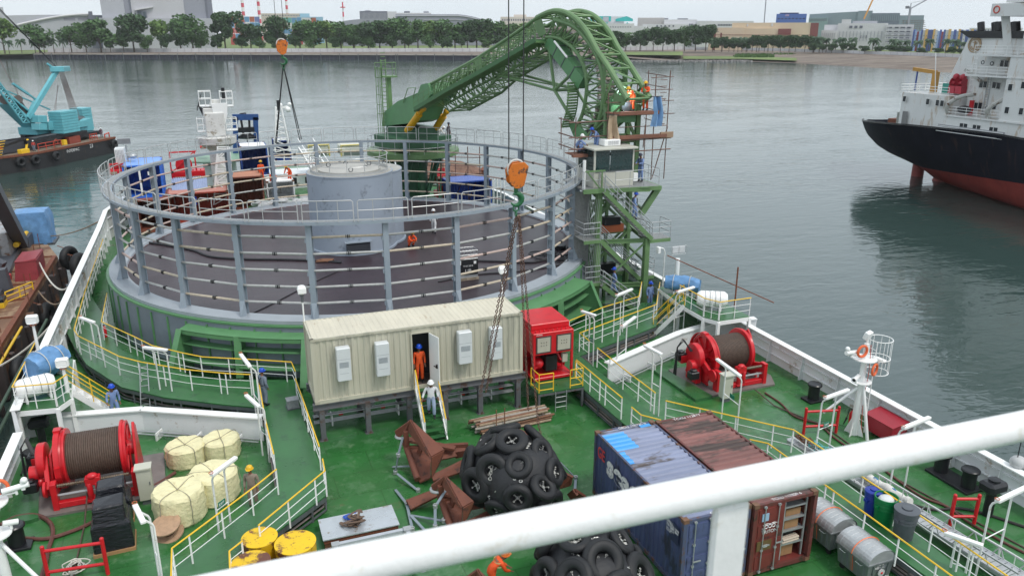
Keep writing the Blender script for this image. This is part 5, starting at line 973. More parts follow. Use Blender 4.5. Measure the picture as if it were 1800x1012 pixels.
# ================================================================ gangway
def gangway():
    A,B_=G(1396,772,.35),G(1800,1022,.35); c=A.copy(); d=(B_-A); L=d.length; t=thing('gangway','silver aluminium lattice gangway lying along the deck beside the outer walkway','gangway',c,math.atan2(d.y,d.x)); w_=.75; g=mat('alu',(.5,.51,.52),.4,.5,var=.12,scale=5)
    m=M()
    for s_ in (-1,1): y=s_*w_/2; m.beam((0,y,0),(L,y,0),.07,.1); m.beam((0,y,.0),(L,y,.0),.05,.16); m.beam((1.5,y,.42),(L,y,.42),.05,.05); 
    n=int(L/.45)
    for s_ in (-1,1):
        for i in range(3,n): x=L*i/n; m.beam((x,s_*w_/2,0),(x+(.22 if i%2 else -.22),s_*w_/2,.42),.03,.03)
    m.build('side_frames',g,t); m=M()
    for i in range(n*2): x=L*i/n/2; m.box((x,0,.06),(.2,w_-.06,.02))
    m.build('treads',g,t); m=M(); m.tube((1.5,-w_/2,.95),(L,-w_/2,.95),.02,6)
    for i in range(9): x=1.5+(L-1.5)*i/8.2; m.tube((x,-w_/2,.4),(x,-w_/2,.95),.015,5)
    m.build('rope_rail',white,t)
    for f,lab in ((.42,'white canvas roll tied on the middle of the gangway'),(.5,'white canvas roll with blue tie lying lower on the gangway')):
        q=thing('canvas_roll',lab,'canvas roll',A+d*f+V((0,0,.12))); m=M(); r=random.Random(int(f*100)); pts=[V((d.x,d.y,0)).normalized()*(-.7+.2*i)+V((0,r.uniform(-.03,.03),.16+r.uniform(0,.06))) for i in range(8)]; m.path(cat(pts,2),[.15+r.uniform(-.03,.04) for _ in range(15)],10); m.build('canvas',mat('canvas_white',(.62,.61,.58),.8,bump=.5,bscale=6),q); m=M(); m.torus((0,0,.17),.19,.02,14,5,MX.Rotation(PI/2,3,'Y')); m.build('tie',mat('blue_tie',(.05,.25,.6),.6),q)
    q=thing('rope_pile','tangle of brown and turquoise ropes in the tray at the top of the gangway','rope pile',A+d*.04+V((0,0,.15))); r=random.Random(9)
    for c_,nm in (((.16,.08,.05),'brown_rope'),((.12,.42,.42),'turquoise_rope')):
        m=M(); off=0 if c_[0]>.13 else .7
        pts=[V((d.x,d.y,0)).normalized()*r.uniform(off-.2,off+1.0)+V((r.uniform(-.25,.25),r.uniform(-.25,.25),r.uniform(0,.3))) for _ in range(26)]; m.path(cat(pts,4),.022,5); m.build(nm,mat(nm,c_,.8),q)
gangway()
# ================================================================ camera mast
def cammast(label,loc,rz=0):
    t=thing('camera_mast',label,'mast',loc,rz,'white camera masts'); m=M(); m.lathe([(.17,0),(.16,1.0),(.13,2.4),(.1,4.1),(.1,4.25)],18); 
    for k in range(4): a=PI/2*k+.4; m.slab([(.15*math.cos(a),.15*math.sin(a),0),(.42*math.cos(a),.42*math.sin(a),0),(.38*math.cos(a),.38*math.sin(a),.12),(.17*math.cos(a),.17*math.sin(a),.7)],.02)
    m.build('column',whiteC,t); m=M(); m.tube((-1.15,.7,.9),(-.1,.05,2.2),.06,10); m.build('strut',whiteC,t); m=M(); m.tube((.15,-.65,0),(.03,-.08,2.5),.07,10); m.build('strut',whiteC,t)
    for z,r_ in ((2.5,.42),(3.55,.5)): m=M(); m.lathe([(.12,z),(r_,z),(r_,z+.04),(.12,z+.04)],28); m.build('platform',whiteC,t)
    def camr(p,d,l=.55): m=M(); d=V(d).normalized(); m.tube(V(p)-d*l/2,V(p)+d*l/2,.085,12); m.tube(V(p)-V((0,0,.22)),p,.04,8); o=m.build('camera_housing',whiteC,t); m=M(); m.tube(V(p)+d*(l/2),V(p)+d*(l/2+.03),.07,12); m.build('lens',blk,o)
    camr((-.75,0,3.95),(1,.1,-.1),.7); camr((.55,-.25,3.55),(.8,-.5,-.35)); camr((-.4,-.1,2.78),(-.8,-.3,-.2),.4)
    m=M(); m.box((-.95,0,4.0),(.1,.1,.3)); m.tube((-.75,0,3.8),(0,0,3.75),.03,6); m.ball((-1.0,0,4.15),.1,10,6); m.build('camera_arm',whiteC,t)
    m=M(); m.box((0,0,4.62),(.42,.2,.32),mx=MX.Rotation(.35,3,'Z')@MX.Rotation(.3,3,'X')); m.tube((0,0,4.2),(0,0,4.5),.05,8); m.build('floodlight',whiteC,t,bevel=.02)
    ca=M(); cx=.75
    for z in (2.85,3.5,4.35): ca.torus((cx,0,z),.48,.02,24,5)
    for k in range(7): a=-2.0+k*.67; ca.tube((cx+.48*math.cos(a),.48*math.sin(a),2.85),(cx+.48*math.cos(a),.48*math.sin(a),4.35),.014,5)
    for y in (-.2,.2): ca.tube((.38,y,0.1),(.38,y,4.3),.022,6)
    for k in range(14): ca.tube((.38,-.2,.3+.28*k),(.38,.2,.3+.28*k),.012,5)
    ca.build('ladder_cage',whiteC,t); orr=mat('ring_orange',(.7,.13,.04),.5)
    for p,mx in (((-.3,-.12,3.98),MX.Rotation(PI/2,3,'X')),((.28,-.35,3.15),MX.Rotation(PI/2,3,'X')@MX.Rotation(.4,3,'Y'))): m=M(); m.torus(p,.24,.055,20,8,mx); m.build('cable_coil',orr,t)
    m=M(); m.path(cat([(.14,-.1,4.2),(.2,-.14,3.0),(.17,-.12,1.8),(.22,-.15,.5),(.3,-.2,.02)],4),.015,5); m.build('cable',mat('cable_red',(.5,.06,.03),.5),t); return t
cm=cammast('tall white camera mast with ladder cage standing by the starboard bulwark',G(1500,762,0)); put(cm,G(22,1062,0),PI,'white camera mast cut off by the left edge of the photo near the red frame')
# fire box, extinguisher
t=thing('fire_box','dark red hose box standing against the starboard bulwark','box',V((25.95,22.9,0)),-.0); m=M(); m.add([(-.42,-.75,.15),(.42,-.75,.15),(.42,.75,.15),(-.42,.75,.15),(-.42,-.75,.85),(.42,-.75,1.0),(.42,.75,1.0),(-.42,.75,.85)],[(3,2,1,0),(4,5,6,7),(0,1,5,4),(1,2,6,5),(2,3,7,6),(3,0,4,7)]); m.build('box',mat('dark_red',(.33,.015,.03),.4,var=.1),t,bevel=.02); m=M(); m.slab([(-.46,-.8,.86),(.44,-.8,1.02),(.44,.8,1.02),(-.46,.8,.86)],.04); m.build('lid',mat('dark_red',(.33,.015,.03),.4),t); m=M()
for x in (-.35,.35):
    for y in (-.6,.6): m.tube((x,y,0),(x,y,.16),.03,6)
m.build('feet',white,t)
def exting(label,p): t=thing('fire_extinguisher',label,'extinguisher',p); m=M(); m.lathe([(.09,0),(.1,.04),(.1,.5),(.05,.6),(.03,.62),(.03,.68)],16); m.build('cylinder',red,t); m=M(); m.path(cat([(.02,0,.68),(-.15,0,.75),(-.22,0,.5),(-.3,0,.2)],4),.02,6); m.box((0,0,.7),(.12,.05,.05)); m.path([(-.25,0,.35),(-.4,0,.05)],.05,8,.02); m.build('hose',blk,t)
exting('red fire extinguisher with black horn beside the red hose box',(25.2,24.1,.2)); exting('red fire extinguisher standing by the carousel skirt behind the port railing',G(186,592,.7))
# ================================================================ bollards and vents
def bollard(label,loc,n=2,rz=0):
    t=thing('bollard',label,'bollard',loc,rz,'black bollards'); m=M(); m.bx((-.45,-.35-(n-1)*.62,0),(.45,.35+(n-1)*.62,.1)); m.build('base_plate',blk,t,bevel=.01)
    for k in range(n): y=(k-(n-1)/2)*1.25; m=M(); m.lathe([(.26,.1),(.26,.75),(.34,.78),(.34,.84),(.3,.88),(0,.9)],24,(0,y,0)); m.build('post',blk,t)
    return t
bollard('double black bollard on a long plate by the lower right bulwark',G(1672,842,0)+V((0,-.1,0))); bollard('single black bollard behind the upper red frame',G(1429,703,0),1); bollard('single black bollard beside the brown hose in the lower left corner',G(32,960,0),1); bollard('double black bollard near the port bulwark close to the left winch',(-8.0,32.9,0),1)
t=thing('deck_vent','black mushroom vent head beside the double bollard','vent',G(1735,905,0)); m=M(); m.lathe([(.17,0),(.17,1.0)],18); m.build('neck',blk,t); m=M(); m.box((0,0,1.22),(.85,.62,.42)); m.build('head',blk,t,bevel=.1); m=M(); m.lathe([(.2,1.43),(.2,1.5),(.1,1.53)],16); m.build('cap',blk,t)
t=thing('deck_vent','black mushroom vent head behind the left winch motors','vent',(-8.05,35.2,0)); m=M(); m.lathe([(.15,0),(.15,.8)],18); m.build('neck',blk,t); m=M(); m.box((0,0,1.0),(.8,.6,.4)); m.build('head',blk,t,bevel=.1)
# hoses and ropes on deck
def rope(name,label,cat_,pts,r_,mt,k=6): P=[G(x,y,r_+.004) for x,y in pts]; m=M(); m.path(cat(P,k),r_,7); return tag(m.build(name,mt),label,cat_)
hose=mat('brown_hose',(.12,.045,.035),.6,var=.25,scale=4)
rope('deck_hose','thick brown hose looping across the deck in the lower left corner','hose',[(0,922),(30,908),(65,905),(88,918),(93,938),(85,965),(80,990),(68,1030),(55,1080)],.075,hose)
rope('deck_hose','brown hose running from the black bollard under the wrapped pallets to the coils','hose',[(42,945),(80,946),(115,937),(160,918),(210,885),(240,868),(280,848),(308,830)],.07,hose)
rope('deck_rope','long brown rope snaking from the right winch past both red frames','rope',[(1345,690),(1372,708),(1392,728),(1415,738),(1440,745),(1462,765),(1490,785),(1540,815),(1580,845),(1620,872),(1665,890),(1700,915),(1760,950),(1830,985)],.045,hose)
rope('deck_rope','second dark rope crossing the deck by the lower red frame','rope',[(1600,885),(1640,895),(1690,893),(1740,905),(1800,925),(1850,940)],.05,mat('dark_rope',(.03,.025,.025),.7))
t=thing('rope_coil','white rope flaked in loose loops under the left red frame','rope coil',G(133,1000,0)); r=random.Random(8); m=M()
for k in range(9): a=r.uniform(0,3); m.path(cat([V((.42*math.cos(b)*(.6+.4*math.cos(a*3)),.3*math.sin(b),.03+.02*k))+V((r.uniform(-.08,.08),r.uniform(-.06,.06),0)) for b in [i*PI/5 for i in range(10)]],3,True),.02,5,closed=True)
m.build('loops',mat('white_rope',(.6,.58,.52),.8),t)
# ================================================================ drums
ydrum=mat('yellow_drum',(.78,.5,.005),.4,var=.06,scale=2,dirt=.3,dcol=(.15,.05,.025),dscale=3,bump=.15,bscale=10)
yside=mat('yellow_drum_side',(.62,.38,.01),.45,var=.1,scale=2,dirt=.42,dcol=(.11,.04,.02),dscale=1.6)
for lab,(x,y),r_ in (('yellow steel drum, back left of the group of four',(456,944),.56),('large yellow steel drum, back right of the group of four',(519,953),.64),('rust stained yellow drum, front left of the group of four',(441,988),.58),('yellow steel drum mostly behind the near railing pipe',(516,1012),.62)):
    g=G(x,y,1.3); t=thing('steel_drum',lab,'drum',(g.x,g.y,0),0,'yellow steel drums'); m=M(); m.lathe([(r_,0),(r_,1.28),(r_-.02,1.3)],36); m.build('side',yside,t); m=M(); m.lathe([(r_+.01,1.3),(r_+.01,1.32),(r_-.05,1.33),(0,1.33)],36,cap=False); m.build('top',ydrum if 'rust' not in lab else mat('yellow_drum_rusty',(.75,.48,.01),.45,dirt=.5,dcol=(.13,.045,.025),dscale=2),t)
# ================================================================ steel plate stack
t=thing('plate_stack','stack of silver steel plates on timbers in the centre foreground','plates',(2.1,23.45,0)); m=M(); m.bx((0,0,.42),(2.62,1.28,.46)); m.build('top_plate',mat('bright_plate',(.5,.54,.58),.28,.4,var=.1,scale=1.2,dirt=.15,dcol=(.3,.25,.2)),t)
m=M()
for k in range(3): m.bx((.03,.03+k*.01,.28+k*.045),(2.58,1.24,.31+k*.045))
m.build('lower_plates',rust,t)
for y in (.15,.65,1.1): m=M(); m.bx((0.05,y-.08,0),(2.55,y+.08,.27)); m.build('timber',mat('timber',(.14,.06,.03),.8,scale=4,var=.3),t)
t=thing('webbing_sling','heap of brown webbing slings with a blue strap on the silver plates','slings',(3.2,24.0,.47)); r=random.Random(3)
for nm,c_,n_,sp in (('brown_webbing',(.13,.085,.06),30,.42),('blue_strap',(.02,.08,.4),8,.3)):
    m=M(); o=V((0,.35,0)) if 'blue' in nm else V(); pts=[V((r.uniform(-sp,sp),r.uniform(-sp,sp)*.7,.02+.012*i))+o for i in range(n_)]; P=cat(pts,3)
    for a,b in zip(P,P[1:]): m.beam(a,b,.08,.015)
    m.build(nm,mat(nm,c_,.8),t)
m=M(); m.bx((.0,.3,.02),(.25,.45,.12)); m.build('white_tag',whiteC,t)
t=thing('lifting_frame','grey rectangular lifting frame with corner castings in front of the silver plates','frame',(2.35,22.75,0)); m=M(); m.bx((0,0,.55),(2.55,.14,.68)); m.bx((0,-2.2,.55),(.14,0,.68)); m.bx((2.41,-2.2,.55),(2.55,0,.68)); m.build('beams',mat('frame_light',(.45,.48,.52),.4,.2),t); m=M()
for x in (.07,2.48): m.box((x,.0,.62),(.26,.24,.24))
for x in (.07,2.48): m.box((x,0,.27),(.12,.12,.54))
m.build('castings',galv,t)
# ================================================================ fenders
def fender(label,c,axis_rz,L=3.5,rad=1.35,seed=0,tilt=0):
    t=thing('tyre_fender',label,'fender',c,axis_rz,'tyre clad fenders'); m=M(); n=40; prof=[(0.02,-L/2)]
    for i in range(1,9): a=PI/2*i/8; prof.append((rad*math.sin(a),-L/2+rad*.75*(1-math.cos(a))))
    for i in range(7,-1,-1): a=PI/2*i/8; prof.append((max(.02,rad*math.sin(a)),L/2-rad*.75*(1-math.cos(a))))
    RXm=MX.Rotation(-PI/2,3,'X'); m.lathe(prof,n,(0,0,0),RXm,cap=False); m.build('body',mat('fender_rubber',(.016,.017,.02),.6,var=.3,scale=2,bump=.3,bscale=12),t)
    ty=M(); ty.torus((0,0,0),.4,.18,30,12,sq=.9); ty.lathe([(.24,-.1),(.22,0),(.24,.1)],24,cap=False)
    for k in range(4): ty.torus((0,0,.03+.035*k),.545-.018*k,.012,30,4)
    tyo=ty.build('tyre',black,t); first=True; r=random.Random(seed); chs=M(); chp=None
    def place(y,phi,rr,nrmy):
        nonlocal first,chp
        d=V((math.cos(phi),nrmy,math.sin(phi))).normalized(); phi+=r.uniform(-.12,.12); y+=r.uniform(-.12,.12); d=(d+V((r.uniform(-.3,.3),r.uniform(-.3,.3),r.uniform(-.25,.25)))).normalized(); p=V((math.cos(phi)*rr,y,math.sin(phi)*rr))+d*r.uniform(.06,.2); q=d.to_track_quat('Z','Y').to_euler()
        o=tyo if first else tyo.copy()
        if not first: COL.objects.link(o); o.parent=t
        first=False; o.location=p; o.rotation_euler=q; s_=r.uniform(.78,1.18); o.scale=(s_,s_,s_*r.uniform(.8,1.1))
        # chain cross inside
        if chp is None:
            c2=M()
            for k in range(4):
                a=PI/4+PI/2*k
                for j in range(3): u=.04+.07*j; c2.torus((u*math.cos(a),u*math.sin(a),-.02+.02*j),.028,.008,8,4,MX.Rotation(a,3,'Z')@MX.Rotation((j%2)*PI/2,3,'X'))
            chp=c2.build('chain_cross',mat('chain_steel',(.55,.55,.52),.4,.5),t); ob=chp
        else: ob=chp.copy(); COL.objects.link(ob); ob.parent=t
        ob.location=p+d*.02; ob.rotation_euler=q
    N=30
    for i in range(N):
        zz=1-2*(i+.5)/N; phi=i*2.39996+seed; w_=math.sqrt(1-zz*zz); p=V((w_*math.cos(phi)*rad,zz*L/2,w_*math.sin(phi)*rad))
        if p.z<-.9: continue
        place(p.y,math.atan2(p.z,p.x),math.hypot(p.x,p.z),zz*1.3)
    # chain runs between tyres
    for k in range(34):
        a=r.uniform(-.3,PI+.3); y=r.uniform(-L*.42,L*.42); e=math.sqrt(max(.05,1-(2*y/L)**2)); rr=rad*e+.07; dv=V((-math.sin(a),r.uniform(-1,1),math.cos(a))).normalized(); c=V((rr*math.cos(a),y,rr*math.sin(a)))
        for j in range(5): q=(c+dv*(.1*(j-2))); q*=1+.0*j; chs.torus(q,.055,.018,8,4,dv.to_track_quat('Z','Y').to_matrix()@MX.Rotation((j%2)*PI/2,3,'Z')@MX.Rotation(PI/2,3,'X'))
    chs.build('net_chain',mat('chain_steel',(.55,.55,.52),.4,.5),t); t.rotation_euler=(tilt,0,axis_rz); return t
fender('big black fender hung with old tyres in front of the cabin stair',(8.95,23.4,1.55),.18,3.5,1.38,1)
fender('second black tyre clad fender lower down, close to the camera rail',(9.0,17.4,1.55),-.35,3.6,1.38,5)
# ================================================================ anchors
def anchor(label,plates,beams,bars=()):
    c=G(*plates[0][1][0]); t=thing('ship_anchor',label,'anchor',(c.x,c.y,0),0,'rusty flipper anchors'); O=V((c.x,c.y,0)); rp=mat('anchor_rust',(.155,.05,.029),.7,var=.2,scale=1.5,dirt=.28,dcol=(.07,.03,.022),dscale=3,bump=.25)
    for nm,pts in plates: m=M(); m.slab([G(*p)-O for p in pts],.09); m.build(nm,rp,t,bevel=.01)
    for a,b_,w_,h in beams: m=M(); m.beam(G(*a)-O,G(*b_)-O,w_,h); m.build('stiffener',rp,t,bevel=.01)
    for a,b_ in bars: m=M(); m.tube(G(*a)-O,G(*b_)-O,.13,12); m.build('crown_bar',rp,t)
    q=G(*plates[-1][1][0])-O; m=M(); m.torus(q+V((0,0,.05)),.2,.06,16,8); m.build('shackle',galv,t)
def aset(lab,dx,dy,s,z0=0,shift=0):
    f=lambda x,y,z:(722+(x-722)*s+dx,737+(y-737)*s+dy,z*s+z0)
    anchor(lab,[('shank_plate',[f(722,737,2.1),f(781,790,1.5),f(758,803,1.35)]),('shank_plate',[f(722,737,2.1),f(758,803,1.35),f(752,800,1.3),f(713,752,1.6)]),('side_plate',[f(722,737,2.1),f(694,757,1.5),f(700,772,1.1),f(713,757,1.6)]),
     ('lower_plate',[f(781,790,1.5),f(758,803,1.35),f(759,840,.5),f(776,806,.9)]),('fluke_plate',[f(711,788,.8),f(823,783,.75),f(823,798,.55),f(757,812,.5),f(718,806,.55)]),('fluke_plate',[f(757,836,.3),f(823,803,.5),f(823,826,.35),f(762,846,.15)]),('fluke_side',[f(718,806,.55),f(757,812,.5),f(757,840,.3),f(738,848,.1)]),('eye_plate',[f(705,768,1.2),f(716,764,1.25),f(722,776,1.0),f(708,782,.95)])],
     [(f(716,772,1.1),f(800,788,.9),.3,.12),(f(712,790,.75),f(823,784,.75),.16,.3),(f(735,800,.6),f(740,786,1.1),.06,.25),(f(800,800,.5),f(820,796,.9),.06,.25),(f(713,757,1.6),f(716,795,.6),.2,.14)],[(f(712,778,.9),f(734,842,.25))])
aset('rusty anchor furthest back with its folded plate peak below the cabin stair',0,0,1.0)
aset('rusty anchor in the middle, left of the upper fender, with a long dark plate',60,98,.86)
aset('rusty anchor low beside the lower fender, under the near railing pipe',118,262,.95)
def slabthing(lab,pts): c=G(*pts[0]); O=V((c.x,c.y,0)); t=thing('rusty_plate',lab,'steel plate',O,0,'loose rusty anchor parts'); m=M(); m.slab([G(*p)-O for p in pts],.12); m.build('plate',mat('anchor_rust',(.2,.06,.03)),t,bevel=.01); m=M(); m.beam(G(*pts[0])-O-V((0,0,.1)),G(*pts[1])-O-V((0,0,.1)),.12,.25); m.build('edge_bar',mat('anchor_rust',(.2,.06,.03)),t)
slabthing('rusty wedge plate between the upper fender and the blue container',[(1002,868,.9),(1012,860,1.2),(1030,872,.6),(1020,882,.2)]); slabthing('second rusty wedge poking out right of the upper fender',[(990,830,1.0),(1006,838,.9),(1004,852,.5),(985,858,.4)]); slabthing('rusty plate edge poking out behind the top of the upper fender',[(893,752,.9),(903,749,1.1),(968,784,.5),(960,790,.3)]); slabthing('long rusty plate lying along the deck right of the lower fender',[(1045,930,.35),(1062,930,.35),(1128,1005,.3),(1105,1008,.3)]); slabthing('rusty plate between the back and middle anchors',[(715,880,.3),(762,862,.5),(770,872,.4),(722,896,.15)])
# turnbuckle lashing straps
def lash(label,pts):
    P=[G(x,y,z) for x,y,z in pts]; c=P[0].copy(); P=[p-c for p in P]; t=thing('lashing_strap',label,'lashing',c,0,'lashings around the anchors'); m=M()
    for a,b in zip(P,P[1:]): m.beam(a,b,.1,.03)
    m.build('strap',mat('strap_steel',(.24,.29,.33),.4,.3),t); m=M()
    for p in P[1:]: m.box(p,(.14,.1,.12)); m.torus(p+V((0,0,.08)),.07,.02,10,5)
    m.build('turnbuckle',galv,t)
lash('long grey strap hanging from the furthest anchor peak',[(708,768,1.6),(700,800,.9),(695,830,.1)]); lash('grey strap running right from the shackle on the deck',[(690,820,.1),(735,818,.25),(745,832,.1)]); lash('grey strap down to the deck beside the middle anchor',[(698,832,.3),(735,862,.05)]); lash('grey strap between the deck ring and the middle anchor tip',[(695,860,.05),(715,885,.15),(725,930,.1)]); lash('grey strap over the middle anchor',[(783,862,1.1),(765,890,.8),(765,925,.2)]); lash('grey strap fanning right from the middle ring',[(722,905,.1),(780,915,.3),(790,925,.1)]); lash('silver turnbuckle lashing between the upper fender and the blue container',[(985,812,.8),(1012,840,.1),(1010,870,.1)]); lash('short strap from the middle ring to the deck',[(722,905,.2),(750,935,.05)])
# pipe pile
t=thing('pipe_pile','pile of weathered scaffold pipes and boards below the cabin','pipe pile',(9.6,29.6,0),.08); r=random.Random(6); mts=[mat('pile_wood',(.3,.22,.15),.8,var=.3,scale=4),mat('pile_rust',(.2,.1,.06),.8,var=.3,scale=5),mat('pile_grey',(.33,.3,.26),.7,var=.3,scale=5)]
for k in range(26):
    row=k//7; m=M(); x0=r.uniform(-.3,.15); y=-.45+.14*(k%7)+.04*row; z=.07+.13*row; m.tube((x0,y,z+r.uniform(0,.03)),(x0+r.uniform(3.0,3.7),y+r.uniform(-.1,.1),z+r.uniform(0,.05)),.055,7); m.build('pipe',mts[k%3],t)
for x in (.7,1.1): m=M(); m.tube((x,-.5,0),(x,-.5,1.15),.025,6); m.build('upright',mts[1],t)
for lab,px_,c_ in (('small grey switch box left of the worker, on the deck by the curved walkway',(418,718),(.16,.17,.19)),('small grey switch box second from the worker, by the curved walkway',(436,718),(.16,.17,.19)),('grey crate of fittings on the broad port walkway',(515,716),(.3,.31,.33))):
    t=thing('equipment_box',lab,'box',G(*px_,ZK if 'crate' in lab else 0),.1,'small deck boxes'); m=M(); m.box((0,0,.22),(.5,.4,.38)); m.build('case',mat('swbox'+str(c_),c_,.5,.2,var=.2,scale=8),t,bevel=.02); m=M(); m.box((0,0,.43),(.54,.44,.04)); m.build('lid',mat('swbox'+str(c_),c_,.5),t); m=M(); m.box((0,0,.02),(.58,.5,.04)); m.build('base',dgrey,t)
t=thing('step_ladder','grey aluminium ladder leaning on the curved walkway','ladder',G(256,716,0)); m=M(); D=V((.12,.75,1.9))
for x in (-.2,.2): m.beam((x,0,0),V((x*.8,0,0))+D,.04,.06)
m.build('stiles',galv,t)
for k in range(7): m=M(); q=D*((k+.5)/7); m.beam(q+V((-.19,0,0)),q+V((.19,0,0)),.05,.03); m.build('rung',galv,t)
# ================================================================ rail right in front of the camera
t=thing('hand_rail','thick white handrail pipe crossing right in front of the camera','railing',(0,1.14,14.6)); z=1.35; m=M(); m.path([(-1.2,0.0364,z),(0.5,-0.0166,z),(1.0,-0.0322,z),(1.6,-0.0509,z),(3.2,-0.1008,z)],.0335,32); m.build('rail_pipe',mat('near_white',(.8,.81,.8),.4,var=.05,scale=6,dirt=.2,dcol=(.7,.69,.64),dscale=14,bump=.05,bscale=60),t)
def near_post():
    g=G(1284,855,15.95); x,y=g.x,g.y-1.14; m=M(); m.box((x+.006,y,.62),(.082,.018,1.38)); m.build('stanchion',mat('near_white',(.8,.81,.8),.38),t,bevel=.006)
near_post()
# ================================================================ green brackets around the carousel rim
def bracket(label,a0,a1,R0,R1,zt):
    t=thing('rim_bracket',label,'bracket',(TX,TY,0),0,'green brackets on the carousel rim'); n=14; A=[R(a0+(a1-a0)*i/n) for i in range(n+1)]; P=lambda r_,a,z:V((r_*math.cos(a),r_*math.sin(a),z))
    def band(m,r0,r1,z0,z1,th=.05):
        v=[];k=n+1
        for r_,z in ((r0,z0),(r1,z1),(r1,z1-th),(r0,z0-th)): v+=[P(r_,a,z) for a in A]
        m.add(v,[(j*k+i,j*k+i+1,((j+1)%4)*k+i+1,((j+1)%4)*k+i) for j in range(4) for i in range(n)]+[(0,k,2*k,3*k),(n,3*k+n,2*k+n,k+n)])
    m=M(); band(m,R0,R1,zt,zt-.12); band(m,R1-.02,R1,zt-.12,zt-.13,.22); m.build('top_flange',green,t); m=M(); band(m,R0,R1-.05,zt*.66,zt*.66); band(m,R0,R1+.15,zt*.33,zt*.33); m.build('stiffener_shelves',green,t)
    m=M(); m.add([P(R0,a,.0) for a in A]+[P(R0,a,zt) for a in A],[(i,i+1,n+2+i,n+1+i) for i in range(n)]); m.build('back_plate',green,t)
    for f in (0,.5,1):
        a=R(a0+(a1-a0)*f); m=M(); tn=V((-math.sin(a),math.cos(a),0)); ro=R1+(1.0 if f!=.5 else .15); m.slab([P(R0,a,0.01),P(ro,a,0.01),P(ro,a,.35),P(R1,a,zt-.12),P(R0,a,zt)],.06,nrm=tn); m.beam(P(ro,a,.3),P(R1,a,zt-.1),.35,.05,up=(0,0,1)); m.build('web_plate',green,t)
bracket('green stiffened bracket below the carousel rim left of the cream cabin',-134.5,-110,15.35,16.1,2.55)
bracket('green stiffened bracket below the carousel rim behind the red power pack',-72,-45,15.35,16.5,2.55)
# ================================================================ stair tower
gg=mat('grating_grey',(.3,.31,.31),.55,.3,var=.2,scale=8)
def tower2(t):
    m=M()
    for z0,z1 in ((1.7,4.4),(4.55,7.5)): m.beam((21.7,44.3,z0),(25,44.3,z1),.16,.16); m.beam((25,44.35,z0),(21.7,44.35,z1),.16,.16)
    for z in (3.0,6.1): m.beam((21.7,42.5,z),(22.9,46,z),.14,.16); m.beam((24.8,42,z),(25.6,45.6,z),.14,.16); m.beam((22.9,46,z),(25.6,45.6,z),.14,.16)
    for x in (23.3,24.9): m.beam((x,44.3,0),(x,44.3,7.6),.18,.18)
    m.build('inner_bracing',greenT,t); m=M(); m.bx((22.6,43.6,4.5),(24.2,44.2,5.0)); m.build('orange_machine',mat('orange_cable',(.5,.13,.05),.5),t); m=M(); m.bx((22.8,43.5,5.0),(23.9,44.1,5.5)); m.bx((22.4,43.7,1.7),(23.8,44.2,2.4)); m.build('black_machine',blk,t); m=M()
    for z in (1.9,4.65):
        m.bx((20.6,43.32,z),(21.6,43.34,z+2.7))
        for k in range(9): m.tube((20.65+.11*k,43.3,z),(20.65+.11*k,43.3,z+2.7),.016,4)
    m.build('mesh_panel',gg,t)
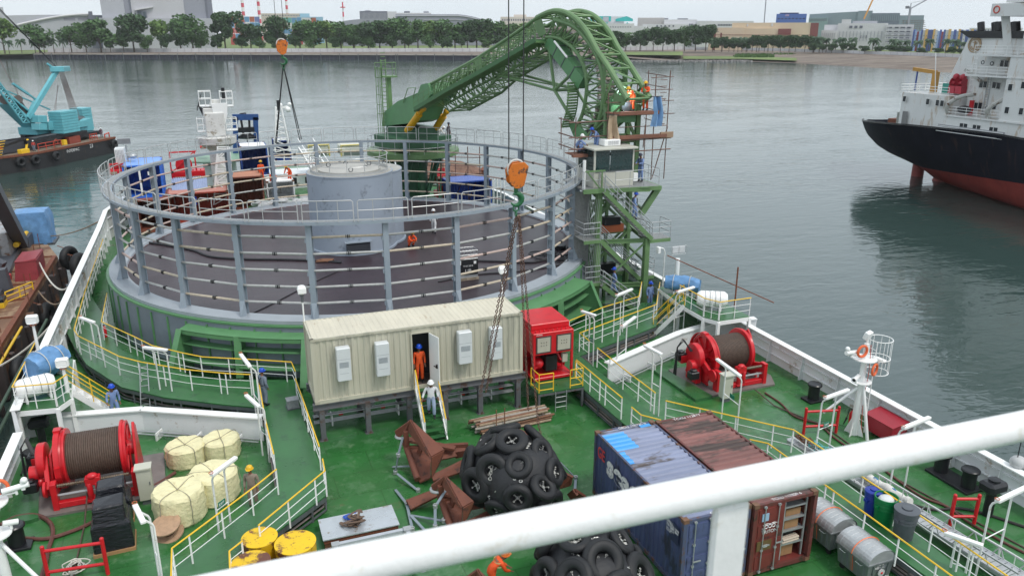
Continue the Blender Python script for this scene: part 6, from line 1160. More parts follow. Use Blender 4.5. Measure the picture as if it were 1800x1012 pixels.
def tower():
    t=thing('stair_tower','green steel stair tower with grey flights beside the carousel','tower',(0,0,0)); FL,FR,BL,BR=V((21.7,42.3,0)),V((24.75,41.6,0)),V((22.9,46.2,0)),V((25.6,45.6,0))
    for p,h in ((FL,7.65),(FR,4.5),(BL,7.65),(BR,7.65)): m=M(); m.beam(p,p+V((0,0,h)),.32,.32); m.build('column',greenT,t)
    Z=(1.65,4.5,7.7); m=M()
    for z in Z:
        for a,b in ((FL,FR),(FR,BR),(BR,BL),(BL,FL)): m.ibeam(a+V((0,0,z-.15)),b+V((0,0,z-.15)),.16,.26)
    m.build('floor_beams',greenT,t); m=M()
    for z0,z1 in ((0,1.5),(1.65,4.35),(4.5,7.5)):
        m.beam(BL+V((0,0,z0)),BR+V((0,0,z1)),.14,.14); m.beam(BR+V((0,0,z0)),BL+V((0,0,z1)),.14,.14)
        m.beam(FL+V((0,0,z1)),BL+V((0,0,z0)),.12,.12)
    m.beam(FR+V((0,0,4.3)),FL+V((1.2,-.2,2.4)),.1,.1); m.beam(V((24.6,42.2,5.9)),V((25.6,42.0,7.5)),.35,.35); m.beam(FR+V((0,0,.3)),V((22.9,42,1.6)),.12,.12); m.build('bracing',greenT,t); tower2(t)
    m=M(); m.prism([(20.5,42.1),(25.5,41.7),(25.6,45.9),(20.9,46.0)],7.62,7.7); m.build('top_platform',gg,t); m=M(); m.beam((20.5,42.05,7.58),(25.5,41.65,7.58),.12,.24); m.beam((25.55,41.6,7.58),(25.65,45.9,7.58),.12,.24); m.build('platform_edge',greenT,t)
    for x0,x1,y0,y1,z in ((20.6,21.7,42.0,43.4,4.6),(20.8,21.8,42.0,43.4,1.85),(24.8,26.3,41.4,42.7,4.45),(24.7,26.0,42.6,43.8,1.7),(21.6,25.2,44.4,45.8,4.45),(21.6,25.2,44.4,45.8,1.6)):
        m=M(); m.bx((x0,y0,z-.05),(x1,y1,z)); m.build('landing',gg,t); m=M(); m.beam((x0,y0-.03,z-.14),(x1,y0-.03,z-.14),.08,.2); m.beam((x1,y0,z-.14),(x1,y1,z-.14),.08,.2); m.build('landing_edge',greenT,t)
        if x0<21 or x0>24:
            q=[(x0,y1),(x0,y0),(x1,y0),(x1,y1)]; m=M()
            for zz in (1.05,.7,.35): m.path([(p[0],p[1],z+zz) for p in q],.027,5)
            for p in q: m.tube((p[0],p[1],z),(p[0],p[1],z+1.05),.02,5)
            if x0<21:
                for k in range(7): x=x0+.1+.12*k; m.tube((x,y0,z),(x+.2,y0,z+2.5),.012,4)
            m.build('landing_rail',galv,t)
    def flight(a,b,w_=.8):
        a,b=V(a),V(b); n=int((a-b).length/.27); o=V((0,w_,0)); 
        for s_ in (0,1): m=M(); m.beam(a+o*s_,b+o*s_,.06,.26); m.build('stringer',greenT if s_==0 else gg,t)
        m=M()
        for i in range(n): q=a.lerp(b,(i+.5)/n)+o*.5; m.box(q,(.26,w_,.03))
        m.build('treads',gg,t)
        for s_ in (0,1):
            m=M()
            for h in (1.0,.68,.36): m.path([a+o*s_+V((0,0,h)),b+o*s_+V((0,0,h))],.027,5)
            for i in range(5): q=a.lerp(b,i/4)+o*s_; m.tube(q,q+V((0,0,1.0)),.027,5)
            m.build('flight_rail',galv,t)
    flight((21.7,41.55,7.6),(24.95,41.3,4.45)); flight((21.8,42.1,4.45),(24.9,42.3,1.5)); flight((21.8,41.6,1.7),(23.9,41.2,0))
    q=[(21.9,42.0),(20.55,42.1),(20.9,45.9)]; m=M()
    for zz in (1.05,.55): m.path([(p[0],p[1],7.7+zz) for p in ((22.4,41.6),(25.45,41.7),(25.6,45.9))],.02,5); m.path([(p[0],p[1],7.7+zz) for p in q],.02,5)
    for p in ((22.4,41.6),(23.4,41.65),(24.4,41.68),(25.45,41.7),(25.5,43.1),(25.55,44.5),(25.6,45.9),(20.55,42.1),(21.9,42.0)): m.tube((p[0],p[1],7.7),(p[0],p[1],8.75),.02,5)
    m.build('platform_rail',galv,t); m=M(); m.beam((20.5,42,7.7),(21.9,42,7.7),.06,.06); m.beam((20.6,42,8.8),(21.9,42,8.8),.08,.08); m.beam((20.7,42,8.8),(21.6,42,7.7),.07,.07); m.beam((21.7,42,8.8),(21.7,42,7.7),.07,.07); m.build('end_brace',greenT,t)
tower()
def opcabin():
    t=thing('operator_cabin','cream operator cabin with dark green windows on top of the stair tower','cabin',(21.35,42.4,7.7)); cm=mat('cabin_cream',(.5,.5,.44),.45,var=.05); W_,D,H_=2.7,2.3,2.35; gl=mat('cabin_glass',(.008,.03,.03),.08,var=.3,scale=2,spec=.8)
    m=M(); m.bx((0,0,0),(W_,D,.95)); m.build('lower_wall',cm,t,bevel=.02); m=M()
    for x in (.05,W_-.05):
        for y in (.05,D-.05): m.box((x,y,1.6),(.1,.1,1.4))
    m.build('pillars',cm,t); m=M(); m.prism([(-.15,-.2),(W_+.15,-.2),(W_+.15,D+.1),(-.15,D+.1)],H_-.1,H_+.02); m.build('roof',cm,t,bevel=.02)
    for a,b in (((.1,.02,.97),(1.05,.05,H_-.12)),((1.1,.02,.97),(W_-.1,.05,H_-.12)),((.02,.1,.97),(.05,D-.1,H_-.12)),((W_-.05,.1,.97),(W_-.02,D-.1,H_-.12))): m=M(); m.bx(a,b); m.build('window_pane',gl,t)
    m=M(); m.bx((W_+.01,.3,.1),(W_+.05,1.4,2.2)); m.build('side_door',mat('door_green',(.03,.1,.05),.4),t); m=M(); m.bx((.9,.5,H_+.03),(2.0,1.3,H_+.42)); a=m.build('roof_cooler',whiteC,t,bevel=.04); m=M()
    for k in range(4):
        for j in range(6): m.box((1.05+.12*j+.15,.495,H_+.14+.06*k),(.09,.01,.03))
    m.build('cooler_grille',mat('vent_grey',(.3,.3,.32),.5),a); m=M(); m.bx((.1,-.03,.93),(W_-.1,.0,.99)); m.build('sill',dgrey,t); m=M(); m.box((W_+.15,.1,.5),(.3,.25,.5)); m.build('wall_box',whiteC,t)
    m=M(); m.tube((-.6,.1,0),(-.6,.1,1.7),.1,10); m.build('intake_pipe',whiteC,t)
opcabin()
# ================================================================ loading arm
AB0,AB1=(16.5,71.0),(23.9,46.0)
_u=V((AB1[0]-AB0[0],AB1[1]-AB0[1],0)).normalized(); _n=V((-_u.y,_u.x,0)) # _n towards starboard/away
if _n.x<0: _n=-_n
WA=1.9
def NP(x,y,off=-WA/2):
    a=V((AB0[0],AB0[1],0))+_n*off; b=V((AB1[0],AB1[1],0))+_n*off; return VP(x,y,a,b)
def arm():
    t=thing('loading_arm','big green lattice loading arm arching over the carousel from its slewing base','crane arm',(AB0[0],AB0[1],0)); O=V((AB0[0],AB0[1],0)); F=_n*WA
    L=lambda pts:[NP(x,y)-O for x,y in pts]
    def resample(P,k):
        P=cat(P,8) if len(P)>2 else P; d=[0]
        for a,b in zip(P,P[1:]): d.append(d[-1]+(b-a).length)
        out=[]; j=0
        for i in range(k+1):
            x=d[-1]*i/k
            while j<len(d)-2 and d[j+1]<x: j+=1
            out.append(P[j].lerp(P[j+1],(x-d[j])/max(1e-6,d[j+1]-d[j])))
        return out
    def both(name,pts,r_,mt=greenT,smooth=True):
        for k in (0,1): m=M(); P=L(pts); P=cat(P,6) if smooth and len(P)>2 else P; m.path([p+F*k for p in P],r_,9); m.build(name,mt,t)
    up=[(757,148),(837,104),(900,63),(944,32),(963,23),(980,20),(999,25),(1016,38),(1034,61),(1050,90),(1071,121),(1103,175)]
    both('top_chord',up[:4],.13,smooth=False); both('arch_chord',up[3:],.19)
    both('walkway_chord',[(749,187),(800,156),(860,124),(961,68)],.1,smooth=False)
    both('lower_chord',[(790,196),(846,165),(875,138),(966,82)],.1,smooth=False)
    inner=[(960,66),(982,68),(1006,84),(1021,105),(1029,128),(1031,160),(1024,200),(1008,232)]; both('inner_chute_chord',inner,.12)
    outr=[(975,35),(1010,48),(1035,75),(1052,105),(1060,140),(1060,180),(1052,215),(1034,240)]; both('outer_chute_chord',outr,.15)
    # lattice between chords
    def lattice(name,A,B_,k,r_,cross=True):
        A,B_=resample(L(A),k),resample(L(B_),k)
        m=M()
        for s_ in (0,1):
            for i in range(k+1): m.tube(A[i]+F*s_,B_[i]+F*s_,r_,5)
            for i in range(k): a,b=(A[i],B_[i+1]) if i%2 else (B_[i],A[i+1]); m.tube(a+F*s_,b+F*s_,r_,5)
        m.build(name,greenT,t); return A,B_
    A,B_=lattice('boom_lattice',[(757,148),(837,104),(944,32)],[(749,187),(800,156),(955,70)],22,.05)
    lattice('underside_lattice',[(770,180),(860,126),(961,70)],[(790,196),(846,165),(875,138),(966,82)],20,.055)
    lattice('chute_lattice',inner,outr,16,.06); lattice('arch_lattice',up[4:],outr,10,.07)
    m=M()
    for P_,r_,k in ((up[:4],.06,12),(up[3:],.09,9),(outr,.06,14),(inner,.05,12),([(790,196),(846,165),(875,138),(966,82)],.06,14)):
        P=resample(L(P_),k)
        for i,p in enumerate(P):
            m.tube(p,p+F,r_,6)
            if i<k: m.tube(p,P[i+1]+F,r_*.7,5)
    m.build('cross_members',greenT,t)
    # rollers inside the chute
    mid=[((a[0]+b[0])/2,(a[1]+b[1])/2) for a,b in zip(inner,outr)]; P=resample(L(mid),40); ro=M(); rw=M()
    for i,p in enumerate(P): (ro if i%2 else rw).tube(p+F*.15,p+F*.85,.1,7)
    ro.build('rollers',mat('roller_steel',(.35,.34,.33),.4,.5,var=.2),t); rw.build('roller_guides',mat('roller_pink',(.5,.4,.36),.5,var=.2),t)
    P=resample(L([(760,168),(850,116),(950,52)]),34); ro=M()
    for p in P: ro.tube(p+F*.1,p+F*.9,.1,6); 
    ro.build('boom_rollers',mat('roller_steel',(.35,.34,.33),.4,.5),t)
    # walkway planks on the near side
    P=L([(745,192),(800,160),(860,128),(961,71)]); m=M()
    for a,b in zip(P,P[1:]): m.beam(a-_n*.5,b-_n*.5,.9,.1,up=(0,0,1)); m.beam(a-_n*.95+V((0,0,.05)),b-_n*.95+V((0,0,.05)),.06,.3)
    m.build('walkway',mat('arm_walkway',(.06,.16,.06),.5,var=.15,scale=3),t); m=M()
    Q=resample(P,20)
    for h in (1.0,.55): m.path([p-_n*.95+V((0,0,h)) for p in Q],.025,5)
    for p in Q: m.tube(p-_n*.95,p-_n*.95+V((0,0,1.0)),.022,5)
    m.build('walkway_rail',greenT,t)
    m=M(); Q=resample(P,60)
    for p in Q: m.beam(p-_n*.5-V((0,0,.1)),p-_n*.5+_u*.02-V((0,0,.1)),.95,.12)
    m.build('walkway_joists',greenT,t)
    # side plates at the joints and the straight box beam
    for pts in ([(940,38),(952,32),(961,60),(949,66)],[(835,108),(847,101),(850,126),(840,131)],[(1082,163),(1102,172),(1098,186),(1078,184)]):
        for k in (0,1): m=M(); m.slab([q+F*k-_n*.05 for q in L(pts)],.06,nrm=_n); m.build('joint_plate',greenT,t)
    a,b=L([(963,72),(1022,147)]); m=M(); m.beam(a+F*.15,b+F*.15,.75,.85,up=(0,0,1)); m.build('box_beam',green,t); m=M()
    for f in (.25,.5,.75): q=a.lerp(b,f)+F*.15; m.box(q,(.8,.06,.9),mx=(b-a).to_track_quat('Y','Z').to_matrix())
    m.build('beam_bands',dgrey,t); q0,q1=a.lerp(b,.3),a.lerp(b,.68); m=M(); m.tube(q0-_n*.3+V((0,0,.75)),q1-_n*.3+V((0,0,.75)),.07,7); m.build('tube_light',whiteC,t)
    # chute ladder on the inner side
    P=resample(L([(1011,146),(1011,168),(1008,195),(1000,222)]),16); m=M()
    for p in P: m.box(p-_n*.2,(.12,.9,.12),mx=_n.to_track_quat('Y','Z').to_matrix())
    m.path([p-_n*.6 for p in P],.04,5); m.path([p+_n*.25 for p in P],.04,5); m.build('chute_ladder',greenT,t); m=M(); m.slab([q for q in L([(1000,218),(1012,215),(1034,236),(1028,246),(1010,242)])],.1,nrm=_n); m.slab([q+F for q in L([(1000,218),(1012,215),(1034,236),(1028,246),(1010,242)])],.1,nrm=_n); m.build('mouth_plate',green,t)
    # underbrace
    node=L([(975,159)])[0]; m=M()
    for s_ in (0,1):
        nd=node+F*s_
        for q in ((965,82),(869,130),(1006,210),(1004,131)): m.tube(nd,L([q])[0]+F*s_,.11 if q[0]!=869 else .09,7)
    m.tube(node,node+F,.11,8); m.tube(L([(869,130)])[0],node+F,.06,6); m.build('underbrace',greenT,t)
    # root housing, slew base and platform ring
    m=M(); P=L([(678,199),(704,178),(740,163),(745,149),(758,146),(764,165),(742,190),(735,212),(721,217),(691,220),(677,222)]); n=len(P); m.add([p-_n*.3 for p in P]+[p+F+_n*.3 for p in P],[tuple(range(n)),tuple(reversed(range(n,2*n)))]+[(i,(i+1)%n,n+(i+1)%n,n+i) for i in range(n)]); m.build('boom_root',green,t)
    c=NP(725,235,0)-O; m=M(); m.box((c.x,c.y,7.4),(5.2,4.6,1.0),math.atan2(_n.y,_n.x)); m.box((c.x,c.y,8.2),(3.0,4.0,.9),math.atan2(_n.y,_n.x)); m.build('slew_housing',mat('green_dark',(.03,.1,.05),.5,var=.2),t); m=M(); m.lathe([(1.25,0),(1.2,5.6),(2.3,6.3),(2.3,6.9)],32,(c.x,c.y,0))
    for k in range(8): a=PI/4*k; m.beam((c.x+2.6*math.cos(a),c.y+2.6*math.sin(a),6.2),(c.x+1.2*math.cos(a),c.y+1.2*math.sin(a),2.5),.25,.3); m.beam((c.x+2.5*math.cos(a),c.y+2.5*math.sin(a),0),(c.x+2.5*math.cos(a+.5),c.y+2.5*math.sin(a+.5),6),.12,.12)
    m.build('pedestal',mat('green_dark',(.03,.1,.05),.5),t)
    m=M(); m.lathe([(2.0,5.9),(3.9,6.2),(4.1,6.3),(4.1,6.7),(2.0,6.7)],36,(c.x,c.y,0)); m.build('platform_ring',greenT,t); m=M()
    for z in (7.75,7.2): m.path([(c.x+4.0*math.cos(2*PI*i/30),c.y+4.0*math.sin(2*PI*i/30),z) for i in range(30)],.03,5,closed=True)
    for i in range(20): a=2*PI*i/20; m.tube((c.x+4*math.cos(a),c.y+4*math.sin(a),6.7),(c.x+4*math.cos(a),c.y+4*math.sin(a),7.75),.03,5)
    m.build('platform_rail',galv,t)
    yc=mat('cylinder_yellow',(.62,.33,.01),.4,var=.1)
    for k,(p,q) in enumerate((((716,230),(744,191)),((743,226),(763,190)))):
        a=NP(*p,-WA/2-.4+(WA+.8)*k)-O; b=NP(*q,-WA/2-.4+(WA+.8)*k)-O; 
        if k: a=NP(764,229,WA/2+.4)-O; b=NP(785,196,WA/2+.4)-O
        m=M(); m.tube(a,a.lerp(b,.75),.3,12); m.build('hydraulic_cylinder',yc,t); m=M(); m.tube(a.lerp(b,.7),b,.19,10); m.ball(b,.28,10,8); m.build('piston_rod',yc,t)
    # access ladder tower on the left of the root
    P0=VP(687,228,(14.2,72.0),(15.2,72.0)); px_=P0.x; m=M(); H=lambda y:VP(687,y,(13,72.0),(16,72.0)).z; X=lambda x:VP(x,180,(13,72.0),(16,72.0)).x
    m.beam(V((X(687),72,6.3))-O,V((X(685),72,H(136)))-O,.35,.35); m.build('ladder_post',greenT,t); m=M(); m.bx(V((X(672),71.4,H(136)))-O,V((X(698),72.6,H(133)))-O); m.build('ladder_platform',greenT,t); m=M()
    for x in (671,679): m.tube(V((X(x),71.6,6.4))-O,V((X(x),71.6,H(104)))-O,.06,5)
    for k in range(26): z=6.6+k*.33; m.tube(V((X(671),71.6,z))-O,V((X(679),71.6,z))-O,.03,4)
    for x in (660,664,667): m.tube(V((X(x),71.3,6.6))-O,V((X(x),71.3,H(118)))-O,.03,4)
    for y in (118,135,150,165,182,198): z=H(y); m.path([V((X(671),71.5,z))-O,V((X(664),71.0,z))-O,V((X(660),71.3,z))-O,V((X(664),72,z))-O],.03,4)
    for y in (110,121): m.path([V((X(660),71.6,H(y)))-O,V((X(696),71.5,H(y)))-O,V((X(696),72.5,H(y)))-O],.03,4)
    for x in (660,672,690,696): m.tube(V((X(x),71.5,H(135)))-O,V((X(x),71.5,H(110)))-O,.03,4)
    m.build('caged_ladder',greenT,t); m=M(); z=NP(720,185,0).z; 
    m.path([p-_n*.4 for p in L([(716,180),(724,155),(738,154),(733,172)])],.04,5); m.build('top_guard',greenT,t)
arm()
# ================================================================ head support and scaffold on top of the tower
def head():
    t=thing('arm_support','green support frame under the end of the loading arm','frame',(0,0,0)); m=M()
    for x,y in ((23.2,44.6),(25.3,44.4),(23.4,46.2),(25.5,46)): m.beam((x,y,7.7),(x,y,12.2),.28,.28)
    for z in (10.2,12.2): m.beam((23.2,44.6,z),(25.3,44.4,z),.25,.35); m.beam((23.4,46.2,z),(25.5,46,z),.25,.35); m.beam((23.2,44.6,z),(23.4,46.2,z),.25,.35); m.beam((25.3,44.4,z),(25.5,46,z),.25,.35)
    m.beam((23.2,44.5,10.3),(24.5,44.4,12.1),.16,.16); m.beam((25.2,44.4,10.3),(24.2,44.4,12.1),.16,.16); m.build('posts',greenT,t); m=M(); m.slab([(23.3,44.3,11.3),(25.0,44.2,11.3),(25.0,44.2,13.0),(24.4,44.2,13.3),(23.3,44.3,12.8)],.15); m.build('head_plate',green,t); m=M(); m.lathe([(.0,0),(.35,.0),(.35,.25),(0,.3)],18,(24.2,44.1,12.3),MX.Rotation(PI/2,3,'X')); m.build('pin',dgrey,t)
    s=thing('scaffold','rusty tube scaffold with brown planks around the arm end','scaffold',(0,0,0)); r=random.Random(3); tb=mat('scaffold_tube',(.17,.1,.08),.6,.2,var=.4,scale=3); m=M()
    X=[20.6,22.6,26.0,27.0]; Y=[43.6,46.6]
    for x,y,z0,z1 in ((26.0,43.6,7.7,14.2),(27.0,43.7,7.7,14.4),(26.3,46.4,7.7,14.0),(27.1,46.5,7.7,14.3),(20.6,43.6,9.6,11.8),(20.7,45.8,9.6,11.6),(22.7,43.4,7.7,13.2),(25.2,43.4,9.8,11.2)): m.tube((x,y,z0),(x+r.uniform(-.05,.1),y,z1),.032,6)
    for z in (11.1,11.8,12.6,13.3,14.0): m.tube((22.6 if z<12.7 else 25.6,43.5,z),(27.2+r.uniform(-.3,.3),43.7,z+r.uniform(-.05,.05)),.028,6); m.tube((26.5,43.3,z+.1),(27.2,46.9,z+.1),.028,6)
    for z in (9.9,10.6,11.5): m.tube((20.2,43.6,z),(23.2,43.5,z+.05),.04,6); m.tube((20.6,43.2,z),(20.7,46.2,z),.04,6)
    for z in (9.6,10.3): m.tube((23,43.4,z),(27.3,43.6,z),.04,6)
    m.tube((26.0,43.5,7.8),(27.0,43.6,11.0),.035,5)
    for k in range(8): m.tube((26.3,43.55,11.2+.38*k),(26.75,43.55,11.2+.38*k),.02,4)
    m.build('tubes',tb,s); pl=mat('plank',(.2,.09,.06),.8,var=.35,scale=2,stretch=(.3,3,1)); 
    for a,b,nm in (((22.9,43.3,10.4),(26.8,43.6,10.6),'plank'),((22.9,43.8,10.3),(27.0,44.3,10.36),'plank'),((23.0,43.2,11.85),(26.1,43.45,12.05),'plank'),((23.0,43.5,11.9),(26.2,44.4,11.97),'plank'),((20.4,43.3,9.45),(23.0,43.6,9.62),'plank'),((20.4,43.6,9.55),(23.0,44.6,9.6),'plank')): m=M(); m.bx(a,b); m.build(nm,pl,s)
    m=M(); m.bx((26.4,43.36,10.35),(27.3,43.5,10.7)); m.build('pale_board',mat('pale_board',(.35,.24,.16),.8),s)
    def cloth(name,label,x,y,z0,z1,w_,mt,seed):
        t=thing(name,label,'sheet',(x,y,z0)); m=M(); r=random.Random(seed); n,k=9,8; ph=r.uniform(0,6); vs=[]
        for j in range(k+1):
            for i in range(n+1): u=i/n-.5; v=j/k; vs.append((u*w_*(1-.25*v)+.06*math.sin(5*v+ph),.12*math.sin(9*u+ph+2*v)+.05*math.sin(17*u),v*(z1-z0)))
        m.add(vs,[(j*(n+1)+i,j*(n+1)+i+1,(j+1)*(n+1)+i+1,(j+1)*(n+1)+i) for j in range(k) for i in range(n)],True); m.build('cloth',mt,t)
        m=M(); m.tube((-w_*.42,0,z1-z0),(w_*.42,0,z1-z0),.03,6); m.build('hanging_rope',mat('dark_rope',(.03,.025,.025),.7),t)
    cloth('tan_sheet','tan cloth sheet hanging beside the operator cabin roof',22.95,43.2,10.0,11.9,.9,mat('tan_cloth',(.42,.32,.22),.9,var=.2,bump=.4,bscale=4),1)
    cloth('blue_sheet','torn light blue tarp hanging from the scaffold under the orange welders',25.95,43.2,11.1,12.9,.75,mat('blue_tarp',(.16,.3,.52),.5,var=.2,bump=.4,bscale=4),2)
    w=thing('welding_arc','bright white welding spark at the arm end','welding arc',(23.85,43.75,12.75)); m=M(); m.ball((0,0,0),.11,12,8); m.build('spark',emis('arc',(.75,.88,1),40),w); l=bpy.data.lights.new('arc_light','POINT'); l.energy=60; l.color=(.75,.88,1); l.shadow_soft_size=.1; lo=bpy.data.objects.new('arc_light',l); COL.objects.link(lo); lo.parent=w; lo.location=(0,-.15,.0)
head()
# ================================================================ hooks and slings
def hookblock(label,c,s=1.0,rope_top=40,rope_dx=.27,face=0):
    t=thing('hook_block',label,'hook block',c,face,'orange crane hook blocks'); o_=mat('hook_orange',(.62,.16,.015),.45,var=.12,scale=3,dirt=.32,dcol=(.09,.045,.03),dscale=4); m=M()
    for y in (-.2,.2): m.slab([V((x,y,z))*s for x,z in ((-.42,.15),(-.25,.45),(.3,.5),(.5,.3),(.3,-.5),(.08,-.62),(-.12,-.6),(-.36,-.35))],.05*s)
    m.build('cheek_plates',o_,t,bevel=.01); m=M(); m.box((0,0,-.35*s),(.32*s,.36*s,.4*s)); m.build('body',o_,t,bevel=.03*s)
    m=M(); m.torus((0,0,.2*s),.38*s,.045*s,30,8,MX.Rotation(PI/2,3,'X')); m.build('sheave',mat('sheave_white',(.6,.6,.58),.4,var=.2),t)
    gm=mat('hook_green',(.02,.13,.05),.4,var=.15); m=M(); m.tube((0,0,-.6*s),(0,0,-.85*s),.09*s,10); P=[V((.26*math.cos(a),0,-1.12+.26*math.sin(a)))*s for a in [R(110-i*26) for i in range(11)]]; m.path([V((0,0,-.8))*s]+P,[.07*s,.08*s,.1*s,.12*s,.13*s,.13*s,.12*s,.1*s,.09*s,.07*s,.05*s,.03*s],10); m.build('hook',gm,t)
    m=M(); m.torus((0,0,-1.5*s),.13*s,.035*s,14,6,MX.Rotation(PI/2,3,'X')); m.torus((0,0,-1.75*s),.1*s,.03*s,12,6,MX.Rotation(PI/2,3,'Y')); m.build('shackle',gm,t)
    for x in (-rope_dx,rope_dx): m=M(); m.tube((x,0,.2*s),(x,0,rope_top),.022*max(s,.9),6); m.build('hoist_rope',mat('black_rope',(.02,.02,.022),.5),t)
    return t
hk=AY(907,305,25.0); hookblock('large scratched orange hook block with green hook above the cream cabin',hk,.8,32,.26)
hp=hk+V((0,0,-1.48))
def chain(label,pts,r_=.03,link=.13,slack=0,mt=None):
    c=V(pts[0]); t=thing('chain_sling',label,'chain',c,0,'chain slings under the hook'); mt=mt or mat('chain_rust',(.13,.07,.05),.6,.3,var=.3,scale=6)
    for k,(a,b) in enumerate(zip(pts,pts[1:])):
        a,b=V(a)-c,V(b)-c; L=(b-a).length; n=int(L/link); q=(b-a).to_track_quat('Z','Y').to_matrix(); m=M()
        for i in range(n): m.torus(a.lerp(b,(i+.5)/n),link*.42,r_*.6,8,4,q@MX.Rotation(PI/2*(i%2),3,'Z')@MX.Rotation(PI/2,3,'X')@MX.Diagonal((1,1.25,1)))
        m.build('links',mt,t)
chain('left outer chain leg hanging from the big hook',[hp,(8.45,25.6,3.9)],.028,.1); chain('left inner chain leg hanging from the big hook',[hp+V((.05,0,0)),(8.7,25.7,3.8)],.028,.1)
chain('right chain leg hanging from the big hook to the fender',[hp+V((.1,0,0)),(9.95,24.5,3.4)],.026,.1); chain('rightmost chain leg hanging from the big hook to the fender',[hp+V((.12,0,0)),(10.25,24.3,3.0),(10.1,23.6,2.7)],.026,.1)
h2=AY(495,82,78); hookblock('small orange hook block hanging against the far tree line',h2,1.15,12,.32)
t=thing('wire_sling','long black wire sling legs spreading down behind the carousel','sling',h2); m=M()
for x,y in ((484,252),(486,252),(530,245),(527,247)): q=AY(x,y,80)-h2; m.tube((0,0,-1.6),q,.045,5)
m.build('legs',mat('black_rope',(.02,.02,.022),.5),t); m=M(); m.box(AY(489,185,79)-h2,(.25,.2,.9)); m.build('clamp',blk,t)
# ================================================================ raft platforms
def raftplat(side):
    if side<0: poly=[(-8.6,34.6),(-7.1,34.4),(-6.7,35.2),(-7.2,39.8),(-8.6,39.9)]; z=1.95; lab='port side raft platform with green floor and white legs over the bulwark'
    else: poly=[(24.1,34.1),(24.5,33.3),(26.5,33.3),(26.5,39.8),(24.5,39.4),(24.1,36.6)]; z=1.95; lab='starboard raft platform with green floor above the right breakwater'
    t=thing('raft_platform',lab,'platform',(0,0,0)); m=M(); m.prism(poly,z-.05,z); m.build('floor',walkM,t); m=M()
    n=len(poly)
    for i in range(n): a,b=poly[i],poly[(i+1)%n]; m.beam((a[0],a[1],z-.16),(b[0],b[1],z-.16),.08,.22)
    m.build('edge',whiteC,t)
    for p in poly: m=M(); m.beam((p[0],p[1],0),(p[0],p[1],z-.1),.16,.16); m.build('leg',whiteC,t)
    r_=thing('railing',('yellow topped guard rail round the port raft platform' if side<0 else 'yellow topped guard rail round the starboard raft platform'),'railing',(0,0,z),0,'raft platform rails'); Q=[V((p[0],p[1],0)) for p in poly]; Q=Q[-1:]+Q[:3] if side<0 else Q[5:]+Q[:3]
    m=M(); m.path([q+V((0,0,1.05)) for q in Q],.028,6); m.build('top_rail',yellow,r_)
    for h in (.35,.7): m=M(); m.path([q+V((0,0,h)) for q in Q],.016,5); m.build('mid_rail',white,r_)
    for a,b in zip(Q,Q[1:]):
        for f in (.02,.5,.98): q=a.lerp(b,f); m=M(); m.tube(q,q+V((0,0,1.05)),.024,5); m.build('post',white,r_)
    # stair
    s=thing('platform_stair',('white and yellow stair down from the port raft platform' if side<0 else 'white and yellow stair down from the starboard raft platform'),'stair',(0,0,0)); 
    if side<0: a,b=V((-6.9,36.0,z)),V((-5.2,36.4,.0)); o=V((-.15,.75,0))
    else: a,b=V((24.1,36.0,z)),V((22.7,36.9,.0)); o=V((.35,.7,0))
    for k in (0,1): m=M(); m.beam(a+o*k,b+o*k,.06,.24); m.build('stringer',whiteC,s); m=M(); m.path([a+o*k+V((0,0,.02)),a+o*k+V((0,0,1.0)),b+o*k+V((0,0,1.0)),b+o*k],.026,6); m.path([a+o*k+V((0,0,.5)),b+o*k+V((0,0,.5))],.02,5); q=a.lerp(b,.5)+o*k; m.tube(q,q+V((0,0,1)),.022,5); m.build('handrail',yellow,s)
    for i in range(6): q=a.lerp(b,(i+.5)/6)+o*.5; m=M(); m.box(q,(.26,.7,.04),math.atan2(o.y,o.x)-PI/2); m.build('tread',walkM if side>0 else white,s)
raftplat(-1); raftplat(1)
def raft(label,c,rz,L=1.5,r_=.42):
    t=thing('life_raft',label,'life raft',c,rz,'white raft capsules'); m=M(); RX=MX.Rotation(PI/2,3,'Y'); m.lathe([(0,-L/2),(r_*.7,-L/2+.03),(r_*.93,-L/2+.16),(r_,-L/2+.25),(r_,-.04),(r_*1.04,-.03),(r_*1.04,.03),(r_,.04),(r_,L/2-.25),(r_*.93,L/2-.16),(r_*.7,L/2-.03),(0,L/2)],26,(0,0,r_+.15),RX); m.build('capsule',whiteC,t); m=M()
    for x in (-.4,-.15,.15,.4): m.torus((x,0,r_+.15),r_*1.01,.018,26,5,RX)
    m.build('bands',galv,t); m=M()
    for x in (-.45,.45): m.box((x,0,.1),(.1,.75,.2)); m.beam((x,-.4,0),(x,-.4,.5),.05,.05); m.beam((x,.4,0),(x,.4,.5),.05,.05)
    m.build('cradle',whiteC,t)
raft('white life raft capsule on the port platform',(-8.0,35.6,1.95),.35); raft('white life raft capsule on the starboard platform',(25.2,35.0,1.95),-.5,1.7,.45)
tarp=mat('blue_tarp2',(.12,.27,.5),.45,var=.25,scale=2,bump=.7,bscale=3)
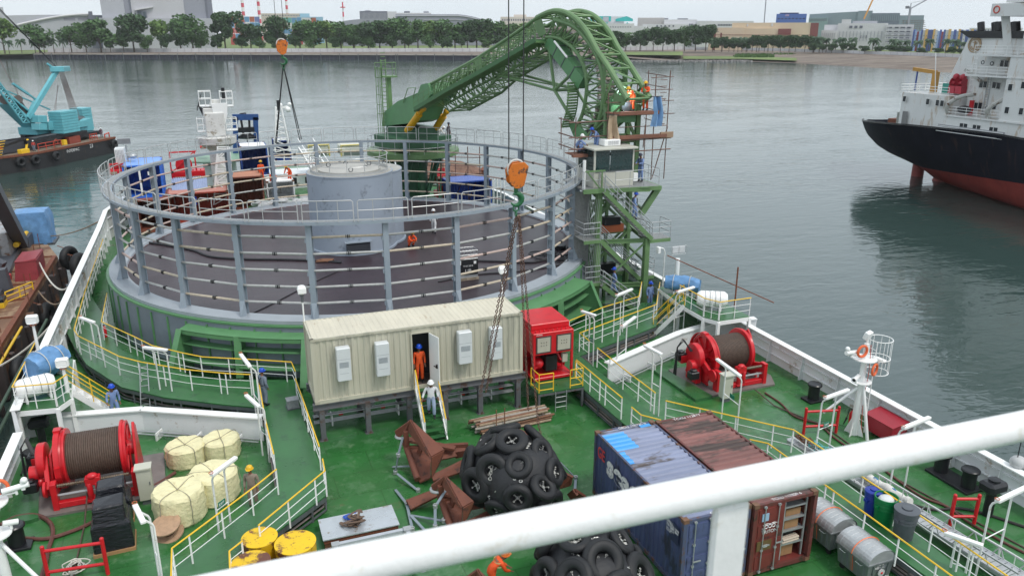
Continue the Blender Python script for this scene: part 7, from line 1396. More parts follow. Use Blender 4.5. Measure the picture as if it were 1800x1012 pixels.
def tarped(label,c,rz,L,r_):
    t=thing('covered_raft',label,'covered raft',c,rz,'tarped raft capsules'); m=M(); r=random.Random(int(L*100)); n=22; K=9; vs=[]
    for i in range(K+1):
        x=-L/2+L*i/K; q=r_*(.72+.28*math.sin(PI*min(1,max(0,(i+.7)/(K+1.4)))))
        for k in range(n): a=2*PI*k/n; w_=1+.07*math.sin(5*a+i*1.3)+.05*math.sin(9*a-i); vs.append((x+.03*math.sin(3*a),q*w_*math.cos(a),r_+.1+q*w_*math.sin(a)*(1.0)))
    m.add(vs,[(i*n+k,(i+1)*n+k,(i+1)*n+(k+1)%n,i*n+(k+1)%n) for i in range(K) for k in range(n)]+[tuple(range(n)),tuple(K*n+k for k in reversed(range(n)))],True); m.build('tarp',tarp,t); m=M()
    for x in (-L*.25,L*.22): m.torus((x,0,r_+.1),r_*1.07,.018,20,5,MX.Rotation(PI/2,3,'Y'))
    m.build('tie_rope',mat('white_rope',(.6,.58,.52),.8),t); m=M(); m.box((-.4,0,.08),(.1,.8,.16)); m.box((.4,0,.08),(.1,.8,.16)); m.build('cradle',white,t)
tarped('bulging blue tarp over a raft on the port platform behind the white capsule',(-7.9,37.9,1.95),.9,1.7,.62); tarped('long blue tarp cover over a raft on the starboard platform',(25.2,38.0,1.95),-.75,2.0,.48)
t=thing('net_pile','pile of brown netting between the blue cover and the white capsule','net pile',(25.6,36.4,1.95)); r=random.Random(5); m=M(); m.path(cat([V((r.uniform(-.4,.4),r.uniform(-.35,.35),r.uniform(.03,.5))) for _ in range(26)],3),.05,5); m.build('netting',mat('net_brown',(.2,.1,.06),.9),t); m=M(); m.ball((0,0,.15),(.42,.4,.22),12,6); m.build('bundle',mat('net_brown',(.2,.1,.06),.9),t)
def flood2(label,loc,h): 
    t=thing('floodlight',label,'lamp',loc,0,'white floodlights'); m=M(); m.tube((0,0,0),(0,0,h),.09,12,.06); m.build('pole',whiteC,t); m=M(); m.box((0,0,h+.28),(.5,.3,.4)); m.box((0,-.16,h+.28),(.42,.03,.32)); m.build('lamp_head',whiteC,t,bevel=.05); m=M(); m.torus((0,0,h+.02),.13,.02,12,5); m.build('cable_ring',mat('orange_cable',(.5,.13,.05),.5),t)
flood2('tall floodlight at the port raft platform corner over the bulwark',(-8.5,39.6,1.6),2.3); flood2('small white floodlight on the guard rail in front of the port raft',(-6.9,35.8,1.95),1.1)
t=thing('floodlight','grid framed floodlight on a white post above the blue raft cover','lamp',(25.8,39.6,1.6)); m=M(); m.tube((0,0,0),(0,0,2.0),.14,12); m.build('pole',whiteC,t); m=M(); m.box((0,0,2.55),(.9,.1,.4)); 
m.build('lamp_head',mat('lamp_glassy',(.55,.57,.58),.3),t,bevel=.03); m=M()
for x in (-.5,0,.5): m.tube((x,-.08,2.3),(x,-.08,2.8),.012,4)
for z in (2.3,2.8): m.tube((-.5,-.08,z),(.5,-.08,z),.012,4)
m.build('guard_grid',galv,t)
m=M(); m.tube((24.4,38.6,4.2),(28.3,33.6,2.4),.03,6); tag(m.build('overboard_pole',rust),'thin rusty pole slanting outboard over the starboard raft','pole'); m=M(); m.tube((26.6,34.8,2.0),(26.6,34.8,4.3),.045,6); tag(m.build('upright_pole',rust),'upright rusty pole at the edge of the starboard raft platform','pole')
# ================================================================ things inside the carousel
t=thing('equipment_crate','black crate with white marks under a wire cage on a pallet in the carousel','crate',(15.6,46.6,ZF)); 
def _crate():
    g=G(823,492,ZF); t.location=(g.x,g.y+.4,ZF); m=M(); m.bx((-.65,-.45,0),(.65,.45,.05)); m.bx((-.65,-.45,.1),(.65,.45,.14))
    for x in (-.55,0,.55): m.bx((x-.07,-.45,.05),(x+.07,.45,.1))
    m.build('pallet',mat('pallet_pale',(.4,.33,.25),.8),t); m=M(); m.bx((-.62,-.42,.3),(.62,.42,1.25)); m.build('black_box',blk,t,bevel=.03); m=M()
    for z in (1.27,1.5,1.75): m.path([(-.6,-.4,z),(.6,-.4,z),(.6,.4,z),(-.6,.4,z)],.015,4,closed=True)
    for i in range(7):
        x=-.6+.2*i
        for y in (-.4,.4): m.tube((x,y,1.25),(x,y,1.75),.01,4)
        m.tube((x,-.4,1.75),(x,.4,1.75),.01,4)
    m.build('wire_cage',galv,t); m=M(); m.bx((.35,-.425,.95),(.5,-.421,1.12)); m.bx((-.52,-.425,.95),(-.42,-.421,1.2)); m.build('labels',whiteC,t); text('THIS SIDE',.14,wt,t,(0,-.43,.85),(PI/2,0,0)); text('UP',.3,wt,t,(0,-.43,.55),(PI/2,0,0)); m=M(); m.bx((-.6,-.4,.14),(.6,.4,.3)); m.build('base_frame',galv,t)
_crate()
def cable_on_floor(label,pts,r_=.05): P=[G(x,y,ZF+r_) for x,y in pts]; m=M(); m.path(cat(P,6),r_,6); tag(m.build('floor_cable',mat('cable_black',(.02,.02,.024),.5)),label,'cable')
cable_on_floor('black cable curving across the left half of the carousel floor',[(255,425),(300,432),(340,440),(372,451),(430,455),(500,456),(560,458),(600,461)],.07)
cable_on_floor('thin black line slanting across the front of the carousel floor',[(440,552),(480,533),(520,512),(560,492),(600,474)],.03)
cable_on_floor('black cable running from the crate to the right side of the carousel',[(838,458),(880,459),(930,461),(960,457),(985,455)],.06); cable_on_floor('second black cable bending between the crate and the coils',[(770,495),(840,482),(900,478),(960,470),(1000,462)],.04)
t=thing('cable_coils','heap of black cable coils at the right side of the carousel floor','cable coils',G(990,452,ZF)); m=M(); r=random.Random(2)
for k in range(12): m.torus((r.uniform(-1.6,1.4),r.uniform(-1.4,1.6),.05+.03*(k%4)),r.uniform(.35,.6),.045,18,5)
m.build('loops',mat('cable_black',(.02,.02,.024),.5),t); m=M(); m.lathe([(.15,0),(.42,.02),(.42,.3),(.15,.32)],16,(.6,1.9,0)); m.build('small_reel',blk,t)
t=thing('rope_heap','brown rope heap beside the hub drum','rope heap',G(572,461,ZF)); m=M(); m.path(cat([V((r.uniform(-.6,.6),r.uniform(-.3,.3),r.uniform(.03,.15))) for _ in range(20)],3),.04,5); m.build('rope',mat('net_brown',(.2,.1,.06),.9),t)
# ================================================================ forward deck beyond the carousel
def bxp(x0,x1,yb,z,Wd=None,D=2.44): # footprint from base pixels -> origin, width
    a,b=G(x0,yb,z),G(x1,yb,z); return a,(b-a).length
Yf=78
def fwd(name,label,x,y,z): p=AY(x,y,z); return p
fb=mat('fwd_blue',(.03,.15,.62),.4,var=.12,scale=1); fr_=mat('fwd_brown',(.22,.07,.045),.55,var=.2,scale=1,dirt=.25,dscale=2)
def fcont(name,label,x0,x1,ytop,ybot,Y,D,body,roof=None,cat='container',Hh=None,nL=None):
    a=AY(x0,ybot,Y); b=AY(x1,ybot,Y); z1=AY((x0+x1)/2,ytop,Y).z; z0=max(0,(a.z+b.z)/2); return container(name,label,(a.x,Y,z0),D,b.x-a.x,z1-z0,body,roof,cat=cat)
c_=fcont('workshop_container','tall bright blue container standing on a brown one behind the left carousel rail',222,290,290,348,72.5,4.5,fb,mat('fwd_blue_roof',(.2,.36,.72),.45)); m=M(); m.bx((1.2,-.04,.2),(1.35,-.01,2.7)); m.build('white_pipe',whiteC,c_); m=M(); m.bx((1.9,-.03,1.9),(2.3,-.01,2.2)); m.build('warning_label',whiteC,c_)
fcont('shipping_container','brown container underneath the tall blue one behind the carousel',246,308,350,408,71.5,4.5,fr_)
c_=fcont('offshore_container','red brown offshore container with a small blue sign and number 1736',300,407,338,392,71.0,2.9,mat('fwd_red',(.33,.05,.03),.5,var=.15,dirt=.2,dscale=2),mat('fwd_redroof',(.45,.2,.16),.5)); w_=max(v.co.x for v in c_.children[0].data.vertices); m=M(); m.bx((w_*.36,-.04,1.6),(w_*.47,-.02,2.3)); m.build('sign',mat('sign_blue',(.01,.03,.25),.4),c_); text('OEG',.32,whiteC,c_,(w_*.415,-.05,1.95),(PI/2,0,0)); text('1736',.42,wt,c_,(w_*.78,-.03,2.0),(PI/2,0,0))
t=thing('canopy','small blue grey corrugated canopy on top of the red brown container row','canopy',AY(303,335,73.6)); w_=(AY(366,335,73.6)-t.location).x; m=M(); pts=corr(16,0,w_,.06); k=len(pts); m.add([(u,-.9,.1+o) for u,o in pts]+[(u,.9,.95+o) for u,o in pts],[(i,i+1,k+i+1,k+i) for i in range(k-1)]); m.build('roof_sheet',mat('canopy_blue',(.28,.34,.5),.4),t); m=M()
for x in (.1,w_-.1):
    for y in (-.8,.8): m.tube((x,y,-1),(x,y,.2 if y<0 else .9),.05,6)
m.build('posts',galv,t)
def redgear(label,x0,x1,y0,y1,Y):
    a=AY(x0,y1,Y); b=AY(x1,y0,Y); w_=b.x-a.x; h=b.z-a.z; t=thing('red_machine',label,'winch unit',(a.x,Y,a.z)); m=M(); m.bx((0,0,0),(w_,1.6,h*.45)); m.build('housing',red,t,bevel=.05); m=M()
    for x in (.05,w_*.75): m.beam((x,.2,h*.4),(x,.2,h),.12,.12)
    m.beam((0,.2,h),(w_*.8,.2,h),.14,.12); m.beam((0,.2,h*.4),(w_*.75,.2,h),.08,.08); m.build('frame',red,t); m=M(); m.lathe([(.25*w_,0),(.25*w_,.5)],16,(w_*.4,.3,h*.62),MX.Rotation(-PI/2,3,'X')); m.build('drum',red,t); m=M()
    for k in range(8): m.box((w_*(.1+.11*k),.5,h*.47),(.08,.6,.08))
    m.build('fins',red,t); m=M(); m.bx((w_*.1,-.03,h*.08),(w_*.42,0,h*.3)); m.bx((w_*.55,-.03,h*.08),(w_*.88,0,h*.3)); m.build('openings',mat('opening_beige',(.35,.3,.22),.5),t)
redgear('red machine unit with a frame right of the tall blue container',304,356,266,330,76); redgear('small red machine unit at the port side beside the tall blue container',193,222,288,308,74); redgear('small red unit behind the ring near the white crane',352,368,250,262,84)
t=thing('port_locker','white slatted locker at the left of the tall blue container','locker',AY(205,292,75)); m=M(); w_=(AY(222,292,75)-t.location).x; h=AY(205,262,75).z-t.location.z; m.bx((0,0,0),(w_,1.2,h)); m.build('case',whiteC,t); m=M()
for k in range(6): m.bx((w_*(.1+.15*k),-.04,.1),(w_*(.16+.15*k),0,h-.1))
m.build('slats',galv,t)
t=thing('floodlight','grey floodlight on a post above the white slatted locker','lamp',AY(223,268,75)); m=M(); m.tube((0,0,-1),(0,0,.6),.06,6); m.build('pole',galv,t); m=M(); m.box((-.1,0,.95),(1.0,.3,.45)); m.build('lamp_head',mat('lamp_dark',(.2,.21,.22),.4),t); m=M(); m.ball((.4,-.2,-.3),(.4,.3,.22)); m.build('dome',galv,t)
# white knuckle crane
def wcrane():
    Y=80; P=lambda x,y,Yy=Y:AY(x,y,Yy); b=P(383,262); t=thing('deck_crane','white deck crane with twin work baskets on a lattice pedestal','crane',(b.x,Y,0)); O=V((b.x,Y,0)); s=Y/1463*1.02; g=mat('crane_white',(.62,.62,.6),.45,var=.1,dirt=.25,dcol=(.3,.27,.22),dscale=2)
    zt=P(383,240).z; m=M(); m.lathe([(.8,0),(.8,zt-1.2),(1.7,zt-.6),(1.8,zt),(1.3,zt+.1)],28); m.build('pedestal',g,t); m=M(); z1=P(383,225).z; m.box((0,0,(zt+z1)/2+.8),(1.7,2.2,2.2)); m.box((-.3,0,z1+1.2),(1.3,1.8,1.4)); m.build('slew_housing',g,t,bevel=.08)
    m=M(); a=V((0,0,z1+.6)); c=P(372,175)-O; m.add([a+V(q) for q in ((-.75,-.5,0),(.6,-.5,0),(.6,.5,0),(-.75,.5,0))]+[c+V(q) for q in ((-.1,-.35,0),(.8,-.35,0),(.8,.35,0),(-.1,.35,0))],[(0,1,5,4),(1,2,6,5),(2,3,7,6),(3,0,4,7),(4,5,6,7)]); m.build('boom_column',g,t,bevel=.05); m=M(); q=P(387,200)-O; m.slab([q+V(v) for v in ((-.7,-.7,1.0),(.7,-.7,1.0),(.6,-.7,0),(.1,-.7,-1.5),(-.3,-.7,-1.2),(-.6,-.7,.0))],.5); m.build('boom_tip',whiteC,t)
    m=M()
    for k in range(6): m.path(cat([a+V((-.9-.1*k%3,-.7,2.6-.3*k)),a+V((-1.2,-.8,1.5)),a+V((-.8+.15*k,-.75,.3))],4),.04,5)
    m.box(a+V((1.0,-.6,2.6)),(.3,.4,1.0)); m.build('hoses',blk,t)
    for x0,x1,y0,y1 in ((351,369,160,186),(388,407,160,186),(348,366,207,230),(398,415,207,228)):
        A_,B_=P(x0,y1)-O,P(x1,y0)-O; m=M()
        for z in (A_.z,(A_.z+B_.z)/2,B_.z): m.path([(A_.x,-.8,z),(B_.x,-.8,z),(B_.x,.5,z),(A_.x,.5,z)],.04,5,closed=True)
        for x in (A_.x,(A_.x+B_.x)/2,B_.x):
            for y in (-.8,.5): m.tube((x,y,A_.z),(x,y,B_.z),.035,5)
        m.bx((A_.x,-.8,A_.z-.05),(B_.x,.5,A_.z)); m.build('basket',white,t)
    t2=thing('lattice_support','white lattice trestle in front of the deck crane','trestle',(0,0,0)); Yl=73; q=[P(x,y,Yl) for x,y in ((383,262),(403,262),(412,360),(376,360))]; m=M(); 
    for dy in (0,1.3):
        V4=[p+V((0,dy,0)) for p in q]; m.beam(V4[0],V4[3],.14,.14); m.beam(V4[1],V4[2],.14,.14); n=5; 
        for i in range(n): a0,a1=V4[0].lerp(V4[3],i/n),V4[0].lerp(V4[3],(i+1)/n); b0,b1=V4[1].lerp(V4[2],i/n),V4[1].lerp(V4[2],(i+1)/n); m.beam(a0,b0,.1,.1); m.beam(a0,b1,.08,.08) if i%2 else m.beam(b0,a1,.08,.08)
    for f in (0,.4,.8): m.beam(q[0].lerp(q[3],f),q[0].lerp(q[3],f)+V((0,1.3,0)),.1,.1); m.beam(q[1].lerp(q[2],f),q[1].lerp(q[2],f)+V((0,1.3,0)),.1,.1)
    m.build('lattice',white,t2)
wcrane()
# blue A frame davit
def davit():
    Y=88; P=lambda x,y:AY(x,y,Y); t=thing('davit_frame','dark blue portal davit with a hanging launch hook','davit',(P(414,262).x,Y,0)); O=t.location.copy(); bm_=mat('davit_blue',(.02,.07,.22),.4,var=.1); q=[P(x,y)-O for x,y in ((414,275),(414,206),(449,206),(451,270))]; 
    m=M(); m.beam(q[0],q[1],.5,.5); m.beam(q[3],q[2],.5,.5); m.build('legs',bm_,t); m=M(); m.beam(q[1]-V((.3,0,0)),q[2]+V((.3,0,0)),.5,.6); m.build('crossbeam',bm_,t); c=P(431,212)-O; z=lambda y:(P(431,y)-O).z; m=M()
    for dx in (-.4,.4): m.beam((c.x+dx,0,z(210)),(c.x+dx*.8,0,z(236)),.22,.3)
    m.box((c.x,0,z(228)),(1.6,.7,.5)); m.lathe([(.9,0),(1.0,.15),(.6,.4)],18,(c.x,0,z(243))); m.build('launch_head',blk,t); m=M(); m.tube((c.x,0,z(243)),(c.x,0,z(252)),.05,5); m.path([(c.x-.7,0,z(204)),(c.x-.4,0,z(200)),(c.x+.1,0,z(199)),(c.x+.2,0,z(206))],.08,6); m.build('cable',blk,t)
davit()
c_=fcont('launch_container','blue container with a white top under the portal davit',426,474,257,308,79,3.2,mat('navy_blue',(.02,.06,.25),.4,var=.1),whiteC)
c_=fcont('cabin_container','blue cabin behind white railings beneath the small crane hook',484,513,247,282,86,2.6,mat('navy_blue',(.02,.06,.25),.4),galv)
c_=fcont('shipping_container','orange brown container with workers standing on its roof',412,468,310,372,69.0,3.0,fr_,mat('fwd_orangeroof',(.42,.19,.12),.6,var=.12,scale=.6))
c_=fcont('reefer_container','white corrugated container right of the orange brown one',471,520,318,352,70.0,2.6,whiteB,whiteC)
# white mast with railings, stair
t=thing('lattice_mast','white tapering mast with small cameras behind the carousel','mast',AY(494,240,84)); O=t.location.copy(); z=lambda y:AY(494,y,84).z-O.z; m=M()
for sx in (-1,1):
    for sy in (-.5,.5): m.tube((sx*.75,sy,-1.5),(sx*.25,sy*.4,z(188)),.09,6)
for k in range(8): f=k/8; w_=.75-.5*f; zz=-1.5+(z(188)+1.5)*f; m.tube((-w_,-.5*(1-f),zz),(w_,-.5*(1-f),zz+.3),.05,5); m.tube((w_,-.5*(1-f),zz),(-w_,-.5*(1-f),zz+.6),.05,5)
m.build('lattice',whiteC,t); m=M(); m.beam((-.3,0,z(190)),(.9,0,z(188)),.12,.2); m.ball((.9,0,z(193)),.3,10,6); m.ball((.2,0,z(185)),.22,10,6); m.ball((1.1,0,z(184)),.2,10,6); m.build('cameras',whiteC,t)
def whiterails(label,pix,Y,z,h=1.1): P=[AY(x,y,Y) for x,y in pix]; return rail('white_railing',label,[V((p.x,p.y,z)) for p in P],h,whiteC,gap=1.2,r=.035,group='white railings on the forward deck')
for k,(x0,x1,y,Y) in enumerate(((478,545,298,76),(478,545,284,81),(535,552,290,74))):
    a,b=AY(x0,y,Y),AY(x1,y,Y); rail('white_railing',['white railing in front of the blue cabin, nearer row','white railing in front of the blue cabin, farther row','short white railing at the foot of the forward stair'][k],[V((a.x,Y,a.z)),V((b.x,Y,b.z))],1.1,whiteC,r=.04,gap=1.1,group='white railings on the forward deck')
t=thing('forward_stair','white stair with slatted side right of the blue cabin','stair',(0,0,0)); m=M(); a,b=AY(525,262,80),AY(552,305,74)
for dx in (0,1.4): m.beam(a+V((dx,0,0)),b+V((dx,0,0)),.12,.4)
m.build('stringers',whiteC,t); m=M()
for k in range(9): q=a.lerp(b,(k+.5)/9); m.bx(q,q+V((1.4,.3,.06)))
m.build('treads',whiteC,t); m=M()
for dx in (0,1.4): m.tube(a+V((dx,0,1)),b+V((dx,0,1)),.05,5)
m.build('handrail',whiteC,t)
for k,(x0,x1,y0,y1) in enumerate(((543,578,254,276),(600,636,254,276))):
    a,b=AY(x0,y1,88),AY(x1,y0,88); t=thing('deck_shelter',['pale yellow edged shelter behind the hub drum on the left','pale yellow edged shelter behind the hub drum on the right'][k],'shelter',(a.x,88,a.z)); m=M(); m.bx((0,0,0),(b.x-a.x,2.5,b.z-a.z)); m.build('walls',mat('shelter_cream',(.6,.6,.52),.5),t,bevel=.15); m=M(); m.path([(0,-.05,0),(0,-.05,b.z-a.z),(b.x-a.x,-.05,b.z-a.z),(b.x-a.x,-.05,0)],.09,6); m.build('yellow_edge',mat('pale_yellow',(.6,.5,.15),.5),t); m=M(); m.bx((.3,-.04,.1),(b.x-a.x-.3,-.01,(b.z-a.z)*.45)); m.build('dark_panel',mat('panel_grey',(.13,.16,.15),.5),t)
t=thing('forward_house','low white and grey deckhouse across the bow end of the deck','deckhouse',(6,90,0)); m=M(); m.bx((-6,0,0),(9,4,1.6)); m.build('wall',whiteB,t); m=M()
for k in range(8): m.bx((-5+1.7*k,-.05,.5),(-4.2+1.7*k,-.01,1.2))
m.build('windows',blk,t)
t=thing('helideck_disc','round pale green platform behind the white crane','platform',AY(385,278,86)); m=M(); m.lathe([(0,0),(3.6,0),(3.6,.15),(0,.15)],32); m.build('deck',mat('pale_green',(.22,.36,.26),.5,var=.15),t); m=M(); m.lathe([(1.6,-2.5),(1.6,0)],24); m.build('drum',whiteB,t)
# white wrapped goods and green tray
t=thing('wrapped_goods','heap of white wrapped goods on a green tray by the hub drum','goods',AY(490,366,68.5)); m=M(); r=random.Random(4)
for k in range(16): m.ball((r.uniform(-2,2.8),r.uniform(-.6,.8),r.uniform(.3,.8)),(r.uniform(.3,.6),r.uniform(.3,.5),r.uniform(.2,.35)),9,6)
m.build('white_wrap',mat('wrap_white',(.6,.6,.6),.5,bump=.8,bscale=5,var=.1,dirt=.15,dcol=(.5,.2,.15),dscale=3),t); m=M(); m.bx((-2.4,-.9,-.1),(3.2,1,.15)); m.build('tray',green,t); m=M(); m.bx((-1.5,-.8,.16),(2.6,.0,.3)); m.build('planks',mat('timber',(.14,.06,.03),.8),t)
# right side behind the carousel: blue tank container, rusty deck structure, scaffold, red gear
c_=fcont('shipping_container','blue corrugated container behind the right part of the carousel',790,865,318,366,70.0,3.0,mat('strong_blue',(.02,.07,.36),.4,var=.12),mat('strong_blue_roof',(.05,.12,.42),.4))
t=thing('rusty_ramp','rusty brown ramp structure behind the carousel under the arm platform','ramp',(0,0,0)); q=[AY(x,y,Y) for x,y,Y in ((700,312,74),(760,282,77),(810,286,77),(850,300,76),(848,306,75),(770,318,73.5))]; m=M(); m.slab(q,.35); m.build('deck_plate',mat('rusty_deck',(.2,.11,.075),.8,var=.3,scale=.6,dirt=.35,dcol=(.1,.05,.035)),t); m=M()
for i in range(5): a=q[0].lerp(q[3],(i+.5)/5); m.beam(a-V((0,0,.2)),V((a.x,a.y,0)),.25,.25)
m.build('legs',rust,t); m=M(); m.beam(q[3],q[4],.3,.8); m.beam(q[0]-V((0,0,.5)),q[4]-V((0,0,.5)),.2,.5); m.build('edge_beam',rust,t)
t=thing('pipe_scaffold','tube scaffold climbing beside the rusty ramp behind the carousel','scaffold',(0,0,0)); m=M()
for x in (722,742,778,800,822,843):
    a=AY(x,262 if x<800 else 258,73); m.tube(V((a.x,73,0)),a,.05,5)
for y in (275,290,308,326,345): a,b=AY(712,y,73),AY(845,y+2,73); m.tube(a,b,.045,5)
for k in range(5): a,b=AY(725+25*k,350,72.9),AY(745+25*k,300,72.9); m.tube(a,b,.04,5)
m.build('tubes',mat('scaffold_tube',(.17,.1,.08),.6,.2),t)
redgear('red pump unit under the scaffold behind the carousel',768,786,297,316,72.5); redgear('second red pump unit lower under the scaffold',770,790,322,350,72.0)
t=thing('access_frame','white looped hand frame right of the blue container','frame',AY(868,360,69)); m=M(); s=(AY(880,360,69)-AY(868,360,69)).x
for k in range(3): m.path([(k*.35,0,0),(k*.35,0,2.3),(k*.35+.15,0,2.5),(k*.35+s*.5,0,2.5),(k*.35+s*.5,0,0)],.05,6)
m.build('loops',whiteC,t)
# ================================================================ pontoon alongside and its gear
def pontoon():
    t=thing('pontoon','rust brown flat pontoon moored along the port side','pontoon',(0,0,0)); z=-2.6; poly=[(-34,20),(-14.0,20),(-13.9,48),(-13.9,78.5),(-15.4,83.5),(-34,92)]; pm=mat('pontoon_deck',(.17,.085,.045),.65,var=.4,scale=.35,dirt=.36,dcol=(.3,.2,.12),dscale=.5,bump=.3,bscale=2); m=M(); m.prism(poly,z-.3,z); m.build('deck',pm,t); m=M(); n=len(poly); m.prism([(p[0]*1,p[1]) for p in poly],ZW-1,z-.301); m.build('hull_side',mat('pontoon_side',(.05,.04,.04),.8,var=.4,scale=.5,dirt=.35,dcol=(.14,.07,.04),dscale=.6),t)
    m=M(); m.beam((-14.1,30,z+.12),(-14.05,78,z+.12),.35,.25)
    for k in range(9): m.beam((-33,45+4.2*k,z+.06),(-14.2,45+4.2*k,z+.06),.12,.1)
    m.build('edge_timber',rust,t); m=M(); m.tube((-13.6,30,z-.2),(-13.6,60,z-.2),.09,8); m.build('yellow_pipe',yellow,t); m=M(); m.tube((-12.6,30,z-.6),(-12.4,62,z-.5),.1,8); m.tube((-12.4,30,z-1.2),(-12.2,62,z-1.1),.1,8); m.build('side_pipes',mat('dull_green',(.05,.09,.06),.6),t)
    # rods standing on deck
    m=M(); r=random.Random(12)
    for k in range(26): x,y=r.uniform(-16,-13.2),r.uniform(52,82); m.tube((x,y,z),(x,y,z+r.uniform(.6,1.6)),.03,4)
    m.build('rebar_stubs',rust,t); m=M()
    for k in range(9): y=38+5*k; m.box((-13.6,y,z-1.3),(.5,.6,2.2)); m.tube((-13.3,y+2,z-.2),(-13.3,y+2.6,ZW),.16,7)
    m.build('side_piles',mat('pontoon_side',(.05,.04,.04)),t)
pontoon()
tyreM=M(); tyreM.torus((0,0,0),.75,.35,28,12); tyreM.lathe([(.45,-.2),(.42,0),(.45,.2)],24,cap=False); tm=None
for k,(lab,p,rot,s) in enumerate((('big black tyre fender at the pontoon corner, topmost',(-13.0,78.5,-2.8),(PI/2,0,R(60)),1.0),('big black tyre fender hanging from the pontoon corner nearest our ship',(-12.0,76.6,-3.2),(PI/2,.1,R(70)),1.15),('black tyre fender lower on the pontoon side in the gap',(-13.1,66,-4.1),(PI/2,0,R(80)),1.0),('dark tyre fender deep in the gap below the mooring rope',(-13.1,55,-4.2),(PI/2,0,R(85)),1.0))):
    t=thing('tyre',lab,'tyre fender',p,0,'tyre fenders on the pontoon'); 
    if tm is None: o=tyreM.build('tread_ring',black,t); tm=o.data
    else: o=bpy.data.objects.new('tread_ring',tm); COL.objects.link(o); o.parent=t
    o.rotation_euler=rot; o.scale=(s,s,s); m=M(); m.tube((0,0,.8*s),(-.8,0,1.2),.04,5); m.build('hanger',rust,t)
def pon(name,lab,cat_,x,y,z=-2.9): return thing(name,lab,cat_,G(x,y,z))
t=pon('hose_box','faded dark red steel box standing on the pontoon','box',55,490); m=M(); m.add([(-.9,-1.6,0),(.9,-1.6,0),(.9,1.6,0),(-.9,1.6,0),(-.6,-1.6,1.9),(.9,-1.6,2.1),(.9,1.6,2.1),(-.6,1.6,1.9)],[(3,2,1,0),(4,5,6,7),(0,1,5,4),(1,2,6,5),(2,3,7,6),(3,0,4,7)]); m.build('case',mat('faded_red',(.28,.04,.05),.5,var=.2),t,bevel=.04); m=M(); m.bx((-.62,-1.65,1.9),(.95,1.65,1.96)); m.build('lid',mat('faded_red',(.28,.04,.05),.5),t)
t=pon('covered_load','large load under a light blue tarp on the pontoon','covered load',62,425); m=M(); r=random.Random(9); n=10; vs=[]
for j in range(6):
    for i in range(24): a=2*PI*i/24; q=1.9*(1-.1*j/5)*(1+.05*math.sin(5*a+j)+.04*math.sin(11*a)); sq=max(abs(math.cos(a)),abs(math.sin(a))); vs.append((q/sq*.9*math.cos(a)*(1-.1*(j==5)),q/sq*.75*math.sin(a),j*.62))
vs.append((0,0,3.4)); m.add(vs,[(j*24+i,j*24+(i+1)%24,(j+1)*24+(i+1)%24,(j+1)*24+i) for j in range(5) for i in range(24)]+[(120+i,120+(i+1)%24,144) for i in range(24)],True); m.build('tarp',tarp,t); m=M(); m.bx((-1.9,-1.5,-.1),(1.9,1.5,.12)); m.build('base_frame',dgrey,t)
t=thing('derrick_boom','dark grey box boom slanting up from the pontoon out of the frame','crane boom',(0,0,0)); dm=mat('boom_grey',(.07,.075,.09),.5,var=.15,scale=1); a=G(38,428,-1.9); b=AY(-60,240,66); m=M(); m.beam(a,b,1.0,1.0); m.build('boom',dm,t); m=M(); a2=G(5,470,-1.5); m.beam(a2,a2+V((-6,2,4)),.7,.9); m.beam(G(-30,560,-2.4),G(40,400,-2.4),1.1,.5); m.beam(G(15,520,-2.9),G(15,520,-2.9)+V((-.2,0,2.2)),.8,.8); m.build('base_frame',dm,t); m=M(); m.box(G(38,425,-2.2),(1.6,2.2,1.2)); m.build('pivot',dm,t); m=M(); m.tube(G(30,440,-2)+V((0,0,.5)),G(48,415,-2)+V((0,0,.3)),.25,8); m.build('yellow_pin',yellow,t)
t=thing('machinery_box','grey machinery house on the pontoon at the left edge','machinery house',G(8,455,-2.9)); m=M(); m.bx((-3,-2,0),(1.0,3.0,2.8)); m.build('house',mat('mach_grey',(.3,.31,.32),.5,var=.2,dirt=.3,dscale=1),t,bevel=.05); m=M(); m.bx((-.6,-2.05,.3),(.3,-2.0,2.2)); m.build('door',mat('mach_dark',(.12,.13,.14),.5),t)
t=pon('yellow_rail_frame','small yellow railing frame on the pontoon','railing',40,530); m=M(); 
for z in (.4,.8,1.15): m.tube((-.8,-1.0,z),(.6,1.2,z),.05,5)
for f in (0,.5,1): q=V((-.8,-1,0)).lerp(V((.6,1.2,0)),f); m.tube(q,q+V((0,0,1.15)),.05,5)
m.build('frame',yellow,t)
t=pon('yellow_box','yellow and black battery box at the left edge of the pontoon','box',4,545); m=M(); m.bx((-1,-.5,0),(.3,.6,.7)); m.build('case',yellow,t,bevel=.03); m=M(); m.bx((-1,-.5,.71),(.3,.6,.95)); m.build('top',blk,t)
t=pon('red_engine','small bright red pump on the pontoon at the left edge','pump',6,500); m=M(); m.bx((-.8,-.5,0),(.6,.5,.8)); m.build('body',red,t,bevel=.08); m=M(); m.tube((-.2,0,.8),(-.2,0,1.1),.12,8); m.build('stack',blk,t)
def sag(label,a,b,s,r_,mt): 
    a,b=V(a),V(b); m=M(); m.path([a.lerp(b,i/14)-V((0,0,s*4*(i/14)*(1-i/14))) for i in range(15)],r_,6); tag(m.build('mooring_rope',mt),label,'rope')
wr=mat('white_rope',(.6,.58,.52),.8); br_=mat('tan_rope',(.3,.22,.15),.8)
sag('white mooring rope drooping from the red pontoon box to our bulwark',G(62,446,-1.4),G(120,505,2.1),1.2,.06,wr); sag('tan rope from the pontoon corner up to the carousel side',G(85,415,-2.4),G(176,388,2.5),.3,.05,br_); sag('dark rope sagging below the white mooring rope',G(60,500,-2.6),G(128,485,1.9),1.8,.05,br_)
sag('white mooring rope running from the port raft platform out of the left edge',G(-30,655,-1.5),G(100,560,2.0),.4,.06,wr)
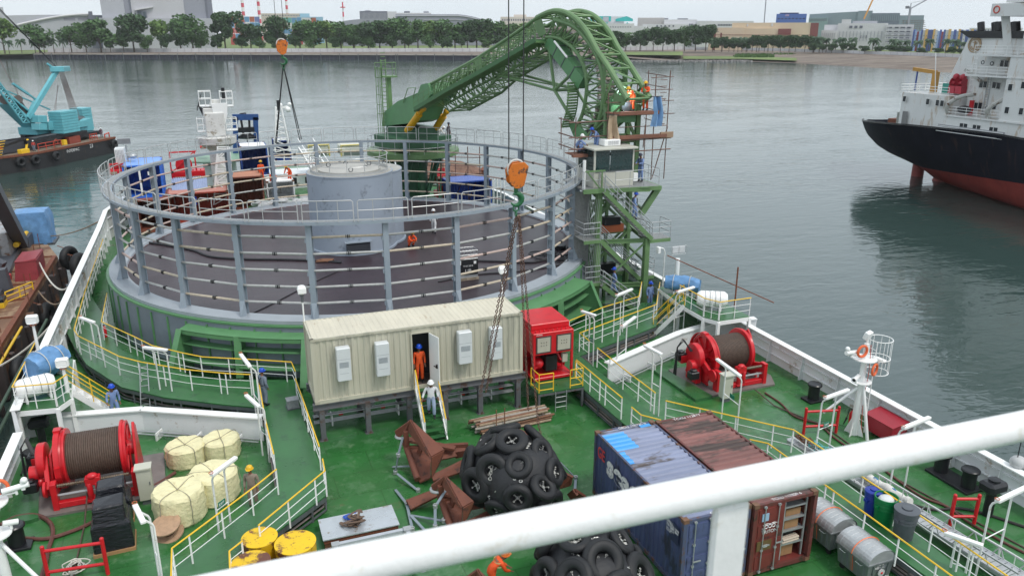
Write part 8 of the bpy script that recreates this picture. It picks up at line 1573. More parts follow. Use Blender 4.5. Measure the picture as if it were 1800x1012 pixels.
# ================================================================ crane barge
def barge():
    zd=-2.4; A=G(65,268,zd); B_=G(202,241,zd); u=(B_-A).normalized(); n=V((-u.y,u.x,0)); W_=15.0; L=(B_-A).length; ang=math.atan2(u.y,u.x); t=thing('crane_barge','black hulled work barge with tyres and orange railings','barge',(A.x,A.y,0),ang); 
    out=[(-9.5,3.5),(0,0),(L,0),(L,W_-6),(L-2,W_),(-16,W_)]; m=M(); m.prism(out,zd-.25,zd); m.build('deck',mat('barge_deck',(.2,.16,.12),.8,var=.25,scale=.5,dirt=.25,dscale=.6),t); m=M(); m.prism(out,ZW-1,zd-.251); m.build('hull',mat('barge_black',(.018,.018,.02),.55,var=.3,scale=.4,dirt=.2,dcol=(.06,.04,.03),dscale=.6),t)
    m=M(); m.beam((-9.5,3.5,zd-.1),(0,0,zd-.1),.3,.35); m.beam((0,0,zd-.1),(L,0,zd-.1),.3,.35); m.build('rubbing_strake',rust,t); tm_=None
    for x,y,rz in ((-7,2.4,-.3),(-3,.95,-.3),(-.6,.2,-.3),(3.4,-.35,0),(L-1.2,-.3,0)):
        if tm_ is None: q=M(); q.torus((0,0,0),.55,.28,22,8,MX.Rotation(PI/2,3,'X')); o=q.build('tyre',black,t); tm_=o.data
        else: o=bpy.data.objects.new('tyre',tm_); COL.objects.link(o); o.parent=t
        o.location=(x,y-.3,zd-1.1); o.rotation_euler=(0,0,rz)
    text('INTERPAC',.7,wt,t,(L*.42,-.02,zd-.85),(PI/2,0,0)); text('23',.9,wt,t,(L*.66,-.02,zd-.75),(PI/2,0,0))
    m=M(); orr=mat('rail_orange',(.5,.06,.03),.5)
    for x0,x1 in ((1.6,7),(L*.72,L*.82)):
        for z in (.55,1.1): m.tube((x0,1.0,zd+z),(x1,1.0,zd+z),.06,5)
        for k in range(4): x=x0+(x1-x0)*k/3; m.tube((x,1.0,zd),(x,1.0,zd+1.1),.06,5)
    m.build('orange_rail',orr,t); m=M(); m.slab([(-12,4.2,zd+.05),(1.5,2.6,zd+.05),(7.5,2.8,zd+.2),(2.5,2.7,zd+1.8),(0,2.8,zd+2.2),(-12,4.6,zd+2.2)],.3); m.bx((-12,4.6,zd),(10,W_-2,zd+.5)); m.build('ramp_house',mat('barge_house',(.03,.032,.04),.5),t); m=M()
    for y in (0,.7): m.beam((-5.6,2.9-.0+y*.5,zd+.1),(-4.2,3.1+y*.5,zd+2.6),.12,.12)
    for k in range(6): f=k/6; m.beam((-5.6+1.4*f,2.8,zd+.2+2.4*f),(-5.0+1.4*f+.8,2.8,zd+.2+2.4*f),.1,.1)
    m.build('yellow_ladder',yellow,t)
    for x in (-10,.2): m=M(); m.beam((x,2.2,zd+.1),(x+1.3,2.6,zd+1.9),.3,.15); m.build('yellow_chute',yellow,t)
    m=M(); m.bx((-2.2,.9,zd),(-.4,1.7,zd+.7)); m.bx((8.2,1.4,zd),(9.0,2,zd+.9)); m.build('yellow_bollards',yellow,t,bevel=.05); m=M(); m.bx((9.6,1.4,zd),(12.4,2.4,zd+1.2)); m.torus((6.0,1.1,zd+.9),.4,.1,14,6,MX.Rotation(PI/2,3,'X')); m.build('rusty_locker',mat('locker_red',(.25,.05,.03),.6),t); m=M(); m.bx((-8,1.9+1.2,zd),(-4.6,4.2,zd+1.1)); m.build('tan_cover',mat('tan_cover',(.38,.3,.2),.8,stretch=(6,1,1)),t)
    m=M(); m.path([(L-1.5,1,zd),(L-1.5,1,zd+.6),(L-.2,1,zd+.8),(L-.2,1,zd)],.12,6); m.build('fairlead',orr,t)
    # crawler crane
    cy=mat('crane_cyan',(.13,.42,.48),.4,var=.1,scale=1); c=thing('crawler_crane','turquoise crawler crane with a raised boom and counterweights on the barge','crane',(0,0,0),0); PA=A+n*6; PB=B_+n*6
    K=lambda x,y,o=0:VP(x,y,PA+n*o,PB+n*o)
    rz=ang; base=K(92,240); m=M(); q=K(92,236); m.box((q.x,q.y,zd+.9),(16,7,.7),rz); m.build('track_base',blk,c); 
    for o in (-3.2,3.2):
        m=M(); a,b=K(40,238,o),K(150,236,o); a.z=b.z=zd+1.2; m.beam(a,b,1.0,1.1); m.build('crawler_track',blk,c)
    m=M(); a,b=K(46,222),K(140,220); a.z=b.z=K(90,224).z; m.beam(a,b,3.6,1.3); m.build('upper_deck',cy,c,bevel=.1)
    for x0,x1,y0,y1 in ((62,76,217,229),(79,95,214,229),(60,76,203,216)): m=M(); a,b=K(x0,(y0+y1)/2,-2.2),K(x1,(y0+y1)/2,-2.2); m.beam(a,b,1.6,abs(K(x0,y0).z-K(x0,y1).z)); m.build('machinery_box',cy,c,bevel=.06)
    for x0,x1,y0,y1,o in ((98,128,196,236,-3.6),(136,153,190,230,3.4)):
        zt_,zb=K(x0,y0,o).z,K(x0,y1,o).z; nn_=8
        for k in range(nn_): z=zb+(zt_-zb)*(k+.5)/nn_; a,b=K(x0,(y0+y1)/2,o),K(x1,(y0+y1)/2,o); a.z=b.z=z; m=M(); m.beam(a,b,2.6,(zt_-zb)/nn_*.93); m.build('counterweight_slab',cy,c,bevel=.05)
    m=M(); q=K(138,222); m.box(q,(4,3,2.6),rz); m.build('winch_frame',cy,c,bevel=.05); m=M(); m.tube(K(131,212,-1.4),K(144,210,1.4),.7,12); m.build('rope_drum',blk,c)
    for o in (-1.6,1.6): m=M(); m.beam(K(49,208,o),K(100,124,o),.55,.7); m.build('mast_leg',cy,c)
    m=M()
    for f in (.25,.5,.72): a=K(49,208,-1.6).lerp(K(100,124,-1.6),f); b=K(49,208,1.6).lerp(K(100,124,1.6),f); m.beam(a,b,.3,.4)
    a=K(96,122,-2.4); b=K(118,119,2.4); m.build('mast_crossbars',cy,c); m=M(); m.beam(K(100,122,-2.3),K(112,121,2.3),2.2,.9); m.build('mast_head',cy,c,bevel=.08)
    ro=mat('reeving',(.22,.17,.16),.6); m=M()
    for i in range(6):
        for j in (0,1): m.tube(K(104+i*1.6,127,-1.8+.7*i),K(130+i*2.4,210,-1.6+.6*i)+n*j*.3,.035,4)
    m.build('boom_hoist_ropes',ro,c)
    m=M()
    for o in (-1.4,1.4):
        for s_ in (0,.5): m.tube(K(100,119,o),K(-20,-1+s_*3,o)+V((0,0,s_)),.07,4)
    m.build('pendant_lines',mat('black_rope',(.02,.02,.022),.5),c); m=M()
    for o in (-1.5,1.5): m.beam(K(96,122,o),K(83,112,o),.25,.3)
    m.build('pendant_links',cy,c)
    # main boom truss going up to the left
    P0,P1=(46,216),(-14,135); bm_=M(); n_=12; D=[(-1.3,-3.2),(-1.3,3.2),(1.3,-3.2),(1.3,3.2)]
    E=[[K(P0[0]+(P1[0]-P0[0])*i/n_+dy*.9,P0[1]+(P1[1]-P0[1])*i/n_-dy*.0,o) for i in range(n_+1)] for o,dy in ((-1.5,-6),(-1.5,6),(1.5,-6),(1.5,6))]
    for e in E: bm_.path(e,.17,6)
    for i in range(n_):
        for a,b in ((0,1),(2,3),(0,2),(1,3)): bm_.tube(E[a][i],E[b][i+1],.09,5); bm_.tube(E[b][i],E[a][i],.08,5)
    bm_.build('boom_lattice',cy,c); m=M(); m.beam(K(10,182),K(52,222),2.8,.5); m.build('boom_foot_plate',cy,c); m=M(); 
    m.beam(K(62,205,-1),K(-5,150,-1),.3,.3); m.beam(K(22,147,0),K(50,166,0),.35,.35); m.beam(K(50,166,0),K(64,176,0),.25,.25); m.beam(K(0,155,1.5),K(88,193,1.5),.2,.2); m.tube(K(50,195),K(62,172),.1,5); m.build('back_stops',cy,c); m=M(); m.beam(K(30,183,0),K(46,208,0),1.6,1.0); m.tube(K(8,175,-1),K(8,175,1),.8,10); m.tube(K(32,175,-1),K(32,175,1),.7,10); m.build('winch_drums',mat('drum_brown',(.12,.1,.09),.6),c)
    m=M(); a=K(12,110,0); m.path([K(-8,90,0),K(12,130,0),K(30,160,0),K(38,200,0)],.06,4); m.tube(K(103,150,0),K(93,205,0),.04,4); m.tube(K(101,150,.5),K(97,205,.5),.04,4); m.build('hoist_lines',ro,c)
    return A,B_,u,n,zd
BG=barge()
# ================================================================ black cargo ship at the right
def blackship():
    CXs=105.0; hw=11.0; t=thing('supply_ship','black and red hulled ship with white superstructure lying at the right','ship',(CXs,0,0)); 
    # stations along -Y from the stern (Y=107): (Y, half width deck, half width waterline, keel z, deck z)
    ST=[(106.8,.4,0,1.5,2.2),(105.5,1.9,0,.3,2.25),(104,3.4,0,-.8,2.4),(101,5.9,0,-2.0,2.7),(98,8.0,0,-2.7,3.0),(95,9.5,0,-3.2,3.25),(92,10.5,0,-3.8,3.45),(89.5,10.8,0,-4.6,3.55),(88,10.9,.4,-5.4,3.65),(85,11,2,-6.2,3.75),(81,11,3.7,-6.8,3.85),(77,11,5.3,-7,3.95),(73.5,11,6.8,-7,4.0),(70,11,8.2,-7,3.85),(65,11,9.6,-7,3.95),(60,11,10.5,-7,4.0),(50,11,11,-7,4.1),(20,11,11,-7,4.2)]
    prof=[0,.05,.12,.22,.36,.55,.72,.86,1.0]
    def sect(s,red_=False):
        Y,wd,ww,kz,dz=s; P=[]
        for f in prof:
            z=kz+(dz-kz)*f; 
            if z<=ZW: w_=ww*max(0,(z-kz)/(ZW-kz))**.6 if kz<ZW else ww
            else: k=(z-max(kz,ZW))/(dz-max(kz,ZW)); b0=ww if kz<ZW else 0; w_=b0+(wd-b0)*(k**.48)
            P.append((w_,Y,z))
        return P
    S_=[sect(s) for s in ST]; K=len(prof); m=M()
    for sg in (-1,1):
        vs=[(sg*w_,y,z) for s in S_ for w_,y,z in s]; n=len(S_); m.add(vs,[(i*K+j,(i+1)*K+j,(i+1)*K+j+1,i*K+j+1) for i in range(n-1) for j in range(K-1)],True)
    hm=bpy.data.materials.new('ship_hull_paint'); hm.use_nodes=True; nt=hm.node_tree; b=nt.nodes['Principled BSDF']; b.inputs['Roughness'].default_value=.6; b.inputs['Specular IOR Level'].default_value=.12; tc=nt.nodes.new('ShaderNodeTexCoord'); sx=nt.nodes.new('ShaderNodeSeparateXYZ'); nt.links.new(tc.outputs['Object'],sx.inputs[0]); mr=nt.nodes.new('ShaderNodeMath'); mr.operation='GREATER_THAN'; mr.inputs[1].default_value=0
    # boot topping line rises slightly aft
    a1=nt.nodes.new('ShaderNodeMath'); a1.operation='MULTIPLY_ADD'; a1.inputs[1].default_value=-.06; a1.inputs[2].default_value=2.54; nt.links.new(sx.outputs[1],a1.inputs[0]); sb=nt.nodes.new('ShaderNodeMath'); sb.operation='SUBTRACT'; nt.links.new(sx.outputs[2],sb.inputs[0]); nt.links.new(a1.outputs[0],sb.inputs[1]); nt.links.new(sb.outputs[0],mr.inputs[0])
    nz=nt.nodes.new('ShaderNodeTexNoise'); nz.inputs['Scale'].default_value=.5; nz.inputs['Detail'].default_value=7; nt.links.new(tc.outputs['Object'],nz.inputs[0])
    def ramp(c0,c1): r_=nt.nodes.new('ShaderNodeValToRGB'); r_.color_ramp.elements[0].color=(*c0,1); r_.color_ramp.elements[1].color=(*c1,1); r_.color_ramp.elements[0].position=.35; r_.color_ramp.elements[1].position=.7; nt.links.new(nz.outputs[0],r_.inputs[0]); return r_.outputs[0]
    mp=nt.nodes.new('ShaderNodeMapping'); mp.inputs['Scale'].default_value=(1,1.1,.12); nt.links.new(tc.outputs['Object'],mp.inputs[0]); n2=nt.nodes.new('ShaderNodeTexNoise'); n2.inputs['Scale'].default_value=1.1; n2.inputs['Detail'].default_value=7; nt.links.new(mp.outputs[0],n2.inputs[0]); r2=nt.nodes.new('ShaderNodeValToRGB'); r2.color_ramp.elements[0].position=.6; r2.color_ramp.elements[1].position=.72; r2.color_ramp.elements[1].color=(.5,.5,.5,1); nt.links.new(n2.outputs[0],r2.inputs[0])
    mx=nt.nodes.new('ShaderNodeMixRGB'); nt.links.new(mr.outputs[0],mx.inputs[0]); nt.links.new(ramp((.2,.035,.03),(.27,.05,.04)),mx.inputs[1]); nt.links.new(ramp((.006,.007,.013),(.012,.013,.022)),mx.inputs[2]); m3=nt.nodes.new('ShaderNodeMixRGB'); m3.inputs[2].default_value=(.06,.035,.03,1); nt.links.new(r2.outputs[0],m3.inputs[0]); nt.links.new(mx.outputs[0],m3.inputs[1]); nt.links.new(m3.outputs[0],b.inputs['Base Color'])
    m.build('hull',hm,t); m=M(); P=[(-s[1],s[0]) for s in ST]+[(s[1],s[0]) for s in reversed(ST)]; m.prism([(p[0]*.78,p[1]-1.2) for p in P],1.9,1.95); m.build('deck',mat('ship_deck',(.16,.15,.13),.7),t)
    m=M(); n=len(ST)
    for i in range(n-1):
        a,b_=ST[i],ST[i+1]; m.beam((-a[1],a[0],a[4]+.12),(-b_[1],b_[0],b_[4]+.12),.15,.2)
    m.build('bulwark_rail',blk,t)
    sw=mat('ship_white',(.68,.69,.68),.45,var=.05,scale=.3,dirt=.27,dcol=(.5,.42,.34),dscale=.7,stretch=(1,1,.3)); wn=mat('ship_window',(.02,.025,.03),.2)
    fx=-10.6 # near face
    def blkb(name,x0,x1,Y0,Y1,z0,z1,mt=sw,parent=t): m=M(); m.bx((x0,Y1,z0),(x1,Y0,z1)); return m.build(name,mt,parent)
    X=CXs+fx
    def AXf(x,y): r=ray(x,y); k=X/r.x; return V((0,r.y*k,CH+r.z*k))
    d1=AXf(1580,160); yA=AXf(1580,190).y; yB=AXf(1655,175).y; yC=AXf(1762,180).y
    z1=AXf(1582,162).z; z2=AXf(1700,133).z; z3=AXf(1715,97).z; z4=AXf(1720,67).z
    blkb('aft_house',fx+.3,-fx,yA,yB-1,3.0,z1); 
    blkb('main_house',fx,-fx,yB-1,40,3.2,5.6); blkb('main_house',fx+3.0,-fx,yB-1.5,40,5.6,8.3); blkb('main_house',fx+3.0,-fx,yB-2,40,8.3,z2-.1)
    blkb('near_house',fx,-fx,yC,40,5.6,AXf(1765,97).z); blkb('upper_house',fx+3,-fx,AXf(1715,110).y,40,z2,z3); blkb('boat_deck',fx-.2,fx+3.3,yB-1,40,5.6,5.8); blkb('bridge_deck',fx-.1,fx+3.3,AXf(1697,133).y,40,z2-.05,z2+.15)
    blkb('upper_deck',fx-.1,-fx,AXf(1700,97).y,40,z3-.1,z3+.1)
    blkb('bulwark_side',fx-.1,fx+.0,AXf(1648,228).y,AXf(1765,240).y,3.4,4.4,mat('ship_grille',(.3,.31,.33),.5)); m=M(); 
    for k in range(5): m.bx((fx-.3,AXf(1765,240).y,3.5+.18*k),(fx-.26,AXf(1648,228).y,3.58+.18*k))
    m.build('grille_slats',whiteC,t)
    # funnel with emblem, black top
    q0,q1=AXf(1690,200).y+1.5,AXf(1760,180).y; m=M(); AO=lambda x,y,dx:(lambda r:V((0,r.y*((CXs+fx+dx)/r.x),CH+r.z*((CXs+fx+dx)/r.x))))(ray(x,y)); ya,yb=AO(1684,100,3.6).y,50; zt_=AO(1700,67,3.6).z; m.add([(fx+3.6,ya+2.6,5.8),(5,ya+2.6,5.8),(5,yb,5.8),(fx+3.6,yb,5.8),(fx+3.6,ya-1.2,zt_),(5,ya-1.2,zt_),(5,yb,zt_),(fx+3.6,yb,zt_)],[(3,2,1,0),(4,5,6,7),(0,1,5,4),(1,2,6,5),(2,3,7,6),(3,0,4,7)]); m.build('funnel',sw,t); m=M(); m.bx((fx+3.3,yb,zt_+.02),(5.2,ya-1.4,zt_+.9)); m.add([(fx+3.3,ya-1.4,zt_+.02),(5.2,ya-1.4,zt_+.02),(5.2,ya+.3,zt_+.9),(fx+3.3,ya+.3,zt_+.9),(fx+3.3,ya-1.4,zt_+.9),(5.2,ya-1.4,zt_+.9)],[(0,1,2,3),(0,3,4),(1,5,2)]); m.build('funnel_top',blk,t); m=M()
    for k in range(5): y=ya-2.2-1.3*k; m.tube((fx+4.5+(k%2),y,zt_+.9),(fx+4.5+(k%2),y+.3,zt_+2.0),.45,10)
    m.build('exhausts',blk,t); em=mat('emblem_brown',(.4,.28,.16),.5); m=M(); ye,ze=AO(1714,79,3.6).y+1.8,AO(1714,79,3.6).z; zt_=ze+2.2; RX=MX.Rotation(PI/2,3,'Y'); m.torus((fx+3.5,ye-1.8,zt_-2.2),.95,.08,24,5,RX); m.torus((fx+3.5,ye-1.8,zt_-2.2),.72,.05,24,5,RX); m.tube((fx+3.5,ye-1.8,zt_-2.7),(fx+3.5,ye-1.8,zt_-1.7),.07,5); m.tube((fx+3.5,ye-2.1,zt_-1.95),(fx+3.5,ye-1.5,zt_-1.95),.05,5); m.path([(fx+3.5,ye-1.8+.42*math.cos(a),zt_-2.4+.35*math.sin(a)) for a in [PI+i*PI/8 for i in range(9)]],.07,5); m.build('anchor_emblem',em,t)
    # windows
    def win(x,y,dx=fx,w_=.5,h=.75):
        Xw=CXs+dx; r=ray(x,y); k=Xw/r.x; yy,zz=r.y*k,CH+r.z*k; m=M(); m.bx((dx-.05,yy-w_/2,zz-h/2),(dx-.01,yy+w_/2,zz+h/2)); o=m.build('window',wn,t,bevel=.0); m=M(); m.path([(dx-.05,yy-w_/2-.06,zz-h/2-.06),(dx-.05,yy+w_/2+.06,zz-h/2-.06),(dx-.05,yy+w_/2+.06,zz+h/2+.06),(dx-.05,yy-w_/2-.06,zz+h/2+.06)],.035,4,closed=True); m.build('window_frame',whiteC,o)
    for x,y in ((1590,174),(1631,179),(1648,181),(1656,182),(1690,222),(1697,223),(1713,225),(1720,226),(1742,229),(1750,230),(1776,154),(1770,194),(1795,196),(1799,150)): win(x,y)
    for x,y in ((1725,149),(1732,149),(1748,150),(1755,151),(1716,186),(1723,186),(1748,187),(1762,112),(1769,112)): win(x,y,fx+3)
    for x,y in ((1728,110),(1744,112),(1789,111),(1735,190)): 
        r=ray(x,y); k=(CXs+fx+3)/r.x; m=M(); m.torus((fx+2.95,r.y*k,CH+r.z*k),.22,.06,14,5,RX); m.build('porthole',dgrey,t)
    # stair, doors
    m=M(); r=ray(1590,207); k=(CXs+fx)/r.x; yy,zz=r.y*k,CH+r.z*k; m.bx((fx-.03,yy-.45,zz-1.1),(fx-.01,yy+.45,zz+.9)); m.build('doorway',mat('ship_shadow',(.2,.2,.2),.6),t)
    m=M(); r=ray(1735,165); k=(CXs+fx+2.9)/r.x; yy=r.y*k
    for s_ in (-.25,.25): m.tube((fx+2.9,yy+s_,5.8),(fx+2.9,yy+s_,11),.05,4)
    for j in range(16): m.tube((fx+2.9,yy-.25,6+.32*j),(fx+2.9,yy+.25,6+.32*j),.03,4)
    m.build('wall_ladder',galv,t)
    # rails
    def rl(label,pts,h=1.1): 
        m=M(); P=[V(p) for p in pts]
        for f in (1,.66,.33): m.path([p+V((0,0,h*f)) for p in P],.035,4)
        for a,b_ in zip(P,P[1:]):
            n_=max(1,int((b_-a).length/1.5))
            for i in range(n_+1): q=a.lerp(b_,i/n_); m.tube(q,q+V((0,0,h)),.035,4)
        m.build('deck_rail',whiteC,t)
    rl('',[(10,yA+.2,z1),(fx,yA+.2,z1),(fx,yB-1,z1)]); rl('',[(fx-.1,yB-1,5.8),(fx-.1,yC,5.8)]); rl('',[(fx,AXf(1697,133).y,z2+.1),(fx,yC,z2+.1)]); rl('',[(fx,AXf(1700,97).y-1,z3+.1),(fx,50,z3+.1)])
    # bridge wing at top right
    m=M(); zb=AXf(1780,20).z; yb_=AXf(1752,20).y; m.bx((fx-1.0,40,zb-.6),(6,yb_,zb+.9)); m.build('bridge_wing',sw,t); m=M(); m.beam((fx+1,yb_-2,z3),(fx+.4,yb_-1,zb-.5),.4,.9); m.bx((fx+1,40,z3),(5,yb_-3.5,zb-.6)); m.build('wing_support',sw,t); m=M(); m.bx((fx-.5,40,zb+1.0),(5,yb_-1.5,zb+2.6)); m.build('wheelhouse',sw,t); m=M(); m.torus((fx-1.05,yb_-.8,zb+.2),.4,.08,18,5,RX); m.build('life_ring',mat('ring_red',(.55,.08,.05),.5),t)
    # davits and gear
    m=M(); 
    for xx in (1668,1740):
        r=ray(xx,200); k=(CXs+fx+.3)/r.x; yy=r.y*k; m.path(cat([V((fx+.3,yy,5.8)),V((fx-.2,yy,7.0)),V((fx+.4,yy-1.2,8.2)),V((fx+1.6,yy-2.6,8.6))],4),[.3]*12+[.2],8) 
    m.beam((fx+2.6,AXf(1700,140).y,10.2),(fx+2.6,AXf(1672,120).y,11.6),.3,.35); m.build('davits',mat('davit_grey',(.45,.45,.42),.5,dirt=.3,dscale=2),t); m=M(); r=ray(1695,193); k=(CXs+fx+.6)/r.x; m.ball((fx+.6,r.y*k,CH+r.z*k),(.6,1.0,.55),12,8); m.build('rubber_boat',blk,t); m=M(); r=ray(1707,190); k=(CXs+fx+2)/r.x; m.box((fx+2,r.y*k,CH+r.z*k),(.3,.5,2.0)); m.build('red_locker',red,t)
    # aft deck: lifeboat, crane, reels
    m=M(); p=AXf(1566,193); m.ball((fx+4,p.y-.2,4.7),(1.2,2.2,1.3),14,8); m.bx((fx+3.2,p.y-1.2,5.2),(fx+4.8,p.y+.4,6.2)); m.build('rescue_boat',mat('boat_orange',(.65,.09,.03),.4),t); m=M(); m.bx((fx+1.2,AXf(1570,205).y-1.0,3.2),(fx+3,AXf(1556,205).y-1,5.2)); m.build('aft_locker',mat('locker_grey',(.3,.31,.28),.5),t); m=M(); m.bx((fx+3,AXf(1552,205).y,3.2),(fx+6,AXf(1535,205).y,3.9)); m.build('timber_rack',rust,t)
    m=M(); p=AXf(1608,155); m.beam((-7,p.y,z1),(-7,p.y,z1+2.9),.7,.7); m.beam((-7,p.y,z1+2.8),(-7,p.y+4.0,z1+3.1),.5,.5); m.build('yellow_crane',mat('crane_ochre',(.45,.24,.05),.5),t); m=M(); m.tube((-7,p.y+3.3,z1),(-7,p.y+3.3,z1+3),.12,6); m.build('crane_post',mat('navy_blue',(.02,.06,.25),.4),t); m=M()
    for xx in (1650,1662): p=AXf(xx,145); m.lathe([(.7,-.4),(.3,-.35),(.3,.35),(.7,.4)],12,(-7.5,p.y,z1+1.6),MX.Rotation(PI/2,3,'X')); m.box((-7.5,p.y,z1+.7),(1.2,1.0,1.0)); m.ball((-7.5,p.y,z1+2.4),.45,8,6)
    m.build('red_monitors',mat('monitor_red',(.4,.03,.05),.5),t); m=M(); p=AXf(1632,145); m.box((-6.5,p.y,z1+.7),(1.4,1.2,1.4)); m.build('green_box',mat('teal_box',(.03,.25,.2),.5),t); m=M(); p=AXf(1628,110); m.tube((-8,p.y,z1),(-8,p.y+1.0,z1+5.5),.06,5); 
    for xx in (1675,1682): p=AXf(xx,120); m.tube((-7,p.y,z1),(-7,p.y,z1+6.0),.08,5)
    for j in range(8): p=AXf(1675,120); q=AXf(1682,120); m.tube((-7,p.y,z1+.7*j),(-7,q.y,z1+.7*j),.05,4)
    m.build('antenna_masts',whiteC,t)
    m=M(); m.tube((-1,93.5,-7),(-1,93.5,-2.6),.9,14); m.tube((-1,90,-7),(-1,88,-3.5),1.2,12); m.build('rudder_stock',mat('antifoul_red',(.23,.04,.035),.5),t)
    # mooring anchor-mark and writing at stern are too small to read
blackship()
t=thing('side_fitting','grey mooring fitting outboard of the bulwark at the right edge','fitting',G(1790,812,1.5)); m=M(); m.ball((0,0,0),(.3,.3,.25),12,8); m.tube((0,0,0),(.6,.2,-.3),.1,8); m.build('body',mat('fitting_grey',(.45,.46,.46),.5),t); m=M(); m.tube((-.1,0,.1),(.05,.1,1.6),.02,5); m.build('wire',blk,t)
# ================================================================ people
def skin(vs,es,rs,sub=1):
    me=bpy.data.meshes.new('sk'); me.from_pydata(vs,es,[]); o=bpy.data.objects.new('sk',me); COL.objects.link(o); md=o.modifiers.new('s','SKIN'); md.branch_smoothing=.6; md.use_smooth_shade=True
    if not me.skin_vertices: me.attributes.new('x','FLOAT','POINT'); 
    for i,r_ in enumerate(rs): me.skin_vertices[0].data[i].radius=r_ if hasattr(r_,'__len__') else (r_,r_)
    me.skin_vertices[0].data[0].use_root=True; s=o.modifiers.new('u','SUBSURF'); s.levels=sub; s.render_levels=sub
    bpy.context.view_layer.update(); m2=bpy.data.meshes.new_from_object(o.evaluated_get(bpy.context.evaluated_depsgraph_get())); bpy.data.objects.remove(o); bpy.data.meshes.remove(me); return m2
def lerp(a,b,t): return V(a).lerp(V(b),t)
# joints: person faces -y, x to their left; R = right (-x seen from behind)
STAND=dict(pel=(0,0,.95),wai=(0,.0,1.12),che=(0,0,1.34),nek=(0,0,1.5),hed=(0,-.02,1.63),shL=(.19,0,1.43),elL=(.25,.03,1.14),haL=(.25,-.06,.89),shR=(-.19,0,1.43),elR=(-.25,.03,1.14),haR=(-.25,-.06,.89),hiL=(.1,0,.92),knL=(.11,-.02,.5),anL=(.12,.03,.09),hiR=(-.1,0,.92),knR=(-.11,-.02,.5),anR=(-.12,.03,.09))
def P_(**k): d=dict(STAND); d.update(k); return d
POSES=dict(stand=STAND,
 walk=P_(knL=(.1,-.16,.52),anL=(.1,-.22,.1),knR=(-.1,.03,.5),anR=(-.1,.26,.13),elL=(.24,.12,1.16),haL=(.24,.06,.92),elR=(-.24,-.06,1.15),haR=(-.24,-.24,.98)),
 down=P_(knL=(.1,-.17,.56),anL=(.1,-.16,.14),knR=(-.1,.05,.5),anR=(-.1,.12,.28),elR=(-.3,.0,1.18),haR=(-.38,-.12,1.0),elL=(.28,.05,1.16),haL=(.3,-.06,.95),hed=(0,-.07,1.61)),
 down2=P_(knL=(.1,-.17,.56),anL=(.1,-.16,.1),elR=(-.27,-.06,1.18),haR=(-.3,-.26,1.05),hed=(0,-.05,1.62)),
 work=P_(elL=(.24,-.14,1.2),haL=(.12,-.38,1.18),elR=(-.24,-.14,1.2),haR=(-.12,-.38,1.15),hed=(0,-.09,1.61)),
 bend=P_(pel=(0,.12,.92),wai=(0,.02,1.07),che=(0,-.16,1.2),nek=(0,-.28,1.27),hed=(0,-.38,1.32),shL=(.18,-.2,1.24),elL=(.22,-.3,.98),haL=(.12,-.5,.85),shR=(-.18,-.2,1.24),elR=(-.22,-.3,.98),haR=(-.12,-.5,.83),hiL=(.1,.12,.9),hiR=(-.1,.12,.9),knL=(.12,-.03,.5),knR=(-.12,.0,.5)),
 crouch=P_(pel=(0,.14,.36),wai=(0,.08,.52),che=(0,-.08,.72),nek=(0,-.15,.84),hed=(0,-.22,.95),shL=(.19,-.1,.78),elL=(.26,-.28,.6),haL=(.14,-.46,.5),shR=(-.19,-.1,.78),elR=(-.26,-.28,.6),haR=(-.14,-.46,.48),hiL=(.11,.12,.36),knL=(.2,-.28,.5),anL=(.16,.0,.09),hiR=(-.11,.12,.36),knR=(-.2,-.26,.48),anR=(-.16,.02,.09)))
_pm={}
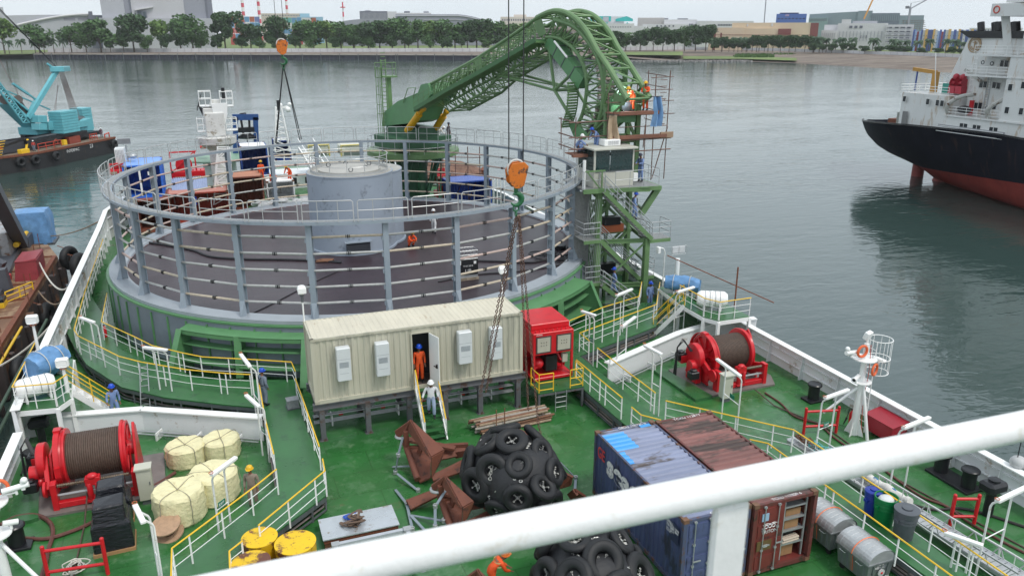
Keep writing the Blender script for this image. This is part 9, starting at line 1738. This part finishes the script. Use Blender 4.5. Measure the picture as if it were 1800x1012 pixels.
def posemesh(key):
    if key in _pm: return _pm[key]
    J={k:V(v) for k,v in POSES[key].items()}; fd=(J['hed']-J['nek']).normalized()
    # body: trunk, head, arms with five-fingered hands, legs
    vs,es,rs=[],[],[]
    def ad(p,r_,par=None): vs.append(tuple(p)); rs.append(r_); i=len(vs)-1; (es.append((par,i)) if par is not None else None); return i
    pe=ad(J['pel'],(.13,.1)); wa=ad(J['wai'],(.12,.09),pe); ch=ad(J['che'],(.14,.1),wa); nk=ad(J['nek'],.055,ch); h0=ad(J['hed']-V((0,0,.05)),(.065,.075),nk); h1=ad(J['hed']+V((0,0,.03)),(.08,.1),h0); ad(J['hed']+V((0,.01,.1)),(.065,.08),h1)
    for s_,sg in (('L',1),('R',-1)):
        sh=ad(J['sh'+s_],.05,ch); el=ad(J['el'+s_],.038,sh); w_=J['ha'+s_]; wr_=ad(w_,.026,el); d=(w_-J['el'+s_]).normalized(); sd_=d.cross(V((0,1,0) if abs(d.y)<.7 else (0,0,1))).normalized(); pa=ad(w_+d*.06,(.04,.02),wr_)
        for k in range(4):
            b0=w_+d*.085+sd_*(-.027+.018*k); L_=(.062,.075,.07,.055)[k]; f1=ad(b0+d*L_*.5,.0095,pa); ad(b0+d*L_+V((0,-.015,0)),.008,f1)
        t1=ad(w_+d*.045+sd_*(-.05)*sg,.011,wr_); ad(w_+d*.08+sd_*(-.065)*sg,.009,t1)
        hp_=ad(J['hi'+s_],.08,pe); kn=ad(J['kn'+s_],.055,hp_); an=ad(J['an'+s_],.04,kn); ad(J['an'+s_]+V((0,-.14,-.05)),.035,an)
    body=skin(vs,es,rs,1)
    # face: nose, ears, eyes as small added forms
    bm=bmesh.new(); bm.from_mesh(body); hd=J['hed']
    def blob(c,s_): 
        r=bmesh.ops.create_uvsphere(bm,u_segments=6,v_segments=5,radius=1); bmesh.ops.scale(bm,vec=s_,verts=r['verts']); bmesh.ops.translate(bm,vec=c,verts=r['verts']); return r['verts']
    blob(hd+V((0,-.105,-.005)),(.013,.02,.022)); blob(hd+V((.085,0,.0)),(.01,.018,.028)); blob(hd+V((-.085,0,0)),(.01,.018,.028)); blob(hd+V((0,-.088,-.045)),(.025,.01,.008))
    n0=len(bm.faces); bm.faces.ensure_lookup_table(); e1=blob(hd+V((.032,-.092,.02)),(.012,.008,.008)); e2=blob(hd+V((-.032,-.092,.02)),(.012,.008,.008))
    bm.faces.ensure_lookup_table()
    for f in bm.faces[n0:]: f.material_index=1
    for f in bm.faces: f.smooth=True
    bm.to_mesh(body); bm.free()
    # loose coverall over trunk, arms and legs
    vs,es,rs=[],[],[]
    pe=ad(J['pel'],(.175,.14)); wa=ad(J['wai'],(.165,.13),pe); ch=ad(J['che'],(.185,.14),wa); ad(lerp(J['che'],J['nek'],.75),(.085,.08),ch)
    for s_ in 'LR':
        sh=ad(J['sh'+s_],.078,ch); m1=ad(lerp(J['sh'+s_],J['el'+s_],.5),.07,sh); el=ad(J['el'+s_],.06,m1); m2=ad(lerp(J['el'+s_],J['ha'+s_],.5),.055,el); ad(lerp(J['el'+s_],J['ha'+s_],.95),.045,m2)
        hp_=ad(J['hi'+s_],.11,pe); t1=ad(lerp(J['hi'+s_],J['kn'+s_],.5),.1,hp_); kn=ad(J['kn'+s_],.082,t1); c1=ad(lerp(J['kn'+s_],J['an'+s_],.5),.08,kn); ad(lerp(J['kn'+s_],J['an'+s_],.92),.07,c1)
    suit=skin(vs,es,rs,1)
    bo=M()
    for s_ in 'LR': a=J['an'+s_]; bo.ball(a+V((0,-.07,-.035)),(.055,.15,.055),10,6); bo.tube(a+V((0,0,-.02)),a+V((0,0,.1)),.058,10)
    hl=M(); hd=J['hed']; hl.lathe([(.125,0),(.125,.02),(.12,.06),(.095,.11),(.05,.14),(.0,.15)],18,hd+V((0,0,.055))); hl.lathe([(.11,.0),(.15,-.005),(.15,.01),(.11,.015)],18,hd+V((0,-.01,.055)),cap=False); hl.slab([hd+V((-.08,-.12,.062)),hd+V((.08,-.12,.062)),hd+V((.06,-.19,.05)),hd+V((-.06,-.19,.05))],.012)
    _pm[key]=(body,suit,bo,hl,J); return _pm[key]
skinM=mat('skin_brown',(.2,.095,.055),.55,var=.08); eyeM=mat('eye_dark',(.02,.015,.012),.3)
orS=mat('coverall_orange',(.72,.085,.012),.7,var=.12,scale=4,bump=.4,bscale=9); blS=mat('coverall_blue',(.17,.25,.46),.75,var=.14,scale=4,bump=.4,bscale=9); whS=mat('clothes_white',(.68,.69,.7),.75,var=.06,bump=.4,bscale=9); kh=mat('shirt_khaki',(.24,.19,.15),.8,var=.15,bump=.4,bscale=9); dkS=mat('clothes_dark',(.06,.05,.06),.8,var=.2); jn=mat('jeans_blue',(.3,.38,.52),.8,var=.12); gyS=mat('coverall_grey',(.17,.21,.27),.8,var=.15)
hB,hY,hW,hD=mat('helmet_blue',(.01,.07,.5),.3),mat('helmet_yellow',(.7,.42,.02),.3),mat('helmet_white',(.8,.8,.8),.3),mat('helmet_dark',(.04,.05,.08),.4)
def person(label,loc,rz,pose='stand',suit=blS,helm=hB,vest=None,tr=None,group='people at work on the ships',s=1.0,extra=None):
    body,sm,bo,hl,J=posemesh(pose); o=bpy.data.objects.new('person',body); COL.objects.link(o)
    if not body.materials: body.materials.append(skinM); body.materials.append(eyeM)
    o.location=loc; o.rotation_euler=(0,0,rz); o.scale=(s,s,s); tag(o,label,'person',group); c=sm.copy(); c.materials.clear(); c.materials.append(suit); 
    if tr:
        c.materials.append(tr); zc=J['pel'].z+.06
        for p in c.polygons: p.material_index=1 if p.center.z<zc else 0
    k=bpy.data.objects.new('coverall' if not tr else 'shirt_and_trousers',c); COL.objects.link(k); k.parent=o; bo.build('boots',blk,o); hl.build('helmet',helm,o)
    if vest=='harness':
        m=M(); ch,pe=J['che'],J['pel']
        for x in (-.1,.1): m.path([ch+V((x,-.15,.1)),ch+V((x*.8,-.165,-.1)),pe+V((x,-.15,.1))],.018,5); m.path([ch+V((x,.14,.1)),ch+V((-x*.3,.155,-.1)),pe+V((x,.15,.05))],.018,5)
        m.torus(pe+V((0,0,.1)),.17,.018,16,5); m.build('harness',mat('harness_dark',(.03,.035,.05),.6),o)
    if vest=='stripes':
        m=M(); ch=J['che']
        for z in (-.12,.02): m.lathe([(.19,z),(.19,z+.04)],16,ch,MX.Diagonal((1,.78,1)),cap=False)
        m.build('reflective_bands',mat('reflect_band',(.7,.62,.3),.3),o)
    return o
def face(o,x,y): # turn towards a world point
    o.rotation_euler.z=math.atan2(y-o.location.y,x-o.location.x)+PI/2; return o
def people():
    person('man in white shirt and jeans with white helmet walking down the cabin stair',(CX+4.75,CY-1.05,.82),-.15,'down',whS,hW,tr=jn)
    person('worker in orange coverall and blue helmet standing in the cabin doorway',(CX+4.62,CY+.3,CZ+.18),0,'stand',orS,hB)
    person('dark shirted worker with yellow helmet half hidden inside the cabin doorway',(CX+4.28,CY+.95,CZ+.18),.6,'work',dkS,hY)
    person('worker in grey clothes and blue helmet standing at the head of the port walkway',G(466,712,ZK),2.2,'stand',gyS,hB,'harness')
    person('worker in light blue coverall behind the left winch by the port stair',G(205,738,0),.35,'down2',blS,hB)
    person('worker in khaki shirt and yellow helmet beside the yellow coils',G(447,893,0),-.4,'stand',kh,hY)
    person('worker in orange with reflective bands bending beside the lower fender',G(880,1085,0)+V((0,.6,.35)),1.6,'bend',orS,mat('helmet_orange',(.6,.15,.03),.4),'stripes')
    person('person in white with white helmet walking across the carousel floor',G(763,411,ZF),2.8,'walk',whS,hW)
    person('worker in orange and yellow helmet crouching beside the hub drum',G(722,434,ZF),.4,'crouch',orS,hY)
    def at(px_,py,Y): return AY(px_,py,Y)
    person('orange worker standing alone on the roof of the brown container, back to us',at(461,319,70.6),2.9,'stand',orS,hY); person('orange worker crouching at the edge between the brown and white containers',at(479,322,70.4),.3,'crouch',orS,hY); person('orange worker with a red and white vest bending on the white container',at(510,320,71.0),-.8,'bend',orS,hY)
    person('person in white bending over on the green platform under the loading arm',at(773,252,68.6),1.2,'bend',whS,hW); person('person in dark clothes standing on the green platform right of the yellow cylinders',at(789,251,68.8),.8,'stand',dkS,hD)
    person('orange welder with reflective bands beside the bright arc on the scaffold',(24.5,43.8,12.0),-1.2,'bend',orS,hY,'stripes'); person('orange worker standing behind the welder at the scaffold edge',(25.5,43.9,12.0),-.9,'work',orS,hY)
    person('blue worker crouching on the left scaffold plank under the arm mouth',(21.0,43.9,9.65),1.2,'crouch',blS,hW); person('blue worker reaching towards the arm mouth beside the tan cloth',(22.2,43.9,9.65),-1.3,'bend',blS,hB)
    person('worker in light blue leaning over beside the operator cabin',(25.0,43.2,7.72),-1.2,'work',blS,hD,'harness')
    person('worker in light blue on the upper flight of the stair tower',(23.9,41.85,5.6),1.2,'down',blS,hB,'harness'); person('worker in light blue on the lowest flight of the stair tower',(22.7,41.8,.95),-2.0,'walk',blS,hB,'harness'); person('worker in light blue standing at the foot of the stair tower',G(1141,545,.0)+V((0,0,.1)),.2,'stand',blS,hB)
    A,B_,u,n,zd=BG
    person('barge worker in a dark suit and white helmet standing at the barge corner',B_-u*1.0+n*2.0+V((0,0,.02)),.3,'stand',mat('clothes_navy',(.1,.04,.06),.8),hW); person('barge worker in red vest and white helmet near the yellow chute',A+u*.9+n*1.2+V((0,0,.02)),0,'stand',mat('vest_red',(.45,.06,.05),.8),hW,tr=gyS); person('barge worker in red vest and white helmet beside the yellow ladder',A-u*4.0+n*3.0+V((0,0,.02)),.5,'stand',mat('vest_red',(.45,.06,.05),.8),hW,tr=gyS)
people()
# ================================================================ haze
def haze():
    m=bpy.data.materials.new('haze_air'); m.use_nodes=True; nt=m.node_tree; nt.nodes.clear(); o=nt.nodes.new('ShaderNodeOutputMaterial'); v=nt.nodes.new('ShaderNodeVolumePrincipled'); v.inputs['Color'].default_value=(.95,.975,1,1); v.inputs['Density'].default_value=.00009; v.inputs['Anisotropy'].default_value=.2; nt.links.new(v.outputs[0],o.inputs['Volume'])
    b=M(); b.bx((-1500,-400,-9),(1700,1800,130)); tag(b.build('haze',m),'thin pale haze over the harbour','haze',kind='stuff')
haze()
